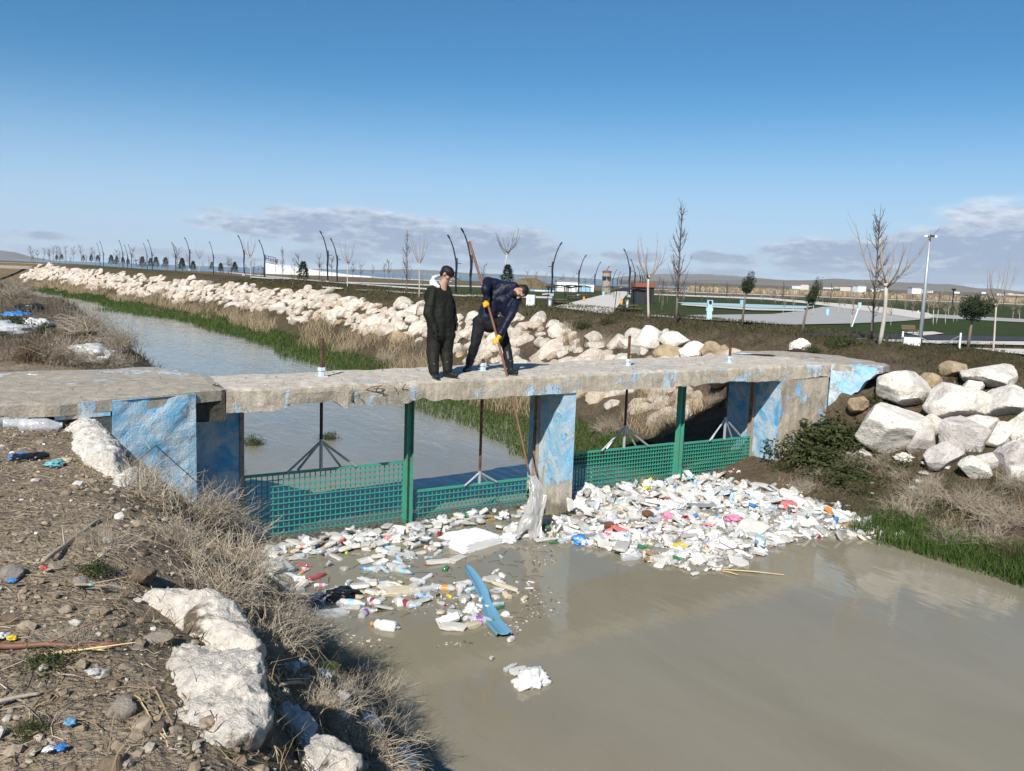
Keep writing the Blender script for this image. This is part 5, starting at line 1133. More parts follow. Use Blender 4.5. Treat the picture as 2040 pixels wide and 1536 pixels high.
def jug(label, u, v, rz, s):
    b = MB(); b.lathe([(0, -.15), (.065, -.15), (.075, -.13), (.078, .02), (.06, .05), (.066, .10), (.03, .14), (.022, .15)], 16); b.V = [crumple(np.stack([v_[:, 2], v_[:, 0], v_[:, 1]], -1), .01, 8, 77) for v_ in b.V]
    o = b.obj('jug', MT['whiteplastic'], smooth=True); c = MB(); c.lathe([(.026, .145), (.026, .175), (0, .176)], 10); c.V = [np.stack([v_[:, 2], v_[:, 0], v_[:, 1]], -1) for v_ in c.V]; c.obj('cap', MT['orange'], o)
    h = MB(); h.tube([(-.15, 0, 0), (-.19, .03, 0), (-.2, 0, 0), (-.16, -.03, 0)], .006, 6); h.obj('handle', MT['whiteplastic'], o)
    single(o, u, v, label, 'jug', rz, .03, s=s)
jug('white jug with orange spout floating below the raft', 766, 1251, 2.4, .95)
jug('white canister standing out near the tall left screen', 627, 1088, .4, .9)
for k, (u, v, size, lab, mat, rz) in enumerate(((873, 1122, (.34, .11, .05), 'long flat white foam oval floating below the foam box', 'foam', .0), (911, 1117, (.28, .14, .06), 'white foam wedge right of the flat foam oval', 'foam', .5), (798, 1182, (.5, .2, .05), 'broad cream foam sheet in the raft', 'cream', -.1), (770, 1172, (.22, .2, .04), 'square white foam lid in the raft', 'foam', -.1),
    (716, 1170, (.26, .18, .05), 'white foam tray with green print in the raft', 'whiteplastic', -.3), (1005, 1171, (.07, .46, .04), 'long cream foam stick right of the blue strip', 'cream', .35), (980, 1157, (.22, .16, .05), 'white broken foam plate right of the blue strip', 'foam', .3), (903, 1253, (.30, .14, .05), 'white foam slab below the left raft', 'foam', -.5), (942, 1248, (.2, .12, .05), 'cream foam lump beside the purple banded bottle', 'cream', .2),
    (1034, 1340, (.2, .11, .04), 'cream foam scrap above the white bag in open water', 'foam', .1), (593, 1113, (.30, .11, .04), 'oblong white foam block near the left bank', 'foam', .2), (1788, 1057, (.20, .13, .09), 'angular white foam lump at the right tip of the heap', 'foam', .2), (1500, 1084, (.46, .20, .05), 'white curved foam rim under the blue tray', 'foam', .4), (1384, 1146, (.14, .07, .03), 'small white foam flake floating in front of the heap', 'foam', .1), (1085, 1078, (.34, .13, .04), 'white foam flake below the torn sheet', 'foam', -.1),
    (1012, 1192, (.1, .06, .04), 'tiny cream foam crumb far right of the strip', 'cream', .1), (1045, 1196, (.12, .05, .04), 'loose cream foam crumb alone in open water', 'cream', .5), (979, 1315, (.05, .04, .03), 'single white crumb floating above the white bag', 'foam', .5), (1018, 1277, (.1, .05, .04), 'white crumb at the lower end of the blue strip', 'foam', .5))):
    single(board_mesh('foam_piece', MT[mat], 760 + k, size), u, v, lab, 'foam', rz, .025, rng.normal() * .06, rng.normal() * .06)
def heap_pt(u, v):
    P = atz(u, v, ZW + .15); P[2] = ZW + heap_h(P[0], P[1]); P2_ = atz(u, v, P[2]); return P2_
for k, (u, v, size, lab, mat, rot) in enumerate(((1495, 1062, (.62, .42, .10), 'big bright white foam slab near the front of the heap', 'foam', (.1, -.15, .3)), (1235, 1060, (.27, .2, .04), 'salmon pink flat tray on the left of the heap', 'salmon', (.2, .2, .1)), (1208, 1052, (.30, .12, .06), 'rusty brown plank beside the pink tray', 'brownpl', (.1, .0, .2)), (1174, 965, (.12, .03, .30), 'white foam board upright against the right screen by the pier', 'foam', (.1, .1, .1)), (1135, 1021, (.13, .04, .2), 'white square board leaning at the foot of the pier', 'foam', (-.3, .1, .2)), (1238, 1094, (.2, .42, .04), 'white board sliding off the heap front into the water', 'foam', (0, .05, -.75)), (1290, 977, (.16, .08, .05), 'yellow bag scrap near the top of the heap', 'yellow', (.3, .2, .3)),
    (1398, 1012, (.55, .14, .03), 'dark grey curved panel across the middle of the heap', 'greypl', (.1, .1, -.15)), (1500, 1012, (.18, .13, .06), 'bright blue carton in the right half of the heap', 'blue', (.2, .3, .4)), (1456, 1005, (.1, .06, .16), 'light blue pack in the heap above the white slab', 'lightblue', (.2, .3, .9)), (1664, 1043, (.07, .06, .14), 'small blue tube box at the right end of the heap', 'blue', (.2, .2, .1)), (1655, 1023, (.24, .07, .07), 'orange brown clay tile lying at the right of the heap', 'orange', (.1, .4, -.6)), (1678, 1035, (.34, .24, .06), 'white crate lid at the right of the heap', 'whiteplastic', (.3, .3, -.5)), (1356, 1096, (.2, .16, .08), 'pale yellow printed box at the front of the heap', 'yellow', (.2, .1, .1)), (1210, 1072, (.12, .1, .06), 'magenta carton in front of the pink tray', 'pink', (.2, .2, .3)),
    (1290, 1028, (.16, .14, .06), 'brown foam lump in the upper heap', 'brownpl', (.2, .1, .1)), (1412, 1051, (.06, .28, .03), 'red plastic strip left of the big white slab', 'salmon', (.1, .2, .6)), (1572, 1010, (.34, .16, .10), 'pale red crumpled bag in the right half of the heap', 'salmon', (.3, .1, .2)), (1330, 1000, (.2, .05, .05), 'red plastic piece in the upper middle of the heap', 'red', (.2, .2, .4)))):
    P = heap_pt(u, v); P[2] += .05 + (.09 if size[2] > .15 else 0); single(board_mesh('carton' if mat in ('blue', 'yellow', 'pink', 'lightblue') else 'board', MT[mat], 790 + k, size), 0, 0, lab, 'board' if mat not in ('blue', 'yellow', 'pink', 'lightblue') else 'carton', rot[2], 0, rot[0], rot[1], P=P)
single(tray_mesh('boat_shaped_tray', MT['plank'], 815, .52, .17, .05), 1512, 1090, 'blue grey boat-shaped tray at the front of the heap', 'tray', .75, .06, .3)
for k, (a, c, lab) in enumerate((((1440, 1137), (1562, 1148), 'long dry cane floating in front of the heap'), ((1438, 1140), (1470, 1148), 'short dry cane beside the long one before the heap'))):
    p, q = at_w(*a, .02), at_w(*c, .02); tag(MB().tube([(0, 0, 0), (q - p) * .5 + UPZ * .01, q - p], [.009, .009, .006], 6).obj('cane', MT['cane'], loc=tuple(p)), lab, 'cane', 'dry canes floating by the heap')
# bottles dumped at the left end of the bridge
for k, (u, v, lab, body, cap, band, sc, rz) in enumerate(((35, 826, 'upper grey clear bottle lying on the bank at the left edge', 'clear', None, None, 1.35, .1), (42, 853, 'clear bottle with a pink cap lying left of the leaning rock', 'clear', 'pink', None, 1.3, -.1), (85, 857, 'large clear bottle touching the leaning rock at the left', 'clear', None, None, 1.7, -.2), (8, 850, 'whitish bottle cut off by the left edge of the photo', 'film', None, None, 1.2, .5))):
    o = SB(lab, body, cap, band, 850 + k, sc, 1.2); P = hit(u, v); o.location = tuple(P + UPZ * .05); o.rotation_euler = (1, 0, rz)
# ------------------------------------------------------------------ vegetation
def onland(x, y, dz=0.0): return np.stack([x, y, zt(x, y) + rough(x, y) + dz], -1)
def blade_stuff(name, mat, x, y, h, w, lean, floor=None):
    P = onland(x, y)
    if floor is not None: P[:, 2] = np.maximum(P[:, 2], floor)
    b = MB(); b.blades(P, h, w, lean); return tag(b.obj(name, mat), kind='stuff')
def grasses():
    # lush green grass at the right water's edge, upstream and downstream
    n = 30000; y = -1.2 + 118 * rng.random(n) ** 2.0; e = .05 + .6 * vnoise(np.stack([y * .22, 0 * y, 0 * y], -1), 5) + .25 * vnoise(np.stack([y * 1.1, 0 * y, 0 * y], -1), 6) - 2.6 * np.exp(-((y - 62) / 7) ** 2)
    u = e + (2.75 - e) * rng.random(n) ** .8; far = 1 + y / 45
    blade_stuff('green_bank_grass', MT['grass'], u + cxy(y), y, rng.uniform(.07, .20, n) * np.minimum(far, 1.5), .017 * far * rng.uniform(.7, 1.4, n), .8, ZW)
    n = 9000; y = rng.uniform(-12.2, -5.4, n); u = 1.9 + .55 * vnoise(np.stack([y * .8, 0 * y, 0 * y], -1), 7) + rng.random(n) ** .8 * 1.0 - .25 * (y < -8)
    k = ~((y > -7.3) & (u < 2.9)); u, y = u[k], y[k]; n = len(y)
    blade_stuff('green_edge_grass', MT['grass'], u + .55, y, rng.uniform(.12, .34, n), .011 * rng.uniform(.7, 1.4, n), .75, ZW)
    # dry reeds between grass and boulders
    n = 17000; y = -1.0 + 130 * rng.random(n) ** 1.7; u = 2.2 + 2.0 * rng.random(n) ** 1.1 + .5 * vnoise(np.stack([y * .3, 0 * y, 0 * y], -1), 8); cl = vnoise(np.stack([y * .5, u * .8, 0 * y], -1), 9); k = cl > -.25; u, y, cl = u[k], y[k], cl[k]; n = len(y); far = 1 + y / 40
    blade_stuff('dry_bank_reeds', MT['reed'], u + cxy(y), y, rng.uniform(.18, .62, n) * (1 + .5 * cl) * np.minimum(far, 1.4), .009 * far * rng.uniform(.6, 1.4, n), 1.1)
    # straw and weeds between the boulders
    n = 9000; y = -13 + 80 * rng.random(n) ** 1.4; u = rng.uniform(3.2, 8.4, n); k = (vnoise(np.stack([y * .7, u * .7, 0 * y], -1), 15) > .05) & ~((y > -5.8) & (y < -1.2)); u, y = u[k], y[k]; n = len(y); far = 1 + np.clip(y, 0, None) / 40
    blade_stuff('bank_weeds', MT['turf'], u + cxy(y), y, rng.uniform(.10, .34, n), .012 * far * rng.uniform(.6, 1.4, n), 1.0)
    # crest turf
    n = 42000; y = -13 + 75 * rng.random(n) ** 1.5; u = rng.uniform(7.2, 13.5, n); k = ~((y > -5.2) & (y < -1) & (u < 6.9)); u, y = u[k], y[k]; n = len(y); far = 1 + np.clip(y + 8, 0, None) / 30
    blade_stuff('crest_turf', MT['turf'], u + cxy(y), y, rng.uniform(.03, .10, n) * np.minimum(far, 1.8), .016 * far * rng.uniform(.6, 1.4, n), 1.2)
    n = 16000; y = rng.uniform(-13.5, -4.9, n); u = rng.uniform(2.6, 8.2, n); cl = vnoise(np.stack([y * .9, u * .9, 0 * y], -1), 27); k = (cl > -.2 + .25 * (u > 5.5)) & ~((y > -5.9) & (u > 3.2) & (u < 6.6) & (y > -5.1)); u, y, cl = u[k], y[k], cl[k]; n = len(y); g = cl > .15
    for nm, mt, s in (('right_bank_straw', 'drygrass', ~g), ('right_bank_green', 'weed', g)):
        m_ = int(s.sum()); blade_stuff(nm, MT[mt], u[s], y[s], rng.uniform(.05, .24, m_), .009 * rng.uniform(.6, 1.4, m_), 1.4)
    # left bank upstream: rank dry weeds with green patches
    n = 22000; y = -2.2 + 62 * rng.random(n) ** 1.6; u = -6.5 - 5.2 * rng.random(n) + np.interp(y, [-3.5, 2, 10, 20, 46, 90], [0, .9, .35, -.9, -3.4, -3.8]); cl = vnoise(np.stack([y * .45, u * .6, 0 * y], -1), 17); k = cl > -.35; u, y, cl = u[k], y[k], cl[k]; n = len(y); far = 1 + y / 35; gr = (cl > .42)
    for nm, mt, s in (('left_bank_straw', 'scrubgrey', ~gr), ('left_bank_green', 'weed', gr)):
        m_ = int(s.sum()); blade_stuff(nm, MT[mt], (u + cxy(y))[s], y[s], rng.uniform(.06, .30, m_) * (1 if nm.endswith('w') else .6), (.010 * far * rng.uniform(.6, 1.4, n))[s], 1.2)
    # left bank near: thin dry stalks and moss
    n = 9000; y = rng.uniform(-14.5, -4.5, n); u = rng.uniform(-9.6, -6.6, n); cl = vnoise(np.stack([y * 1.1, u * 1.3, 0 * y], -1), 19); k = (cl > -.1) & (rng.random(n) < sm(-9.7, -8.6, u)); u, y, cl = u[k], y[k], cl[k]; n = len(y); g = (cl > .35) & (rng.random(n) < .7)
    blade_stuff('near_bank_straw', MT['drygrass'], u[~g], y[~g], rng.uniform(.04, .2, int((~g).sum())), .005 * rng.uniform(.6, 1.4, int((~g).sum())), 1.5)
    blade_stuff('near_bank_moss', MT['weed'], u[g], y[g], rng.uniform(.02, .07, int(g.sum())), .008 * rng.uniform(.6, 1.4, int(g.sum())), 1.2)
def straw():
    # dry stalks lying flat on the trodden ground and tangled on the slope
    n = 4200; x = -7.2 - 5.8 * rng.random(n) ** 1.1; y = -15.4 + 10.4 * rng.random(n) ** 1.4; a = rng.uniform(0, 6.28, n); L_ = np.clip(rng.lognormal(-2.3, .6, n), .03, .4); K = 5; C = np.zeros((n, K, 3))
    for k in range(K):
        t = k / (K - 1) - .5; xx = x + np.cos(a + t * .8) * L_ * t; yy = y + np.sin(a + t * .8) * L_ * t; C[:, k] = onland(xx, yy, .006 + .02 * rng.random(n) * (1 + 2 * (x > -9)))
    b = MB(); sel = rng.random(n) < .45; b.strands(C[sel], np.full((int(sel.sum()), K), .0022), 3, 0); b.strands(C[~sel], np.full((int((~sel).sum()), K), .0018), 3, 1); tag(b.obj('dry_straw', [MT['drygrass'], MT['twig']]), kind='stuff')
straw()
grasses()
def twig_bush(seed, n=520, R=.8, H=.75, lean=(0, 0), r0=.0042, droop=.25):
    r = np.random.default_rng(seed); K = 6; az = r.uniform(0, 6.28, n); spread = r.uniform(.15, 1.15, n); L_ = r.uniform(.45, 1.0, n) * R
    st = np.stack([r.normal(size=n) * .16 * R, r.normal(size=n) * .16 * R, 0 * az], -1); d0 = np.stack([np.cos(az) * np.sin(spread) + lean[0], np.sin(az) * np.sin(spread) + lean[1], np.cos(spread) * H / R], -1)
    C = np.zeros((n, K, 3)); C[:, 0] = st; d = d0 / np.linalg.norm(d0, axis=1, keepdims=True)
    for k in range(1, K): C[:, k] = C[:, k - 1] + d * (L_ / (K - 1))[:, None]; d = d + r.normal(size=(n, 3)) * .30 + np.array([0, 0, -droop * .25]); d /= np.linalg.norm(d, axis=1, keepdims=True)
    # side twigs
    m_ = n * 3; pi = r.integers(0, n, m_); kk = r.integers(1, K - 1, m_); S = np.zeros((m_, 4, 3)); S[:, 0] = C[pi, kk]; d = C[pi, kk + 1] - C[pi, kk]; d /= np.linalg.norm(d, axis=1, keepdims=True); d = d + r.normal(size=(m_, 3)) * .75; d /= np.linalg.norm(d, axis=1, keepdims=True); Ls = r.uniform(.10, .32, m_) * R
    for k in range(1, 4): S[:, k] = S[:, k - 1] + d * (Ls / 3)[:, None]; d = d + r.normal(size=(m_, 3)) * .3; d /= np.linalg.norm(d, axis=1, keepdims=True)
    b = MB(); b.strands(C, (r0 * r.uniform(.6, 1.3, n))[:, None] * np.linspace(1.1, .35, K)[None], 3); b.strands(S, (r0 * .55 * r.uniform(.6, 1.2, m_))[:, None] * np.linspace(1, .4, 4)[None], 3); return b
BUSH = [twig_bush(900 + k, 300, .8, .62 + .12 * (k % 3), [(0, 0), (.3, -.2), (.5, .1), (-.2, .3)][k % 4], .0042, .5).mesh('dry_scrub', MT['twig']) for k in range(5)]
BUSHD = [twig_bush(920 + k, 260, .8, .7, [(0, 0), (.3, .2)][k % 2], .0042, .5).mesh('dry_scrub', MT['twigdark']) for k in range(2)]
def bush(u, v, z, s, label, dark=False, k=0, P=None):
    if P is None: P = hit(u, v)
    o = bpy.data.objects.new('dry_scrub', (BUSHD if dark else BUSH)[k % (2 if dark else 5)]); COL.objects.link(o)
    o.location = (P[0], P[1], P[2] - .05); o.scale = (s, s, s * .9); o.rotation_euler = (rng.normal() * .12, rng.normal() * .12, rng.uniform(0, 6.28)); return tag(o, label, 'dry scrub', 'tangles of dry scrub')
for k, a in enumerate(((330, 905, .62, 'grey dry scrub growing right under the blue left wing wall'), (395, 935, .75, 'tall dry scrub in front of the shaded left abutment'), (300, 1010, .72, 'pale tangled scrub below the jagged white stone'), (400, 1040, .85, 'big dry scrub left of the tall screen'), (250, 960, .5, 'thin scrub between the leaning rock and the wing wall'), (455, 1090, .8, 'dry scrub overhanging the left end of the tall screen'), (360, 1105, .6, 'low scrub on bare soil above the ridged rock'), (480, 1160, .78, 'wide dry scrub at the water beside drifting film'), (430, 1190, .6, 'dark matted scrub right of the ridged white rock'), (540, 1215, .62, 'scrub leaning over the water left of the red bottle'), (560, 1270, .55, 'matted scrub with caught plastic below the raft'), (640, 1300, .5, 'small scrub at the waterline below the white jug'),
      (700, 1345, .62, 'scrub fanning over the water near the yellow net'), (740, 1400, .66, 'bleached scrub over the dead branch'), (800, 1440, .6, 'scrub at the waterline near the bottom of the photo'), (860, 1490, .5, 'lowest scrub beside the open water'), (640, 1430, .42, 'sparse scrub around the white bag on the near bank'), (900, 1540, .4, 'scrub cut off by the bottom edge of the photo'), (600, 1255, .5, 'pale scrub between the ridged rock and the raft'), (520, 1300, .45, 'thin scrub just right of the ridged rock'), (680, 1395, .45, 'thin scrub behind the driftwood stump'), (770, 1480, .5, 'scrub above the small pale rock at the bottom edge'), (840, 1450, .55, 'arching scrub reaching over the water near the bottom'), (585, 1180, .5, 'scrub dipping into the water beside the drifting film'), (350, 960, .7, 'tall scrub hiding the foot of the blue left wing wall'), (420, 985, .8, 'dense scrub hiding the foot of the shaded abutment'), (650, 1255, .4, 'wiry scrub at the waterline left of the white jug'), (720, 1505, .5, 'scrub beside the shaded rock slab'), (200, 1090, .35, 'sprawling twigs on bare soil left of the scrub'), (150, 1285, .28, 'low grey twigs lying on the trodden ground'), (230, 880, .4, 'thin scrub at the stone footing'))):
    bush(a[0], a[1], 0, a[2] * 1.0, a[3], False, k)
for k, a in enumerate(((1840, 1000, .8, 'dry scrub spreading on the right bank below the foam tray'), (1930, 1010, .95, 'largest dry scrub on the right bank'), (2000, 1040, .9, 'dry scrub at the right edge above the green grass'), (1880, 1080, .7, 'dry scrub leaning over the green waterside grass'), (1720, 980, .6, 'straw scrub behind the right tip of the heap'), (1800, 950, .5, 'small scrub below the largest white boulder'), (2020, 960, .7, 'scrub under the flat grey boulder'), (1640, 950, .5, 'scrub between the weeds and the heap'), (2010, 1110, .6, 'dark scrub at the right edge just above the water'), (1690, 930, .7, 'tangled straw scrub right of the weeds on the bank'), (1750, 930, .7, 'pale scrub under the largest white boulder'), (1600, 975, .55, 'pale scrub on the slope behind the heap'), (1660, 1000, .5, 'low scrub at the upper edge of the heap'), (1800, 1030, .8, 'straw scrub above the right tip of the heap'), (1850, 970, .6, 'scrub beside the thrown white bag'), (1960, 1090, .8, 'matted scrub above the grass near the right edge'))):
    bush(a[0], a[1], 0, a[2] * .95, a[3], k in (4, 8, 12), k + 2)
for k, a in enumerate(((290, 705, .9, 'brown twiggy scrub at the water behind the left approach slab'), (240, 690, .8, 'reddish brown scrub on the left bank below the torn sack'), (170, 660, .9, 'straw coloured scrub in the middle of the left mound'), (60, 720, .8, 'dark tangled scrub at the left edge behind the slab'), (120, 720, .7, 'grey scrub between the dark soil and the torn sack'), (130, 610, 1.0, 'scrub on top of the left mound beside the canal'), (40, 600, 1.0, 'greenish scrub at the top of the left mound'), (215, 730, .6, 'low scrub touching the back of the left slab'))):
    bush(a[0], a[1], 0, a[2] * 1.35, a[3], k in (0, 3), k)
for k, a in enumerate(((1200, 690, .8, 'thin reddish scrub among the boulders behind the deck'), (1130, 660, .7, 'bare scrub behind the right of the bending man'), (1235, 700, .45, 'small dark scrub at a screw rod collar'), (930, 700, .6, 'thin twigs between the two men'), (770, 720, .9, 'dry scrub left of the standing man'), (690, 700, .8, 'brown scrub behind the left screw rod'), (1210, 860, .8, 'dry scrub hanging behind the right of the pier'), (1320, 850, .9, 'matted scrub behind the right green post'), (1420, 800, .6, 'scrub in the shade beside the right abutment'))):
    bush(a[0], a[1], 0, a[2], a[3], k == 2, k)
# leafy weeds
def leafy(seed, n=900, R=.5, H=.4, ls=.035):
    r = np.random.default_rng(seed); q = r.normal(size=(n, 3)); q /= np.linalg.norm(q, axis=1, keepdims=True); q[:, 2] = np.abs(q[:, 2]); lump = 1 + .55 * fbm(q * 2.2 + seed, 3, seed % 50); P = q * (r.random(n) ** .35 * lump)[:, None] * np.array([R, R, H])
    nrm = q + r.normal(size=(n, 3)) * .7; nrm /= np.linalg.norm(nrm, axis=1, keepdims=True); t = np.cross(nrm, r.normal(size=(n, 3))); t /= np.linalg.norm(t, axis=1, keepdims=True); s = np.cross(nrm, t); L_ = ls * r.uniform(.6, 1.5, n)[:, None]
    V = np.stack([P - t * L_, P + s * L_ * .55 + nrm * L_ * .15, P + t * L_, P - s * L_ * .55 + nrm * L_ * .15], 1).reshape(-1, 3); b = MB(); b.add(V, np.arange(n)[:, None] * 4 + np.array([[0, 1, 2, 3]])); return b
WEED = [leafy(940 + k, 1300, .5, .4, .026).mesh('green_weed', MT['weed']) for k in range(3)]
for k, (u, v, s, lab) in enumerate(((1650, 868, 1.9, 'leafy dark green weeds against the right abutment'), (1605, 905, 1.7, 'green weeds low against the right abutment by the heap'), (1650, 925, 1.6, 'dark green weeds above the back of the heap'), (1700, 960, 1.3, 'green weeds sprawling on the slope above the heap'), (1695, 885, 1.4, 'green weeds left of the largest white boulder'), (1560, 935, .6, 'small green weeds at the foot of the right abutment'), (1740, 805, .6, 'weeds under the right wing wall'), (1830, 800, .5, 'green tuft between two white boulders'), (1790, 935, .6, 'weeds below the largest white boulder'), (1860, 830, .5, 'green tuft above the lilac grey boulder'), (1120, 1010, .34, 'dark leaves growing at the foot of the pier'), (1680, 690, .9, 'green weeds on soil behind the right slab'), (1620, 700, .5, 'weeds at the back of the right slab'), (1240, 715, .45, 'green weeds behind the third screw rod'), (1160, 652, .8, 'green weeds at the top of the bank behind the boulders'), (1210, 645, .7, 'weeds on the bank crest near the promenade end'),
      (505, 925, .55, 'green tussock in the water just right of the left abutment'), (655, 915, .5, 'floating green tussock behind the tall screen'), (320, 600, .9, 'green bush half way along the boulder bank'), (60, 1460, .12, 'tiny green herb on the trodden ground'), (95, 1330, .22, 'flat green herb on the near soil'), (190, 1140, .2, 'low dark herb beside a dead stick'), (85, 665, .6, 'green weeds among rubbish on the left mound'), (25, 650, .8, 'green weeds at the left edge of the mound'))):
    P = hit(u, v); P[2] = max(P[2], ZW)
    if lab.startswith('dark leaves'): P = np.array([-2.0, -5.0, ZW + .05])
    o = bpy.data.objects.new('green_weed', WEED[k % 3]); COL.objects.link(o); o.location = tuple(P); o.scale = (s, s, s * (.62 if k < 6 else .9)); o.rotation_euler = (0, 0, rng.uniform(0, 6.28)); tag(o, lab, 'weed', 'leafy weeds')
# tall single stalks and reeds
for k, (u, v, h, lab, lean) in enumerate(((1130, 690, 1.1, 'tall dry reed tuft among boulders right of the bending man', .25), (1150, 700, .9, 'second dry reed tuft right of the bending man', .3), (215, 650, .9, 'pale dry cane tuft over the canal on the left', .5), (100, 575, 1.2, 'dry cane tuft at the top left by the water', .2), (1430, 760, .5, 'straw tuft under the deck by the right abutment', .6), (835, 730, .5, 'straw tuft left of the standing man boots', .6), (520, 700, .6, 'straw tuft at the foot of the far boulders', .5), (880, 840, .6, 'bent straw lying over the green grass behind the screens', 1.4))):
    P = hit(u, v); b = MB(); n = 40; b.blades(rng.normal(size=(n, 3)) * np.array([.12, .12, 0]), rng.uniform(.4, 1, n) * h, np.full(n, .012), lean); o = b.obj('reed_tuft', MT['reed']); o.location = tuple(P); tag(o, lab, 'reeds', 'tufts of dry reed')
# sticks
def stick(a, c, r, label, mat='deadwood', dz=.02, side=None):
    p, q = hit(*a), hit(*c); p[2] += dz + r; q[2] += dz + r; n = 9; t = np.linspace(0, 1, n)[:, None]; C = p + (q - p) * t + .03 * np.linalg.norm(q - p) * fbm(np.c_[t * 3, t * 0 + p[0], t * 0 + p[1]], 3, 3)[:, None] * np.array([1, .6, .5]); zz = zt(C[:, 0], C[:, 1]) + rough(C[:, 0], C[:, 1]); C[:, 2] = np.maximum(C[:, 2], zz + r)
    b = MB(); b.tube(C - p, np.linspace(r, r * .65, n), 7); o = b.obj('stick', MT[mat], smooth=True, loc=tuple(p))
    for k in range(2):
        i = 3 + 3 * k; d = (C[i + 1] - C[i]); d = d / np.linalg.norm(d) + rng.normal(size=3) * .5 + UPZ * .2; MB().tube([C[i] - p, C[i] - p + d * .06, C[i] - p + d * .13], [r * .5, r * .4, r * .2], 5).obj('twig', MT[mat], o)
    tag(o, label, 'stick', 'dead sticks on the near bank')
stick((-5, 1302), (240, 1296), .013, 'long curved brownish stick lying across the left foreground', 'pole'); stick((80, 1320), (225, 1300), .010, 'pale peeled stick below the curved brownish one', 'cane'); stick((-5, 1412), (82, 1395), .009, 'straight grey stick at the left edge low in the foreground')
stick((85, 1130), (195, 1050), .013, 'straight dead branch slanting up the bare ground'); stick((655, 1345), (705, 1402), .028, 'thick driftwood stump beside the yellow net', 'wood'); stick((560, 1372), (650, 1396), .010, 'thin bleached stick left of the driftwood stump'); stick((620, 1358), (665, 1362), .008, 'forked thin stick at the yellow net'); stick((655, 1375), (680, 1410), .010, 'short pale stick beside the driftwood stump', 'cane'); stick((150, 1175), (215, 1178), .008, 'dark short stick near the top of the bare ground', 'wood'); stick((230, 960), (330, 870), .009, 'dead branch rising past the leaning rock'); stick((520, 1390), (560, 1410), .008, 'thin root beside the grey rock', 'wood'); stick((270, 1395), (330, 1490), .003, 'single long dry straw between the foreground stones', 'cane')
# bags and plastics on the banks
def bankbag(u, v, mat, s, label, flat=.35, seed=0, name='plastic_bag', rz=0.0):
    P = hit(u, v); o = bpy.data.objects.new(name, bag_mesh(name, MT[mat], 960 + seed, s, flat)); COL.objects.link(o); o.location = tuple(P + UPZ * .03); o.rotation_euler = (0, 0, rz); tag(o, label, 'bag', 'plastic rubbish on the banks')
for k, a in enumerate(((180, 712, 'whiteplastic', .42, 'torn white sack on the left mound near the slab'), (205, 722, 'whiteplastic', .26, 'white plastic strip below the torn sack'), (75, 648, 'whiteplastic', .34, 'long white plastic sheet on the left mound'), (38, 637, 'blue', .38, 'bright blue bag on the left mound'), (35, 662, 'film', .40, 'clear plastic heap at the left edge of the mound'), (10, 655, 'film', .32, 'clear plastic cut off by the left edge'), (58, 618, 'black_pl', .36, 'dark blue black bag at the top of the mound'), (105, 690, 'whiteplastic', .10, 'small white scrap on dark soil of the mound'), (82, 712, 'blue', .08, 'tiny blue scrap on the mound'), (60, 920, 'black_pl', .12, 'dark cloth rag left of the scrub'), (40, 918, 'blue', .09, 'navy rag at the left edge of the bare ground'), (110, 930, 'teal', .07, 'dull green rag beside the scrub'), (130, 925, 'cream', .07, 'tan crumpled paper beside the green rag'),
     (240, 975, 'lightblue', .07, 'blue crumpled film inside the scrub'), (215, 1086, 'whiteplastic', .035, 'small white bag knot on the bare ground'), (645, 1338, 'yellow', .10, 'yellow net bag on the near bank'), (638, 1350, 'whiteplastic', .06, 'white scrap beside the yellow net'), (700, 1390, 'whiteplastic', .08, 'white bag with blue print by the driftwood stump'), (705, 1375, 'blue', .035, 'blue print scrap by the driftwood stump'), (740, 1355, 'film', .14, 'clear bottle-like film in the scrub over the water'), (660, 1415, 'greyfilm', .12, 'grey plastic lump below the driftwood stump'), (728, 1440, 'whiteplastic', .07, 'white foam lumps low on the near bank'), (742, 1452, 'whiteplastic', .06, 'second white foam lump low on the near bank'), (760, 1470, 'foam', .035, 'tiny white lump below the foam lumps'), (735, 1425, 'film', .06, 'greenish film above the foam lumps'), (580, 1340, 'foam', .05, 'white foam crumbs on the mossy bank'), (600, 1330, 'clearblue', .04, 'small bluish film on the mossy bank'), (550, 1240, 'film', .10, 'grey film caught in the scrub under the raft'), (545, 1060, 'foam', .02, 'white scrap in scrub'),
     (25, 1168, 'blue', .02, 'blue bottle cap on the bare ground'), (25, 1283, 'yellow', .022, 'yellow cap at the left edge of the bare ground'), (4, 1280, 'whiteplastic', .03, 'white rag at the left edge of the bare ground'), (185, 1352, 'film', .022, 'clear scrap on the bare ground'), (140, 1455, 'plank', .022, 'blue grey cord scrap low in the foreground'), (97, 1508, 'whiteplastic', .016, 'white scrap at the bottom left'), (122, 1505, 'blue', .016, 'blue scrap at the bottom left'), (88, 1142, 'red', .016, 'red scrap on the bare ground'), (183, 1175, 'teal', .016, 'teal scrap left of the ridged rock'),
     (1870, 930, 'whiteplastic', .22, 'white thrown bag below the pointed grey boulder'), (1860, 938, 'salmon', .08, 'pink scrap under the white thrown bag'), (1800, 915, 'rock_white', .22, 'white crumbled stone heap on the right bank'), (1840, 945, 'foam', .10, 'white foam scraps under the thrown bag'), (1830, 962, 'foam', .08, 'white foam scrap above the scrub on the right bank'), (1690, 905, 'foam', .05, 'white scrap in the green weeds'), (1735, 965, 'foam', .045, 'white scrap on the bank slope'), (1735, 985, 'foam', .045, 'second white scrap lower on the bank slope'), (1820, 975, 'clearblue', .07, 'pale blue bottle shard on the right bank'))):
    bankbag(*a, seed=k, rz=rng.uniform(0, 6), name='stone_heap' if 'stone' in a[4] else 'plastic_bag' if 'bag' in a[4] or 'sack' in a[4] else 'plastic_scrap')
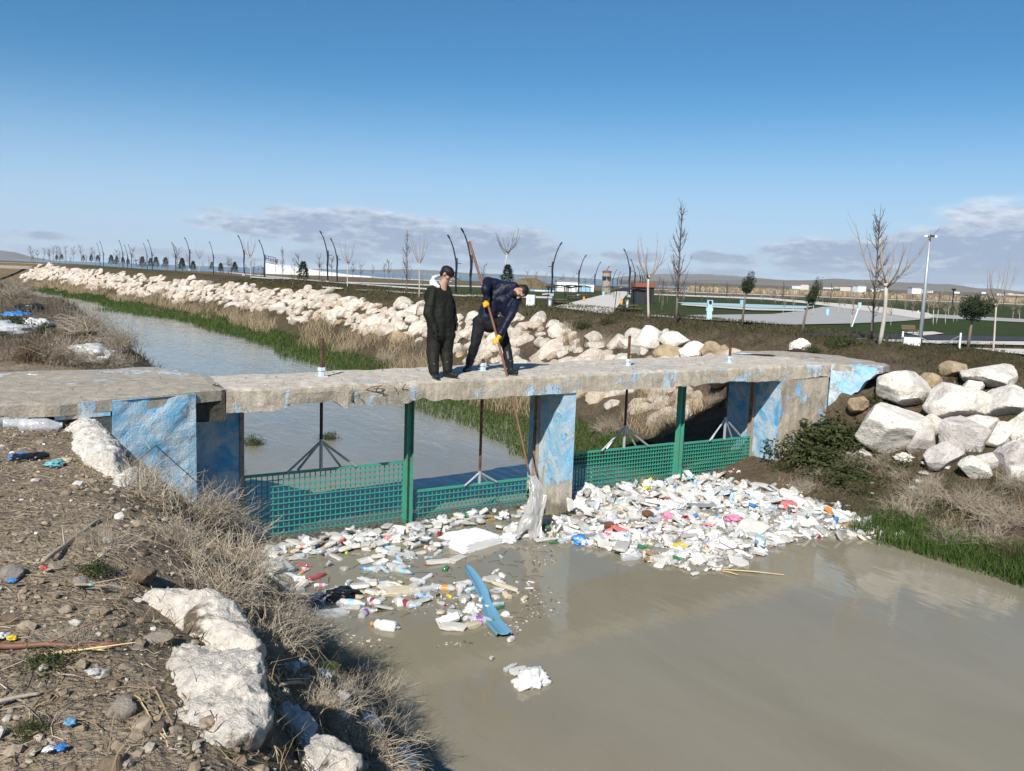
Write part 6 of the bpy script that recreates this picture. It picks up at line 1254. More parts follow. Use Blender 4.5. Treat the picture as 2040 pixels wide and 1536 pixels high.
# ------------------------------------------------------------------ park beyond the bank
def ground_poly(name, px, mat, dz=.03, res=26):
    """paved area given by its outline on the ground; follows the terrain"""
    P = []
    n = len(px)
    for k in range(n):
        a, c = px[k], px[(k + 1) % n]
        for t in np.linspace(0, 1, res, endpoint=False): P.append(hit(a[0] + (c[0] - a[0]) * t, a[1] + (c[1] - a[1]) * t))
    P = np.array(P); P[:, 2] = zt(P[:, 0], P[:, 1]) + dz
    bm = bmesh.new(); vs = [bm.verts.new(p) for p in P]; f = bm.faces.new(vs); bmesh.ops.triangulate(bm, faces=[f]); me = bpy.data.meshes.new(name); bm.to_mesh(me); bm.free(); me.materials.append(mat)
    o = bpy.data.objects.new(name, me); COL.objects.link(o); return tag(o, kind='structure')
ground_poly('promenade', [(1102, 613), (1218, 629), (1246, 590), (1268, 578), (1262, 573), (1244, 577)], MT['path'], .05)
ground_poly('plaza', [(1262, 630), (1400, 639), (1560, 649), (1700, 646), (1800, 641), (1855, 636), (1862, 630), (1840, 624), (1760, 615), (1690, 611), (1640, 612), (1600, 620), (1540, 627), (1400, 629)], MT['pathgrey'], .05, 12)
ground_poly('curved_path', [(1862, 634), (1850, 625), (1770, 614), (1690, 607), (1600, 600), (1530, 594), (1300, 586), (1300, 588.5), (1530, 598), (1600, 605), (1660, 612), (1700, 618), (1760, 626), (1830, 637)], MT['path'], .07, 12)
ground_poly('pool_floor', [(1345, 604), (1440, 606), (1620, 612), (1600, 617), (1500, 615.5), (1360, 607)], MT['pool'], .09, 12)
ground_poly('pool_edge', [(1360, 607.2), (1500, 616), (1602, 618), (1604, 621.5), (1500, 620), (1355, 609.5)], MT['path'], .08, 12)
ground_poly('asphalt_track', [(1540, 665), (1700, 666), (2100, 674), (2100, 681), (1840, 680), (1640, 672)], MT['asphalt'], .04, 12)
ground_poly('kerb_path', [(1690, 677), (1840, 681.5), (2100, 683), (2100, 691), (1900, 689), (1760, 683)], MT['path'], .05, 12)
ground_poly('bench_slab', [(1800, 664), (1860, 663), (1880, 667), (1830, 672)], MT['path'], .06, 8)
ground_poly('front_path', [(1940, 697), (2100, 700), (2100, 716), (1990, 705)], MT['path'], .05, 8)
ground_poly('side_path', [(1850, 634), (2100, 646), (2100, 640), (1900, 629), (1840, 626)], MT['pathgrey'], .045, 12)
for k, (a, c, w) in enumerate((((500, 551), (850, 575), 3), ((530, 542), (900, 560), 2), ((640, 572), (930, 590), 3), ((690, 562), (1090, 575), 2.4), ((1080, 586), (1100, 584), 3), ((1330, 580), (2040, 606), 1.6), ((1300, 576), (1700, 588), 1.6), ((430, 540), (640, 560), 2), ((930, 588), (1100, 592), 4))):
    ground_poly('park_path', [a, c, (c[0], c[1] + w), (a[0], a[1] + w)], MT['path'], .06, 16)
# ---- lamps
def lamp_proto():
    t = thing('street_lamp', '', 'street lamp', (0, 0, 0), 0, 'curved black park lamps')
    MB().box((0, 0, .12), (.34, .34, .24)).obj('lamp_base', MT['galv'], t)
    lo = np.array([(0, 0, 0.2), (-.03, 0, .8), (-.05, 0, 1.4), (.0, 0, 2.0), (.01, 0, 2.55), (-.01, 0, 2.85)]); MB().tube(lo + (.05, 0, 0), np.linspace(.075, .055, 6), 8).obj('lower_pole', MT['lamp'], t, True)
    up = np.array([(-.03, 0, 1.5), (.01, 0, 2.1), (-.02, 0, 2.6), (-.10, 0, 3.0), (-.22, 0, 3.5), (-.40, 0, 4.0), (-.56, 0, 4.3)]); MB().tube(up, np.linspace(.06, .04, 7), 8).obj('upper_pole', MT['lamp'], t, True)
    h = MB(); h.strands(np.array([[(-.52, 0, 4.24), (-.60, 0, 4.37), (-.69, 0, 4.5)]]), [[.055, .06, .045]], 4, 0, True); h.obj('lamp_head', MT['lamp'], t)
    s = MB(); s.tube([(.05, 0, 2.42), (.26, 0, 2.46)], .02, 5); s.box((.28, 0, 2.45), (.2, .1, .05)); s.obj('side_light', MT['lamp'], t); return t
LP = lamp_proto(); LAMPS = []
def lamp(ut, vt, ub_, vb_, flip=False, P=None, zone='left'):
    dpt = 4.5 * F_PX / max(4, (vb_ - vt)); Q = pd(ub_, vb_, dpt); g = gz(Q[0], Q[1])
    o = dup(LP); o.location = (Q[0], Q[1], g if abs(g - Q[2]) > .8 else Q[2]); top = 4.5 + (Q[2] - o.location[2]); o.scale = (1, 1, top / 4.5)
    o.rotation_euler = (0, 0, -YAW + (math.pi if flip else 0)); LAMPS.append((zone, o))
for a in ((637, 462, 652, 565), (658, 476, 671, 567), (473, 470, 486, 549), (517, 479, 527, 557), (415, 482, 425, 534), (368, 474, 378, 539), (345, 483, 350, 536), (293, 478, 303, 534), (283, 485, 293, 530), (255, 487, 262, 528), (247, 488, 254, 528), (237, 479, 245, 529), (199, 481, 206, 523), (193, 485, 199, 522)): lamp(*a)
for a in ((897, 470, 907, 592), (921, 457, 936, 599)): lamp(*a, zone='men')
for a in ((1120, 483, 1099, 590), (1170, 508, 1152, 590), (1200, 522, 1184, 588), (1214, 530, 1203, 585), (1229, 537, 1220, 582), (1237, 541, 1229, 581), (1244, 545, 1237, 580)): lamp(*a, flip=True, zone='pl')
for a in ((1241, 497, 1252, 592), (1253, 517, 1263, 586), (1267, 531, 1274, 582), (1273, 537, 1279, 581), (1279, 541, 1284, 580)): lamp(*a, zone='pr')
wipe(LP)
for z, f in (('left', 'curved black lamp post on the left bank, {o} from the left'), ('men', 'tall curved black lamp post near the men, {o} from the left'), ('pl', 'curved black lamp leaning right along the promenade, {o} from the left'), ('pr', 'curved black lamp leaning left beside the promenade, {o} from the left')):
    order_labels([o for k, o in LAMPS if k == z], f)
# far thin posts on the skyline
FP = []
for (u, vt, vb_) in ((1345, 560, 585), (1385, 562, 588), (1655, 565, 592), (1560, 562, 590), (1447, 563, 590), (1785, 582, 606), (1870, 580, 606), (2022, 588, 614), (1998, 578, 612)):
    Q = hit(u, vb_ + 2); d = depth(Q); h = (vb_ + 2 - vt) / F_PX * d; o = MB().tube([(0, 0, 0), (0, 0, h * .85), (-.15 * h * .4, 0, h)], h * .018, 5).obj('far_lamp', MT['lamp'], loc=tuple(Q)); FP.append(tag(o, None, 'lamp post', 'far lamp posts'))
order_labels(FP, 'thin far lamp post on the right skyline, {o} from the left')
# floodlight mast
def mast():
    Q = hit(1832, 688); d = depth(Q); H = 216 / F_PX * d * 1.0; t = thing('floodlight_mast', 'tall galvanised floodlight mast standing behind the white box on the right', 'floodlight', Q)
    MB().tube([(0, 0, 0), (0, 0, H * .5), (0, 0, H)], [.020 * H, .015 * H, .008 * H], 10).obj('mast', MT['galv'], t, True)
    h = MB(); h.box((0, 0, H), (.08 * H, .01 * H, .01 * H), rz=-YAW); h.box((0, 0, H + .002), (.01 * H, .08 * H, .01 * H), rz=-YAW); h.obj('crossbar', MT['galv'], t)
    for k in range(4):
        a = -YAW + k * math.pi / 2; MB().box((.042 * H * math.cos(a), .042 * H * math.sin(a), H - .008 * H), (.032 * H, .03 * H, .018 * H), rz=a).obj('floodlight_head', MT['darksteel' if k % 2 else 'white'], t)
mast()
# second distant mast
Q = hit(1897, 610); d = depth(Q); H = 33 / F_PX * d; t = thing('floodlight_mast', 'small distant floodlight mast with a flat twin head', 'floodlight', Q); MB().tube([(0, 0, 0), (0, 0, H)], .09, 6).obj('mast', MT['lamp'], t); MB().box((0, 0, H), (H * .22, .2, .25), rz=-YAW).obj('floodlight_head', MT['lamp'], t)
# ---- bare trees
def bare_tree(seed, kind, H):
    r = np.random.default_rng(seed); tr, cr = MB(), MB(); tw = []
    def limb(p, d, L_, r0, K=7, up=.12, jit=.12):
        C = [np.array(p, float)]; d = np.array(d, float); d /= np.linalg.norm(d)
        for k in range(K - 1): C.append(C[-1] + d * L_ / (K - 1)); d = d + r.normal(size=3) * jit + UPZ * up; d /= np.linalg.norm(d)
        C = np.array(C); return C
    wob = lambda z: np.array([.02 * H * math.sin(z * 3 + seed), .02 * H * math.cos(z * 2.3 + seed), 0])
    if kind == 'pollard':
        hb = .46 * H; pts = [np.array([0, 0, hb * t]) + wob(t) * .6 for t in np.linspace(0, 1, 6)]; tr.tube(pts, np.linspace(.014 * H, .011 * H, 6), 9)
        kn = pts[-1]; V, F = rockV(seed, 2, (.022 * H, .022 * H, .02 * H), 5, (.6, .9), .1); tr.add(V + kn, F)
        nl = int(r.integers(7, 10)); a0 = r.uniform(0, 6)
        for k in range(nl):
            a = a0 + 6.28 * k / nl + r.normal() * .2; C = limb(kn + UPZ * r.uniform(-.03, .03) * H, (math.cos(a) * .9, math.sin(a) * .9, .75), r.uniform(.28, .56) * H, 0, 9, .22, .07); cr.tube(C, np.linspace(.0068 * H, .0012 * H, 9), 5)
            for j in range(7):
                i = int(r.integers(2, 8)); d = C[i] - C[i - 1]; d = d / np.linalg.norm(d) + r.normal(size=3) * .4; L2 = r.uniform(.06, .17) * H; S = limb(C[i], d, L2, 0, 4, .2, .1); tw.append(S)
    elif kind == 'poplar':
        pts = [np.array([0, 0, H * t]) + wob(t) * .35 for t in np.linspace(0, 1, 9)]; tr.tube(pts[:3], [.0105 * H, .0095 * H, .0085 * H], 8); cr.tube(pts[2:], np.linspace(.0085 * H, .0012 * H, 7), 6)
        for k in range(46):
            t = r.uniform(.16, .92); p = np.array([0, 0, H * t]) + wob(t) * .35; a = r.uniform(0, 6.28); L1 = (.05 + .24 * (1 - t) ** .8 * (1 if t > .25 else .7)) * H * r.uniform(.5, 1.1); C = limb(p, (math.cos(a) * .55, math.sin(a) * .55, .62), L1, 0, 6, .28, .09); cr.tube(C, np.linspace(.0032 * H, .0008 * H, 6), 4)
            for j in range(4):
                i = int(r.integers(1, 5)); d = C[i] - C[i - 1]; d = d / np.linalg.norm(d) + r.normal(size=3) * .5; tw.append(limb(C[i], d, r.uniform(.02, .06) * H, 0, 4, .15, .1))
    else:   # sapling
        hb = .35 * H; pts = [np.array([0, 0, H * .8 * t]) + wob(t) for t in np.linspace(0, 1, 7)]; tr.tube(pts[:4], np.linspace(.013 * H, .009 * H, 4), 6); cr.tube(pts[3:], np.linspace(.009 * H, .002 * H, 4), 5)
        for k in range(16):
            t = r.uniform(.42, .98); p = np.array([0, 0, H * .8 * t]) + wob(t); a = r.uniform(0, 6.28); C = limb(p, (math.cos(a), math.sin(a), .95), r.uniform(.15, .38) * H * (1.2 - .5 * t), 0, 5, .2, .12); cr.tube(C, np.linspace(.0065 * H, .002 * H, 5), 4)
            for j in range(3):
                i = int(r.integers(1, 4)); d = C[i] - C[i - 1]; d = d / np.linalg.norm(d) + r.normal(size=3) * .5; tw.append(limb(C[i], d, r.uniform(.05, .12) * H, 0, 4, .15, .1))
    T = np.array(tw); cr.strands(T, (np.full(len(T), (.0024 if kind == 'sapling' else .0014) * H))[:, None] * np.linspace(1, .5, T.shape[1])[None], 3); return tr, cr
TREES = []
PROTO_T = {}
def tree(u, vb_, vt, kind, label=None, seed=0, zone=None, mats=('bark_white', 'branchpale'), H=None, lean=0.0, group=None, thick=1.0):
    Q = hit(u, vb_); d = depth(Q); h = (vb_ - vt) / F_PX * d; key = (kind, seed % (3 if kind != 'sapling' else 5), mats)
    if key not in PROTO_T:
        a, c = bare_tree(seed % 5 + {'pollard': 10, 'poplar': 30, 'sapling': 50}[kind], kind, 5.0); PROTO_T[key] = (a.mesh('trunk', MT[mats[0]], True), c.mesh('crown', MT[mats[1]], True))
    t = thing('bare_tree', label, 'tree', Q, rng.uniform(0, 6.28), group or 'leafless park trees')
    for nm, me in zip(('trunk', 'crown'), PROTO_T[key]): o = bpy.data.objects.new(nm, me); COL.objects.link(o); o.parent = t
    kx = h / 5.0; t.scale = (kx * thick, kx * thick, kx); t.rotation_euler[1] = lean
    TREES.append((zone, t)); return t
tree(1345, 640, 402, 'poplar', 'tallest columnar bare tree, right of the promenade', 1, mats=('bark', 'branch'))
tree(1290, 638, 452, 'pollard', 'pollarded pale tree at the kiosk left of the tallest columnar one', 1)
tree(1752, 690, 425, 'pollard', 'large pollarded tree with spreading upturned limbs right of the bridge end', 2, thick=1.15)
tree(1733, 681, 410, 'poplar', 'columnar bare tree behind the large pollarded one', 2, mats=('bark', 'branch'))
tree(1977, 700, 500, 'pollard', 'thin pale tree with sparse twigs at the right edge', 0, thick=.7)
tree(1008, 556, 448, 'pollard', 'pollarded tree with fan of twigs above the bending man', 0, thick=1.15, mats=('bark_white', 'branch'))
tree(834, 593, 440, 'pollard', 'slim white trunked tree just left of the standing man', 1, thick=.62)
tree(809, 586, 458, 'poplar', 'columnar brown tree left of the slim white trunked one', 1, mats=('bark', 'branch'))
tree(693, 575, 470, 'pollard', 'pale pollarded tree right of the paired lamps', 2, thick=.7)
tree(499, 558, 462, 'pollard', 'pale pollarded tree between two lamps on the left bank', 0, thick=.7)
tree(563, 556, 490, 'poplar', 'columnar tree by the white sloping building', 2, mats=('bark', 'branch'))
tree(397, 543, 482, 'pollard', 'pale small tree right of a lamp on the left bank', 1, thick=.8)
for k, (u, vb_, vt) in enumerate(((62, 520, 486), (75, 520, 493), (88, 519, 491), (97, 519, 495), (106, 519, 486), (113, 520, 486), (120, 520, 488), (132, 521, 486), (147, 520, 488), (162, 521, 484), (182, 523, 488), (232, 527, 492), (265, 529, 488), (352, 538, 482), (455, 545, 508), (595, 552, 500), (635, 556, 500), (720, 566, 520), (742, 556, 525), (765, 556, 520), (775, 566, 512), (703, 560, 515), (660, 556, 505), (585, 556, 512))):
    tree(u, vb_, vt, 'sapling', None, k, 'left', ('bark', 'branch'))
for k, (u, vb_, vt) in enumerate(((1020, 572, 528), (1050, 580, 530), (1068, 575, 535), (1085, 580, 540), (1120, 575, 543), (1140, 575, 545), (1165, 575, 550), (1178, 575, 548), (962, 575, 520), (1312, 606, 545), (1320, 612, 548), (1330, 606, 550), (1317, 622, 560), (1362, 600, 560), (1395, 596, 562), (1408, 598, 560), (1420, 596, 562), (1432, 596, 565), (1448, 600, 560), (1462, 596, 568), (1362, 575, 556))):
    tree(u, vb_, vt, 'sapling', None, k, 'mid', ('bark', 'branchpale' if k % 2 else 'branch'))
for k, (u, vb_, vt) in enumerate(((1515, 600, 566), (1535, 600, 570), (1552, 602, 565), (1580, 628, 580), (1620, 628, 580), (1670, 626, 582), (1682, 622, 590), (1638, 604, 582), (1700, 610, 592), (1696, 652, 590), (1773, 650, 596), (1802, 624, 595), (1815, 640, 592), (1848, 630, 588), (1858, 648, 572), (1866, 645, 574), (1883, 646, 590), (1900, 642, 598), (1906, 640, 598), (1890, 630, 592), (1962, 628, 594), (2018, 635, 596), (2030, 640, 600), (1952, 640, 606), (1560, 628, 590))):
    tree(u, vb_, vt, 'sapling', None, k, 'right', ('bark_white', 'branchpale'))
for k in range(130):
    u = rng.uniform(540, 2040) if k > 40 else rng.uniform(60, 560); hz_ = 551 + (u - 1020) * .0358; vb_ = hz_ + (rng.uniform(14, 42) if u > 560 else rng.uniform(5, 13)); hgt = rng.uniform(14, 34)
    tree(u, vb_, vb_ - hgt, 'sapling', None, k, 'far' + ('l' if u < 560 else 'm' if u < 1250 else 'r'), ('bark', 'branch' if k % 3 else 'branchpale'))
for z, f in (('farl', 'thin far bare sapling beyond the left bank lamps, {o} from the left'), ('farm', 'thin far bare sapling behind the two men or the promenade, {o} from the left'), ('farr', 'thin far bare sapling beyond the plaza and the right lawns, {o} from the left'), ('left', 'small bare sapling on the left bank skyline, {o} from the left'), ('mid', 'small bare sapling in the middle of the park, {o} from the left'), ('right', 'small pale-trunked sapling on the right lawns, {o} from the left')): order_labels([o for k, o in TREES if k == z], f)
# ---- evergreens
def conifer(seed, n=900):
    r = np.random.default_rng(seed); t = r.random(n) ** .75; a = r.uniform(0, 6.28, n); lump = 1 + .45 * fbm(np.stack([np.cos(a) * 1.6, np.sin(a) * 1.6, t * 7], -1) + seed, 3, seed); R = .21 * (1 - t) ** .65 * lump * r.random(n) ** .35 + .015; P = np.stack([R * np.cos(a), R * np.sin(a), .12 + t * .86], -1)
    out = np.stack([np.cos(a), np.sin(a), .25 + 0 * a], -1) + r.normal(size=(n, 3)) * .5; out /= np.linalg.norm(out, axis=1, keepdims=True); s = np.cross(out, r.normal(size=(n, 3))); s /= np.linalg.norm(s, axis=1, keepdims=True); L_ = r.uniform(.03, .07, n)[:, None]
    V = np.stack([P - s * L_ * .35, P + s * L_ * .35, P + out * L_ * 1.6], 1).reshape(-1, 3); b = MB(); b.add(V, np.arange(n)[:, None] * 3 + np.array([[0, 1, 2]])); return b
CON = [(conifer(970 + k).mesh('crown', MT['needle']), MB().tube([(0, 0, 0), (0, 0, .5), (.01, 0, .9)], [.016, .012, .004], 6).mesh('trunk', MT['bark'], True)) for k in range(3)]
EV = []
for k, (u, vb_, vt) in enumerate(((604, 562, 521), (422, 538, 522), (468, 545, 522), (385, 540, 520), (363, 540, 514), (330, 535, 513), (311, 534, 512), (284, 534, 511), (300, 533, 514), (245, 527, 512), (233, 528, 511), (222, 528, 508), (195, 523, 508), (182, 522, 508), (166, 520, 508), (113, 519, 508), (123, 519, 506), (440, 543, 524), (255, 528, 515), (1010, 575, 527))):
    Q = hit(u, vb_); h = (vb_ - vt) / F_PX * depth(Q); t = thing('young_conifer', None, 'conifer', Q, rng.uniform(0, 6.28), 'young conifers on the bank'); t.scale = (h * 1.25, h * 1.25, h)
    for me in CON[k % 3]: o = bpy.data.objects.new(me.name.split('.')[0], me); COL.objects.link(o); o.parent = t
    EV.append(t)
order_labels(EV, 'young dark conifer on the bank, {o} from the left')
def roundtree(u, vb_, vt, vc, w, label, seed, lean=0.0):
    Q = hit(u, vb_); d = depth(Q); k = d / F_PX; H = (vb_ - vt) * k; hc = (vb_ - vc) * k; R = w / 2 * k; t = thing('evergreen_tree', label, 'tree', Q, -YAW, 'wind-bent young evergreens')
    b = leafy(seed, 2800, R, (H - hc) * .95, .05 * R + .006); c = MB(); 
    for v, f in zip(b.V, b.F): v[:, 0] += lean * (v[:, 2]) ; c.add(np.concatenate([v]), f)
    b2 = leafy(seed + 1, 1100, R * .8, (H - hc) * .35, .05 * R + .006)
    for v, f in zip(b2.V, b2.F): v[:, 2] *= -1; c.add(v, f)
    lx = lean * .6
    c.shift((lx, 0, hc)).obj('crown', MT['olive'], t); MB().tube([(0, 0, 0), (lx * .3, .01, hc * .5), (lx, 0, hc + (H - hc) * .5)], [.045, .035, .02], 8).obj('trunk', MT['bark'], t, True)
roundtree(1478, 650, 546, 575, 27, 'young evergreen with dark tuft crown by the plaza', 980, .15)
roundtree(1597, 667, 558, 594, 25, 'young evergreen blown over to the right on the plaza edge', 982, .34)
roundtree(1928, 697, 583, 622, 56, 'young bushy evergreen beside the thin pale tree', 984, .1)
# ---- picnic shelters
def shelter_proto():
    t = thing('picnic_shelter', '', 'picnic shelter', (0, 0, 0), 0, 'black steel picnic shelters')
    r = MB()
    for s in (-1, 1): r.box((s * .80, 0, 2.33), (1.72, 2.3, .05), rot=np.array(Matrix.Rotation(s * .17, 3, 'Y')))
    r.obj('roof', MT['darkwall'], t)
    for sx in (-1, 1):
        for sy in (-1, 1): MB().strands(np.array([[(sx * 1.25, sy * .95, 0), (sx * 1.05, sy * .95, 2.25)]]), .045, 4, 0, True).obj('post', MT['darkwall'], t)
    for sy in (-1, 1): MB().strands(np.array([[(-1.15, sy * .95, 2.15), (1.15, sy * .95, 2.15)]]), .03, 4, 0, True).obj('beam', MT['darkwall'], t)
    MB().box((0, 0, .74), (1.7, .75, .05)).obj('table_top', MT['slat'], t)
    for s in (-1, 1): MB().box((0, s * .72, .44), (1.7, .28, .05)).obj('bench', MT['slat'], t)
    for s in (-1, 1):
        b = MB(); b.strands(np.array([[(s * .6, -.7, 0), (s * .6, .1, .74)], [(s * .6, .7, 0), (s * .6, -.1, .74)]]), .03, 4, 0, True); b.box((s * .6, 0, .40), (.05, 1.6, .06)); b.obj('table_leg', MT['darkwall'], t)
    return t
SH = shelter_proto()
for (u, vb_, vt, lab, rz) in ((1254, 622, 573, 'nearest picnic shelter, right of the promenade beside the kiosk', .5), (1114, 608, 567, 'picnic shelter left of the promenade end behind a grey bin', .35), (1140, 598, 567, 'second picnic shelter left of the promenade', .35), (1160, 594, 568, 'third picnic shelter left of the promenade by an orange bin', .35), (1212, 588, 570, 'far picnic shelter under the round tower', .3), (515, 551, 530, 'picnic shelter on the left bank behind a lamp', .2), (450, 546, 525, 'picnic shelter on the left bank among young conifers', .2), (278, 532, 517, 'far picnic shelter on the left bank', .2), (1338, 588, 576, 'small far picnic shelter right of the kiosk', .1), (1645, 606, 594, 'far picnic shelter beyond the curved path', .1), (2022, 628, 614, 'far picnic shelter at the right edge', .1)):
    Q = hit(u, vb_); d = depth(Q); s = (vb_ - vt) / F_PX * d / 2.55; o = dup(SH); o.location = tuple(Q); o.scale = (s, s, s); o.rotation_euler = (0, 0, -YAW + rz); o['label'] = lab
wipe(SH)
# ---- buildings
def pxbox(u0, u1, vb_, vt, dep, name, label, cat, mat, depth_m=6., lift=.0):
    P0, P1 = pd(u0, vb_, dep), pd(u1, vb_, dep); P0[2] = P1[2] = min(gz(P0[0], P0[1]), P0[2]); w = np.linalg.norm((P1 - P0)[:2]); H = (vb_ - vt) / F_PX * dep; c = (P0 + P1) / 2 + VIEW * depth_m / 2
    t = thing(name, label, cat, c, -YAW); MB().box((0, 0, H / 2), (w, depth_m, H)).obj('wall', MT[mat], t); return t, w, H, depth_m
Qk = hit(1283, 605); dk = depth(Qk)
t, w, H, D = pxbox(1266, 1302, 606, 571, dk, 'kiosk', 'dark kiosk with a red brown roof band beside the promenade', 'kiosk', 'darkwall', 3.)
MB().box((0, 0, H + .14), (w * 1.12, D * 1.1, .34)).obj('roof_band', MT['fascia'], t); MB().box((.2 * w, -D / 2 - .02, H * .5), (w * .3, .05, H * .8)).obj('door', MT['lamp'], t)
Qt = hit(1217, 586); dt = depth(Qt) * 1.1; ht = 42 / F_PX * dt; t = thing('round_tower', 'round stone tower with dark cap at the far end of the promenade', 'tower', Qt + VIEW * 6)
tw_ = MB(); tw_.lathe([(8.5 / F_PX * dt, 0), (8 / F_PX * dt, ht * .95)], 20); tw_.obj('wall', MT['stonewall'], t, True); tc_ = MB(); tc_.lathe([(8.6 / F_PX * dt, ht * .93), (8.8 / F_PX * dt, ht), (0, ht * 1.04)], 20); tc_.obj('roof', MT['fascia'], t)
for a in (-2.2, -1.2): MB().box((8.1 / F_PX * dt * math.cos(a - YAW), 8.1 / F_PX * dt * math.sin(a - YAW), ht * .7), (.5, .5, ht * .12), rz=a - YAW).obj('window', MT['glass'], t)
t, w, H, D = pxbox(1109, 1150, 584, 561, 118, 'white_hut', 'low white building behind the left picnic shelters', 'building', 'wallwhite', 6); MB().box((0, 0, H + .08), (w * 1.02, D * 1.02, .16)).obj('roof', MT['roofgrey'], t); MB().box((0, -D / 2 - .02, H * .4), (w * .15, .06, H * .7)).obj('door', MT['roofgrey'], t)
t, w, H, D = pxbox(1148, 1183, 584, 566, 124, 'blue_hut', 'low building with pale blue mural panel left of the promenade', 'building', 'wallwhite', 6); MB().box((0, -D / 2 - .03, H * .45), (w * .7, .06, H * .7)).obj('painted_panel', MT['bluewall'], t); MB().box((0, 0, H + .08), (w * 1.02, D * 1.02, .14)).obj('roof', MT['roofgrey'], t)
# low blue and white pool walls left of the promenade
t, w, H, D = pxbox(1055, 1106, 583, 577, 112, 'pool_wall', 'low blue and white pool wall under the brown mound', 'wall', 'bluewall', 3); MB().box((-.1 * w, -D / 2 - .03, H * .55), (w * .4, .05, H * .6)).obj('white_panel', MT['wallwhite'], t)
# white sloping building on the left with a railed stair block
def slope_building():
    dp = 255.; P0, P1 = pd(529, 546, dp), pd(735, 562, dp * 1.05); g = float(min(gz(*P0[:2]), gz(*P1[:2]))); c = (P0 + P1) / 2; t = thing('white_ramp_building', 'long white building with a sloping roof line behind the left bank lamps', 'building', (c[0], c[1], g))
    top = [(529, 524), (550, 527), (600, 536), (680, 547), (738, 551)]; b = MB(); n = len(top); U = [pd(u, v, dp * (1 + .05 * (u - 529) / 206)) for u, v in top]; V = [np.array([p[0], p[1], g - .2]) for p in U]; Bk = [p + VIEW * 14 for p in U]; Bl = [p + VIEW * 14 for p in V]; A_ = np.array(U + V + Bk + Bl) - (c[0], c[1], g); F = []
    for k in range(n - 1): F += [(k, n + k, n + k + 1, k + 1), (k, k + 1, 2 * n + k + 1, 2 * n + k)]
    F += [(0, 2 * n, 3 * n, n), (n - 1, 2 * n - 1, 4 * n - 1, 3 * n - 1)]; b.add(A_, np.array(F)); b.obj('wall', MT['wallwhite'], t)
    r = MB(); a, e = pd(530, 519, dp), pd(549, 523, dp); hh = 2.6
    for s in np.linspace(0, 1, 5): p = a + (e - a) * s - (c[0], c[1], g); r.tube([p, p + UPZ * hh * .55], .06, 4)
    for z in (.25, .55): r.tube([a - (c[0], c[1], g) + UPZ * hh * z, e - (c[0], c[1], g) + UPZ * hh * z], .06, 4)
    r.obj('railing', MT['lamp'], t); MB().box((a + e) / 2 - (c[0], c[1], g) + VIEW * 3 + UPZ * .1, (1.8, 3, 1.4), rz=-YAW).obj('stair_block', MT['greypl'], t)
slope_building()
# brown mound
def mound():
    Q = hit(1052, 577); d = 125.; c = pd(1050, 577, d); V, F = ICO[4]; R = 46 / F_PX * d; P = V * np.array([R, R * .8, 24 / F_PX * d]); P *= (1 + .14 * fbm(V * 2.2, 4, 5))[:, None]; b = MB(); b.add(P, F); o = b.obj('earth_mound', MT['hill2'], smooth=True); o.location = (c[0], c[1], gz(c[0], c[1]) - .1); tag(o, kind='structure')
MT['hill2'] = simple('brown_earth_mound', (.16, .125, .07), .95, .1, 0, .4, .8, .1, 3)
mound()
# ---- street furniture
def cabinet():
    Q = hit(1057, 612); k = depth(Q) / F_PX; w, H, D = 17 * k, 24 * k, 8 * k; t = thing('electric_cabinet', 'white electric cabinet on the grass right of the bending man', 'cabinet', Q, -YAW - .25)
    MB().box((0, 0, H * .52), (w, D, H * .92)).obj('body', MT['whitebox'], t); MB().box((0, 0, H + .0), (w * 1.06, D * 1.15, H * .05)).obj('lid', MT['whitebox'], t); MB().box((0, 0, H * .03), (w * .96, D * .9, H * .06)).obj('plinth', MT['galv'], t)
    for s in (-1, 1): dr = MB().box((s * w * .24, -D / 2 - .012, H * .52), (w * .45, .02, H * .82)).obj('door', MT['whitebox'], t); MB().box((s * w * .06, -D / 2 - .03, H * .55), (w * .03, .02, H * .1)).obj('handle', MT['lamp'], dr)
cabinet()
def bin_(u, vb_, vt, lab, mat):
    Q = hit(u, vb_); k = depth(Q) / F_PX; H = (vb_ - vt) * k; R = H * .22; t = thing('litter_bin', lab, 'bin', Q, 0, 'park litter bins'); b = MB(); b.lathe([(R * .9, 0), (R, H * .9), (0, H * .9)], 14); b.obj('body', MT[mat], t, True); c = MB(); c.lathe([(R * 1.12, H * .9), (R * 1.12, H * .96), (0, H)], 14); c.obj('lid', MT['galv'], t)
bin_(1095, 613, 596, 'grey steel bin at the near end of the promenade', 'galv'); bin_(1163, 601, 591, 'orange bin in front of a left picnic shelter', 'orange'); bin_(1238, 607, 595, 'orange bin beside the nearest picnic shelter', 'orange'); bin_(1249, 612, 597, 'grey bin inside the nearest picnic shelter', 'galv'); bin_(1202, 590, 580, 'small pale blue bin under the round tower', 'lightblue'); bin_(1648, 629, 613, 'blue and black bin by the plaza', 'lightblue'); bin_(1829, 624, 618, 'white box-like bin on the right lawn', 'white')
def totem():
    Q = hit(1412, 637); k = depth(Q) / F_PX; H = 39 * k; t = thing('drinking_fountain', 'turquoise blocky totem standing on the grey plaza by the pool', 'fountain', Q, -YAW)
    for z0, z1, w in ((0, .45, 10), (.45, .62, 13), (.62, .80, 9), (.80, 1.0, 11)): MB().box((0, 0, H * (z0 + z1) / 2), (w * k, 6 * k, H * (z1 - z0))).obj('block', MT['poollight'], t)
    b = MB(); b.lathe([(0, 0), (3 * k, 0), (3 * k, .05), (0, .05)], 12, 0, (np.array(Matrix.Rotation(math.pi / 2, 3, 'X')), (0, -3.02 * k, H * .9))); b.obj('round_plate', MT['lamp'], t)
MT['poollight'] = simple('light_turquoise_paint', (.40, .60, .65), .5, .4, 0, .1, 2)
totem()
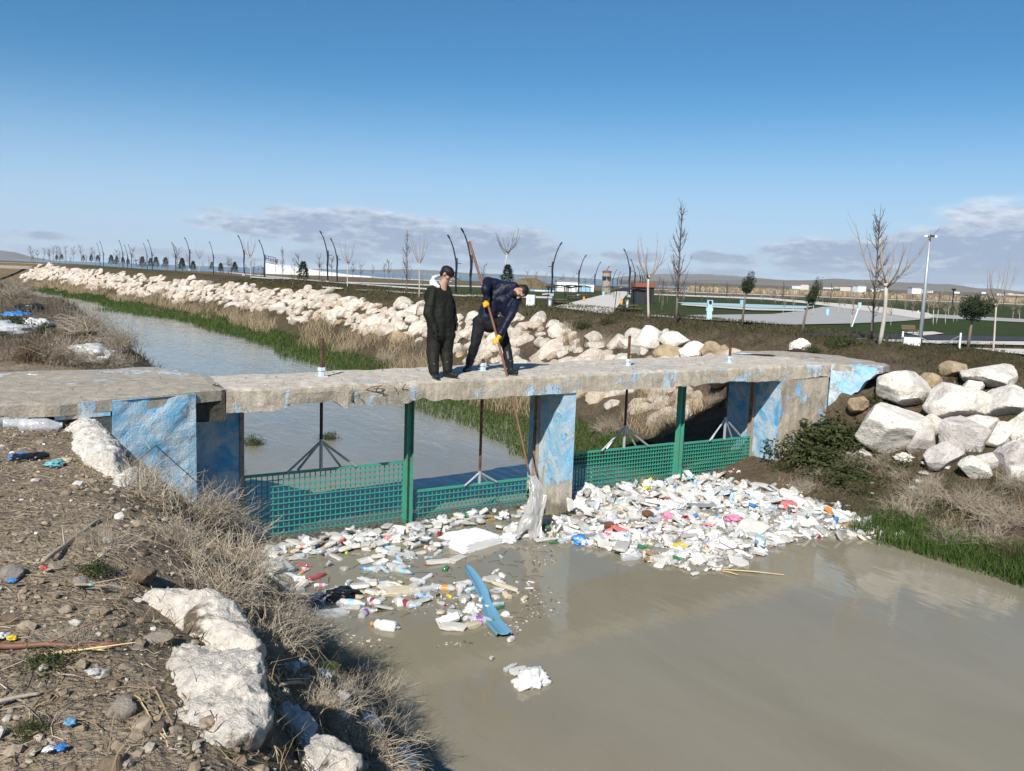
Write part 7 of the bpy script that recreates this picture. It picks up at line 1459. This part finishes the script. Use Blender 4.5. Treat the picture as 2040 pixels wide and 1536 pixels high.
Q = hit(1477, 606); k = depth(Q) / F_PX; t = thing('blue_box', 'small blue box standing on the pool edge', 'box', Q, -YAW); MB().box((0, 0, 4 * k), (6 * k, 5 * k, 8 * k)).obj('body', MT['lightblue'], t); MB().box((0, 0, 8.3 * k), (6.6 * k, 5.5 * k, .7 * k)).obj('lid', MT['bluewall'], t)
def info_post(u, vb_, vt, lab, side=0):
    Q = hit(u, vb_); k = depth(Q) / F_PX; H = (vb_ - vt) * k; t = thing('sign_post', lab, 'sign', Q, -YAW); MB().tube([(0, 0, 0), (side, 0, H * .8)], 1.4 * k, 6).obj('post', MT['white'], t); MB().box((side * 1.1, 0, H * .9), (6 * k, .08, 11 * k)).obj('panel', MT['poollight'], t)
info_post(1697, 651, 603, 'white leaning post with pale blue panel at the plaza end', .25)
def bench():
    Q = hit(1812, 668); k = depth(Q) / F_PX; W_ = 1.6; t = thing('park_bench', 'wooden slatted bench with black iron legs on a small slab', 'bench', Q, -YAW + math.pi + .45); s = 30 * k / 1.25; t.scale = (s, s, s)
    b = MB()
    for j in range(4): b.box((0, -.06 + .11 * j, .44), (W_, .09, .035))
    b.obj('seat', MT['slat'], t); c = MB()
    for j in range(3): c.box((0, -.16 - .03 * j, .56 + .115 * j), (W_, .03, .095))
    c.obj('backrest', MT['slat'], t)
    for sx in (-1, 1): MB().strands(np.array([[(sx * .6, .30, 0), (sx * .6, .22, .25), (sx * .6, .12, .42)], [(sx * .6, -.28, 0), (sx * .6, -.12, .25), (sx * .6, -.26, .86)], [(sx * .6, .3, .42), (sx * .6, 0, .41), (sx * .6, -.2, .42)]]), .03, 5, 0, True).obj('leg', MT['lamp'], t)
bench()
Q = hit(1814, 688); k = depth(Q) / F_PX; t = thing('utility_box', 'low white block standing at the foot of the floodlight mast', 'box', Q, -YAW - .1); MB().box((0, 0, 7.5 * k), (32 * k, 14 * k, 15 * k)).obj('body', MT['whitebox'], t); MB().box((0, 0, 15.4 * k), (33 * k, 15 * k, 1.2 * k)).obj('lid', MT['white'], t)
for (u, vb_, vt, lab) in ((1797, 684, 660, 'white bollard left of the white block'), (1911, 696, 663, 'white bollard standing alone right of the floodlight mast')):
    Q = hit(u, vb_); k = depth(Q) / F_PX; b = MB(); b.lathe([(1.9 * k, 0), (1.9 * k, (vb_ - vt) * k * .96), (1.2 * k, (vb_ - vt) * k), (0, (vb_ - vt) * k)], 12); tag(b.obj('bollard', MT['white'], smooth=False, loc=tuple(Q)), lab, 'bollard', 'white bollards')
def chain():
    P = [hit(1797, 684) , hit(1832, 690), hit(1911, 696)]
    a, c = P[1].copy(), P[2].copy(); k = depth(c) / F_PX; a[2] += 18 * k; c[2] += 28 * k; t = np.linspace(0, 1, 20)[:, None]; C = a + (c - a) * t - UPZ * (np.sin(t * math.pi) * 14 * k); tag(MB().tube(C - a, .012, 4).obj('chain', MT['galv'], loc=tuple(a)), 'thin sagging chain between floodlight mast and white bollard', 'chain')
chain()
# small culvert bridge at the far end of the canal
P = pd(8, 545, 150.); g = gz(P[0], P[1]); t = thing('culvert_bridge', 'small far concrete culvert crossing the canal at the left edge', 'culvert', (P[0], P[1], ZW), -.35)
MB().box((0, 0, 2.6), (14, 3, .5)).obj('deck_slab', MT['stonewall'], t)
for s in (-1, 1): MB().box((s * 5.2, 0, .9), (1.4, 2.8, 2.9)).obj('abutment', MT['stonewall'], t)
MB().strands(np.array([[(-7, -1.4, 3.3), (7, -1.4, 3.3)], [(-7, -1.4, 3.0), (-7, -1.4, 3.4)], [(0, -1.4, 2.8), (0, -1.4, 3.4)], [(7, -1.4, 2.8), (7, -1.4, 3.4)]]), .08, 4, 0, True).obj('railing', MT['wood'], t)
# far reeds, town, mountains
def far_reeds():
    n = 6000; a = rng.uniform(.2, .66, n); d = rng.uniform(190, 275, n); x = CAM[0] + d * (FWD[0] + RGT[0] * a); y = CAM[1] + d * (FWD[1] + RGT[1] * a); b = MB(); b.blades(np.stack([x, y, zt(x, y)], -1), rng.uniform(.5, 1.3, n), rng.uniform(.3, .7, n), .5); tag(b.obj('far_reed_bed', MT['reed']), kind='stuff')
far_reeds()
HS = []
for k in range(26):
    a = rng.beta(2.2, 1.6) * .36 + .26 if k > 8 else rng.uniform(.30, .42); d = rng.uniform(900, 1900); x = CAM[0] + d * (math.sin(YAW) + math.cos(YAW) * a); y = CAM[1] + d * (math.cos(YAW) - math.sin(YAW) * a)
    t = thing('far_house', None, 'house', (x, y, -2.2), rng.uniform(0, 3), 'far houses across the lake'); w, D, H = rng.uniform(6, 16), rng.uniform(6, 10), rng.uniform(2.5, 7); MB().box((0, 0, H / 2), (w, D, H)).obj('wall', MT['wallwhite'] if k % 3 else MT['path'], t); MB().box((0, 0, H + .5), (w * 1.03, D * 1.03, 1.)).obj('roof', MT['fascia'] if k % 3 == 0 else MT['roofgrey'], t); HS.append(t)
order_labels(HS, 'tiny pale building of the far town on the right horizon, {o} from the left')
def shore():
    b = MB(); a = np.linspace(.12, 1.1, 60); d0 = 880 + 60 * fbm(np.c_[a * 20, a * 0, a * 0], 3, 4); f2 = np.array([math.sin(YAW), math.cos(YAW), 0]); r2 = np.array([math.cos(YAW), -math.sin(YAW), 0]); G = []
    for dd, z in ((0, -2.6), (25, -1.9), (1600, 3.)): G.append(np.array([CAM[0], CAM[1], 0]) + (d0 + dd)[:, None] * (f2 + r2 * a[:, None]) + UPZ * z)
    b.add(*grid_mesh(np.stack(G, 0), True)); tag(b.obj('far_shore', MT['hill']), kind='structure')
shore()
def ridge(name, mat, d, a0, a1, h, seed, rough_=1., prof=None):
    n = 160; a = np.linspace(a0, a1, n); f2 = np.array([math.sin(YAW), math.cos(YAW), 0]); r2 = np.array([math.cos(YAW), -math.sin(YAW), 0]); e = np.sin((a - a0) / (a1 - a0) * math.pi) ** .6; t = np.linspace(0, 1, 12); G = []
    hh = h * e * (.72 + .30 * fbm(np.c_[a * 9, a * 0, a * 0 + seed], 5, seed))
    for k in t:
        dd = d + k * h * 4.5; z = hh * np.sin(k * math.pi / 2) * (1 + .22 * rough_ * fbm(np.c_[a * 22, a * 0 + k * 3, a * 0 + seed], 4, seed + 3) * (k > 0)) ; G.append(np.array([CAM[0], CAM[1], 0]) + dd * (f2 + r2 * a[:, None]) + UPZ[None] * (z - 4)[:, None])
    for k in (.5, 1.): G.append(G[-1] + f2 * h * 3 * k - UPZ * (hh * k)[:, None])
    b = MB(); b.add(*grid_mesh(np.stack(G, 0), True)); tag(b.obj(name, mat, smooth=True), kind='structure')
ridge('near_hills', MT['hill'], 5200, .13, .62, 62, 3)
ridge('mountain_range', MT['mountain'], 8500, .10, .45, 190, 5)
ridge('right_mountains', MT['hill'], 7600, .40, .80, 60, 8)
ridge('left_mountain', MT['hill'], 8400, -.72, -.555, 120, 11)
ridge('centre_mountains', MT['hill'], 9000, -.30, .12, 40, 13)
# ------------------------------------------------------------------ air
def haze():
    f2 = np.array([math.sin(YAW), math.cos(YAW), 0]); r2 = np.array([math.cos(YAW), -math.sin(YAW), 0]); b = MB(); c = np.array([CAM[0], CAM[1], 0.])
    lo, hi = -9., 240.; V = []
    for z in (lo, hi):
        for a, d in ((-1, -1), (1, -1), (1, 1), (-1, 1)): V.append(c + f2 * (12500 if d > 0 else -1200) + r2 * a * 11500 + UPZ * z)
    b.add(np.array(V), np.array([(0, 3, 2, 1), (4, 5, 6, 7), (0, 1, 5, 4), (1, 2, 6, 5), (2, 3, 7, 6), (3, 0, 4, 7)]))
    m, nt, N, L = newmat('haze_air'); p = N.new('ShaderNodeVolumePrincipled'); p.inputs['Color'].default_value = (.93, .97, 1.0, 1); p.inputs['Density'].default_value = 5e-5; p.inputs['Anisotropy'].default_value = 0.0
    o = N.new('ShaderNodeOutputMaterial'); L.new(p.outputs[0], o.inputs['Volume']); m.cycles.homogeneous_volume = True if hasattr(m.cycles, 'homogeneous_volume') else None
    tag(b.obj('haze', m), kind='stuff')
USE_HAZE = True
if USE_HAZE: haze()
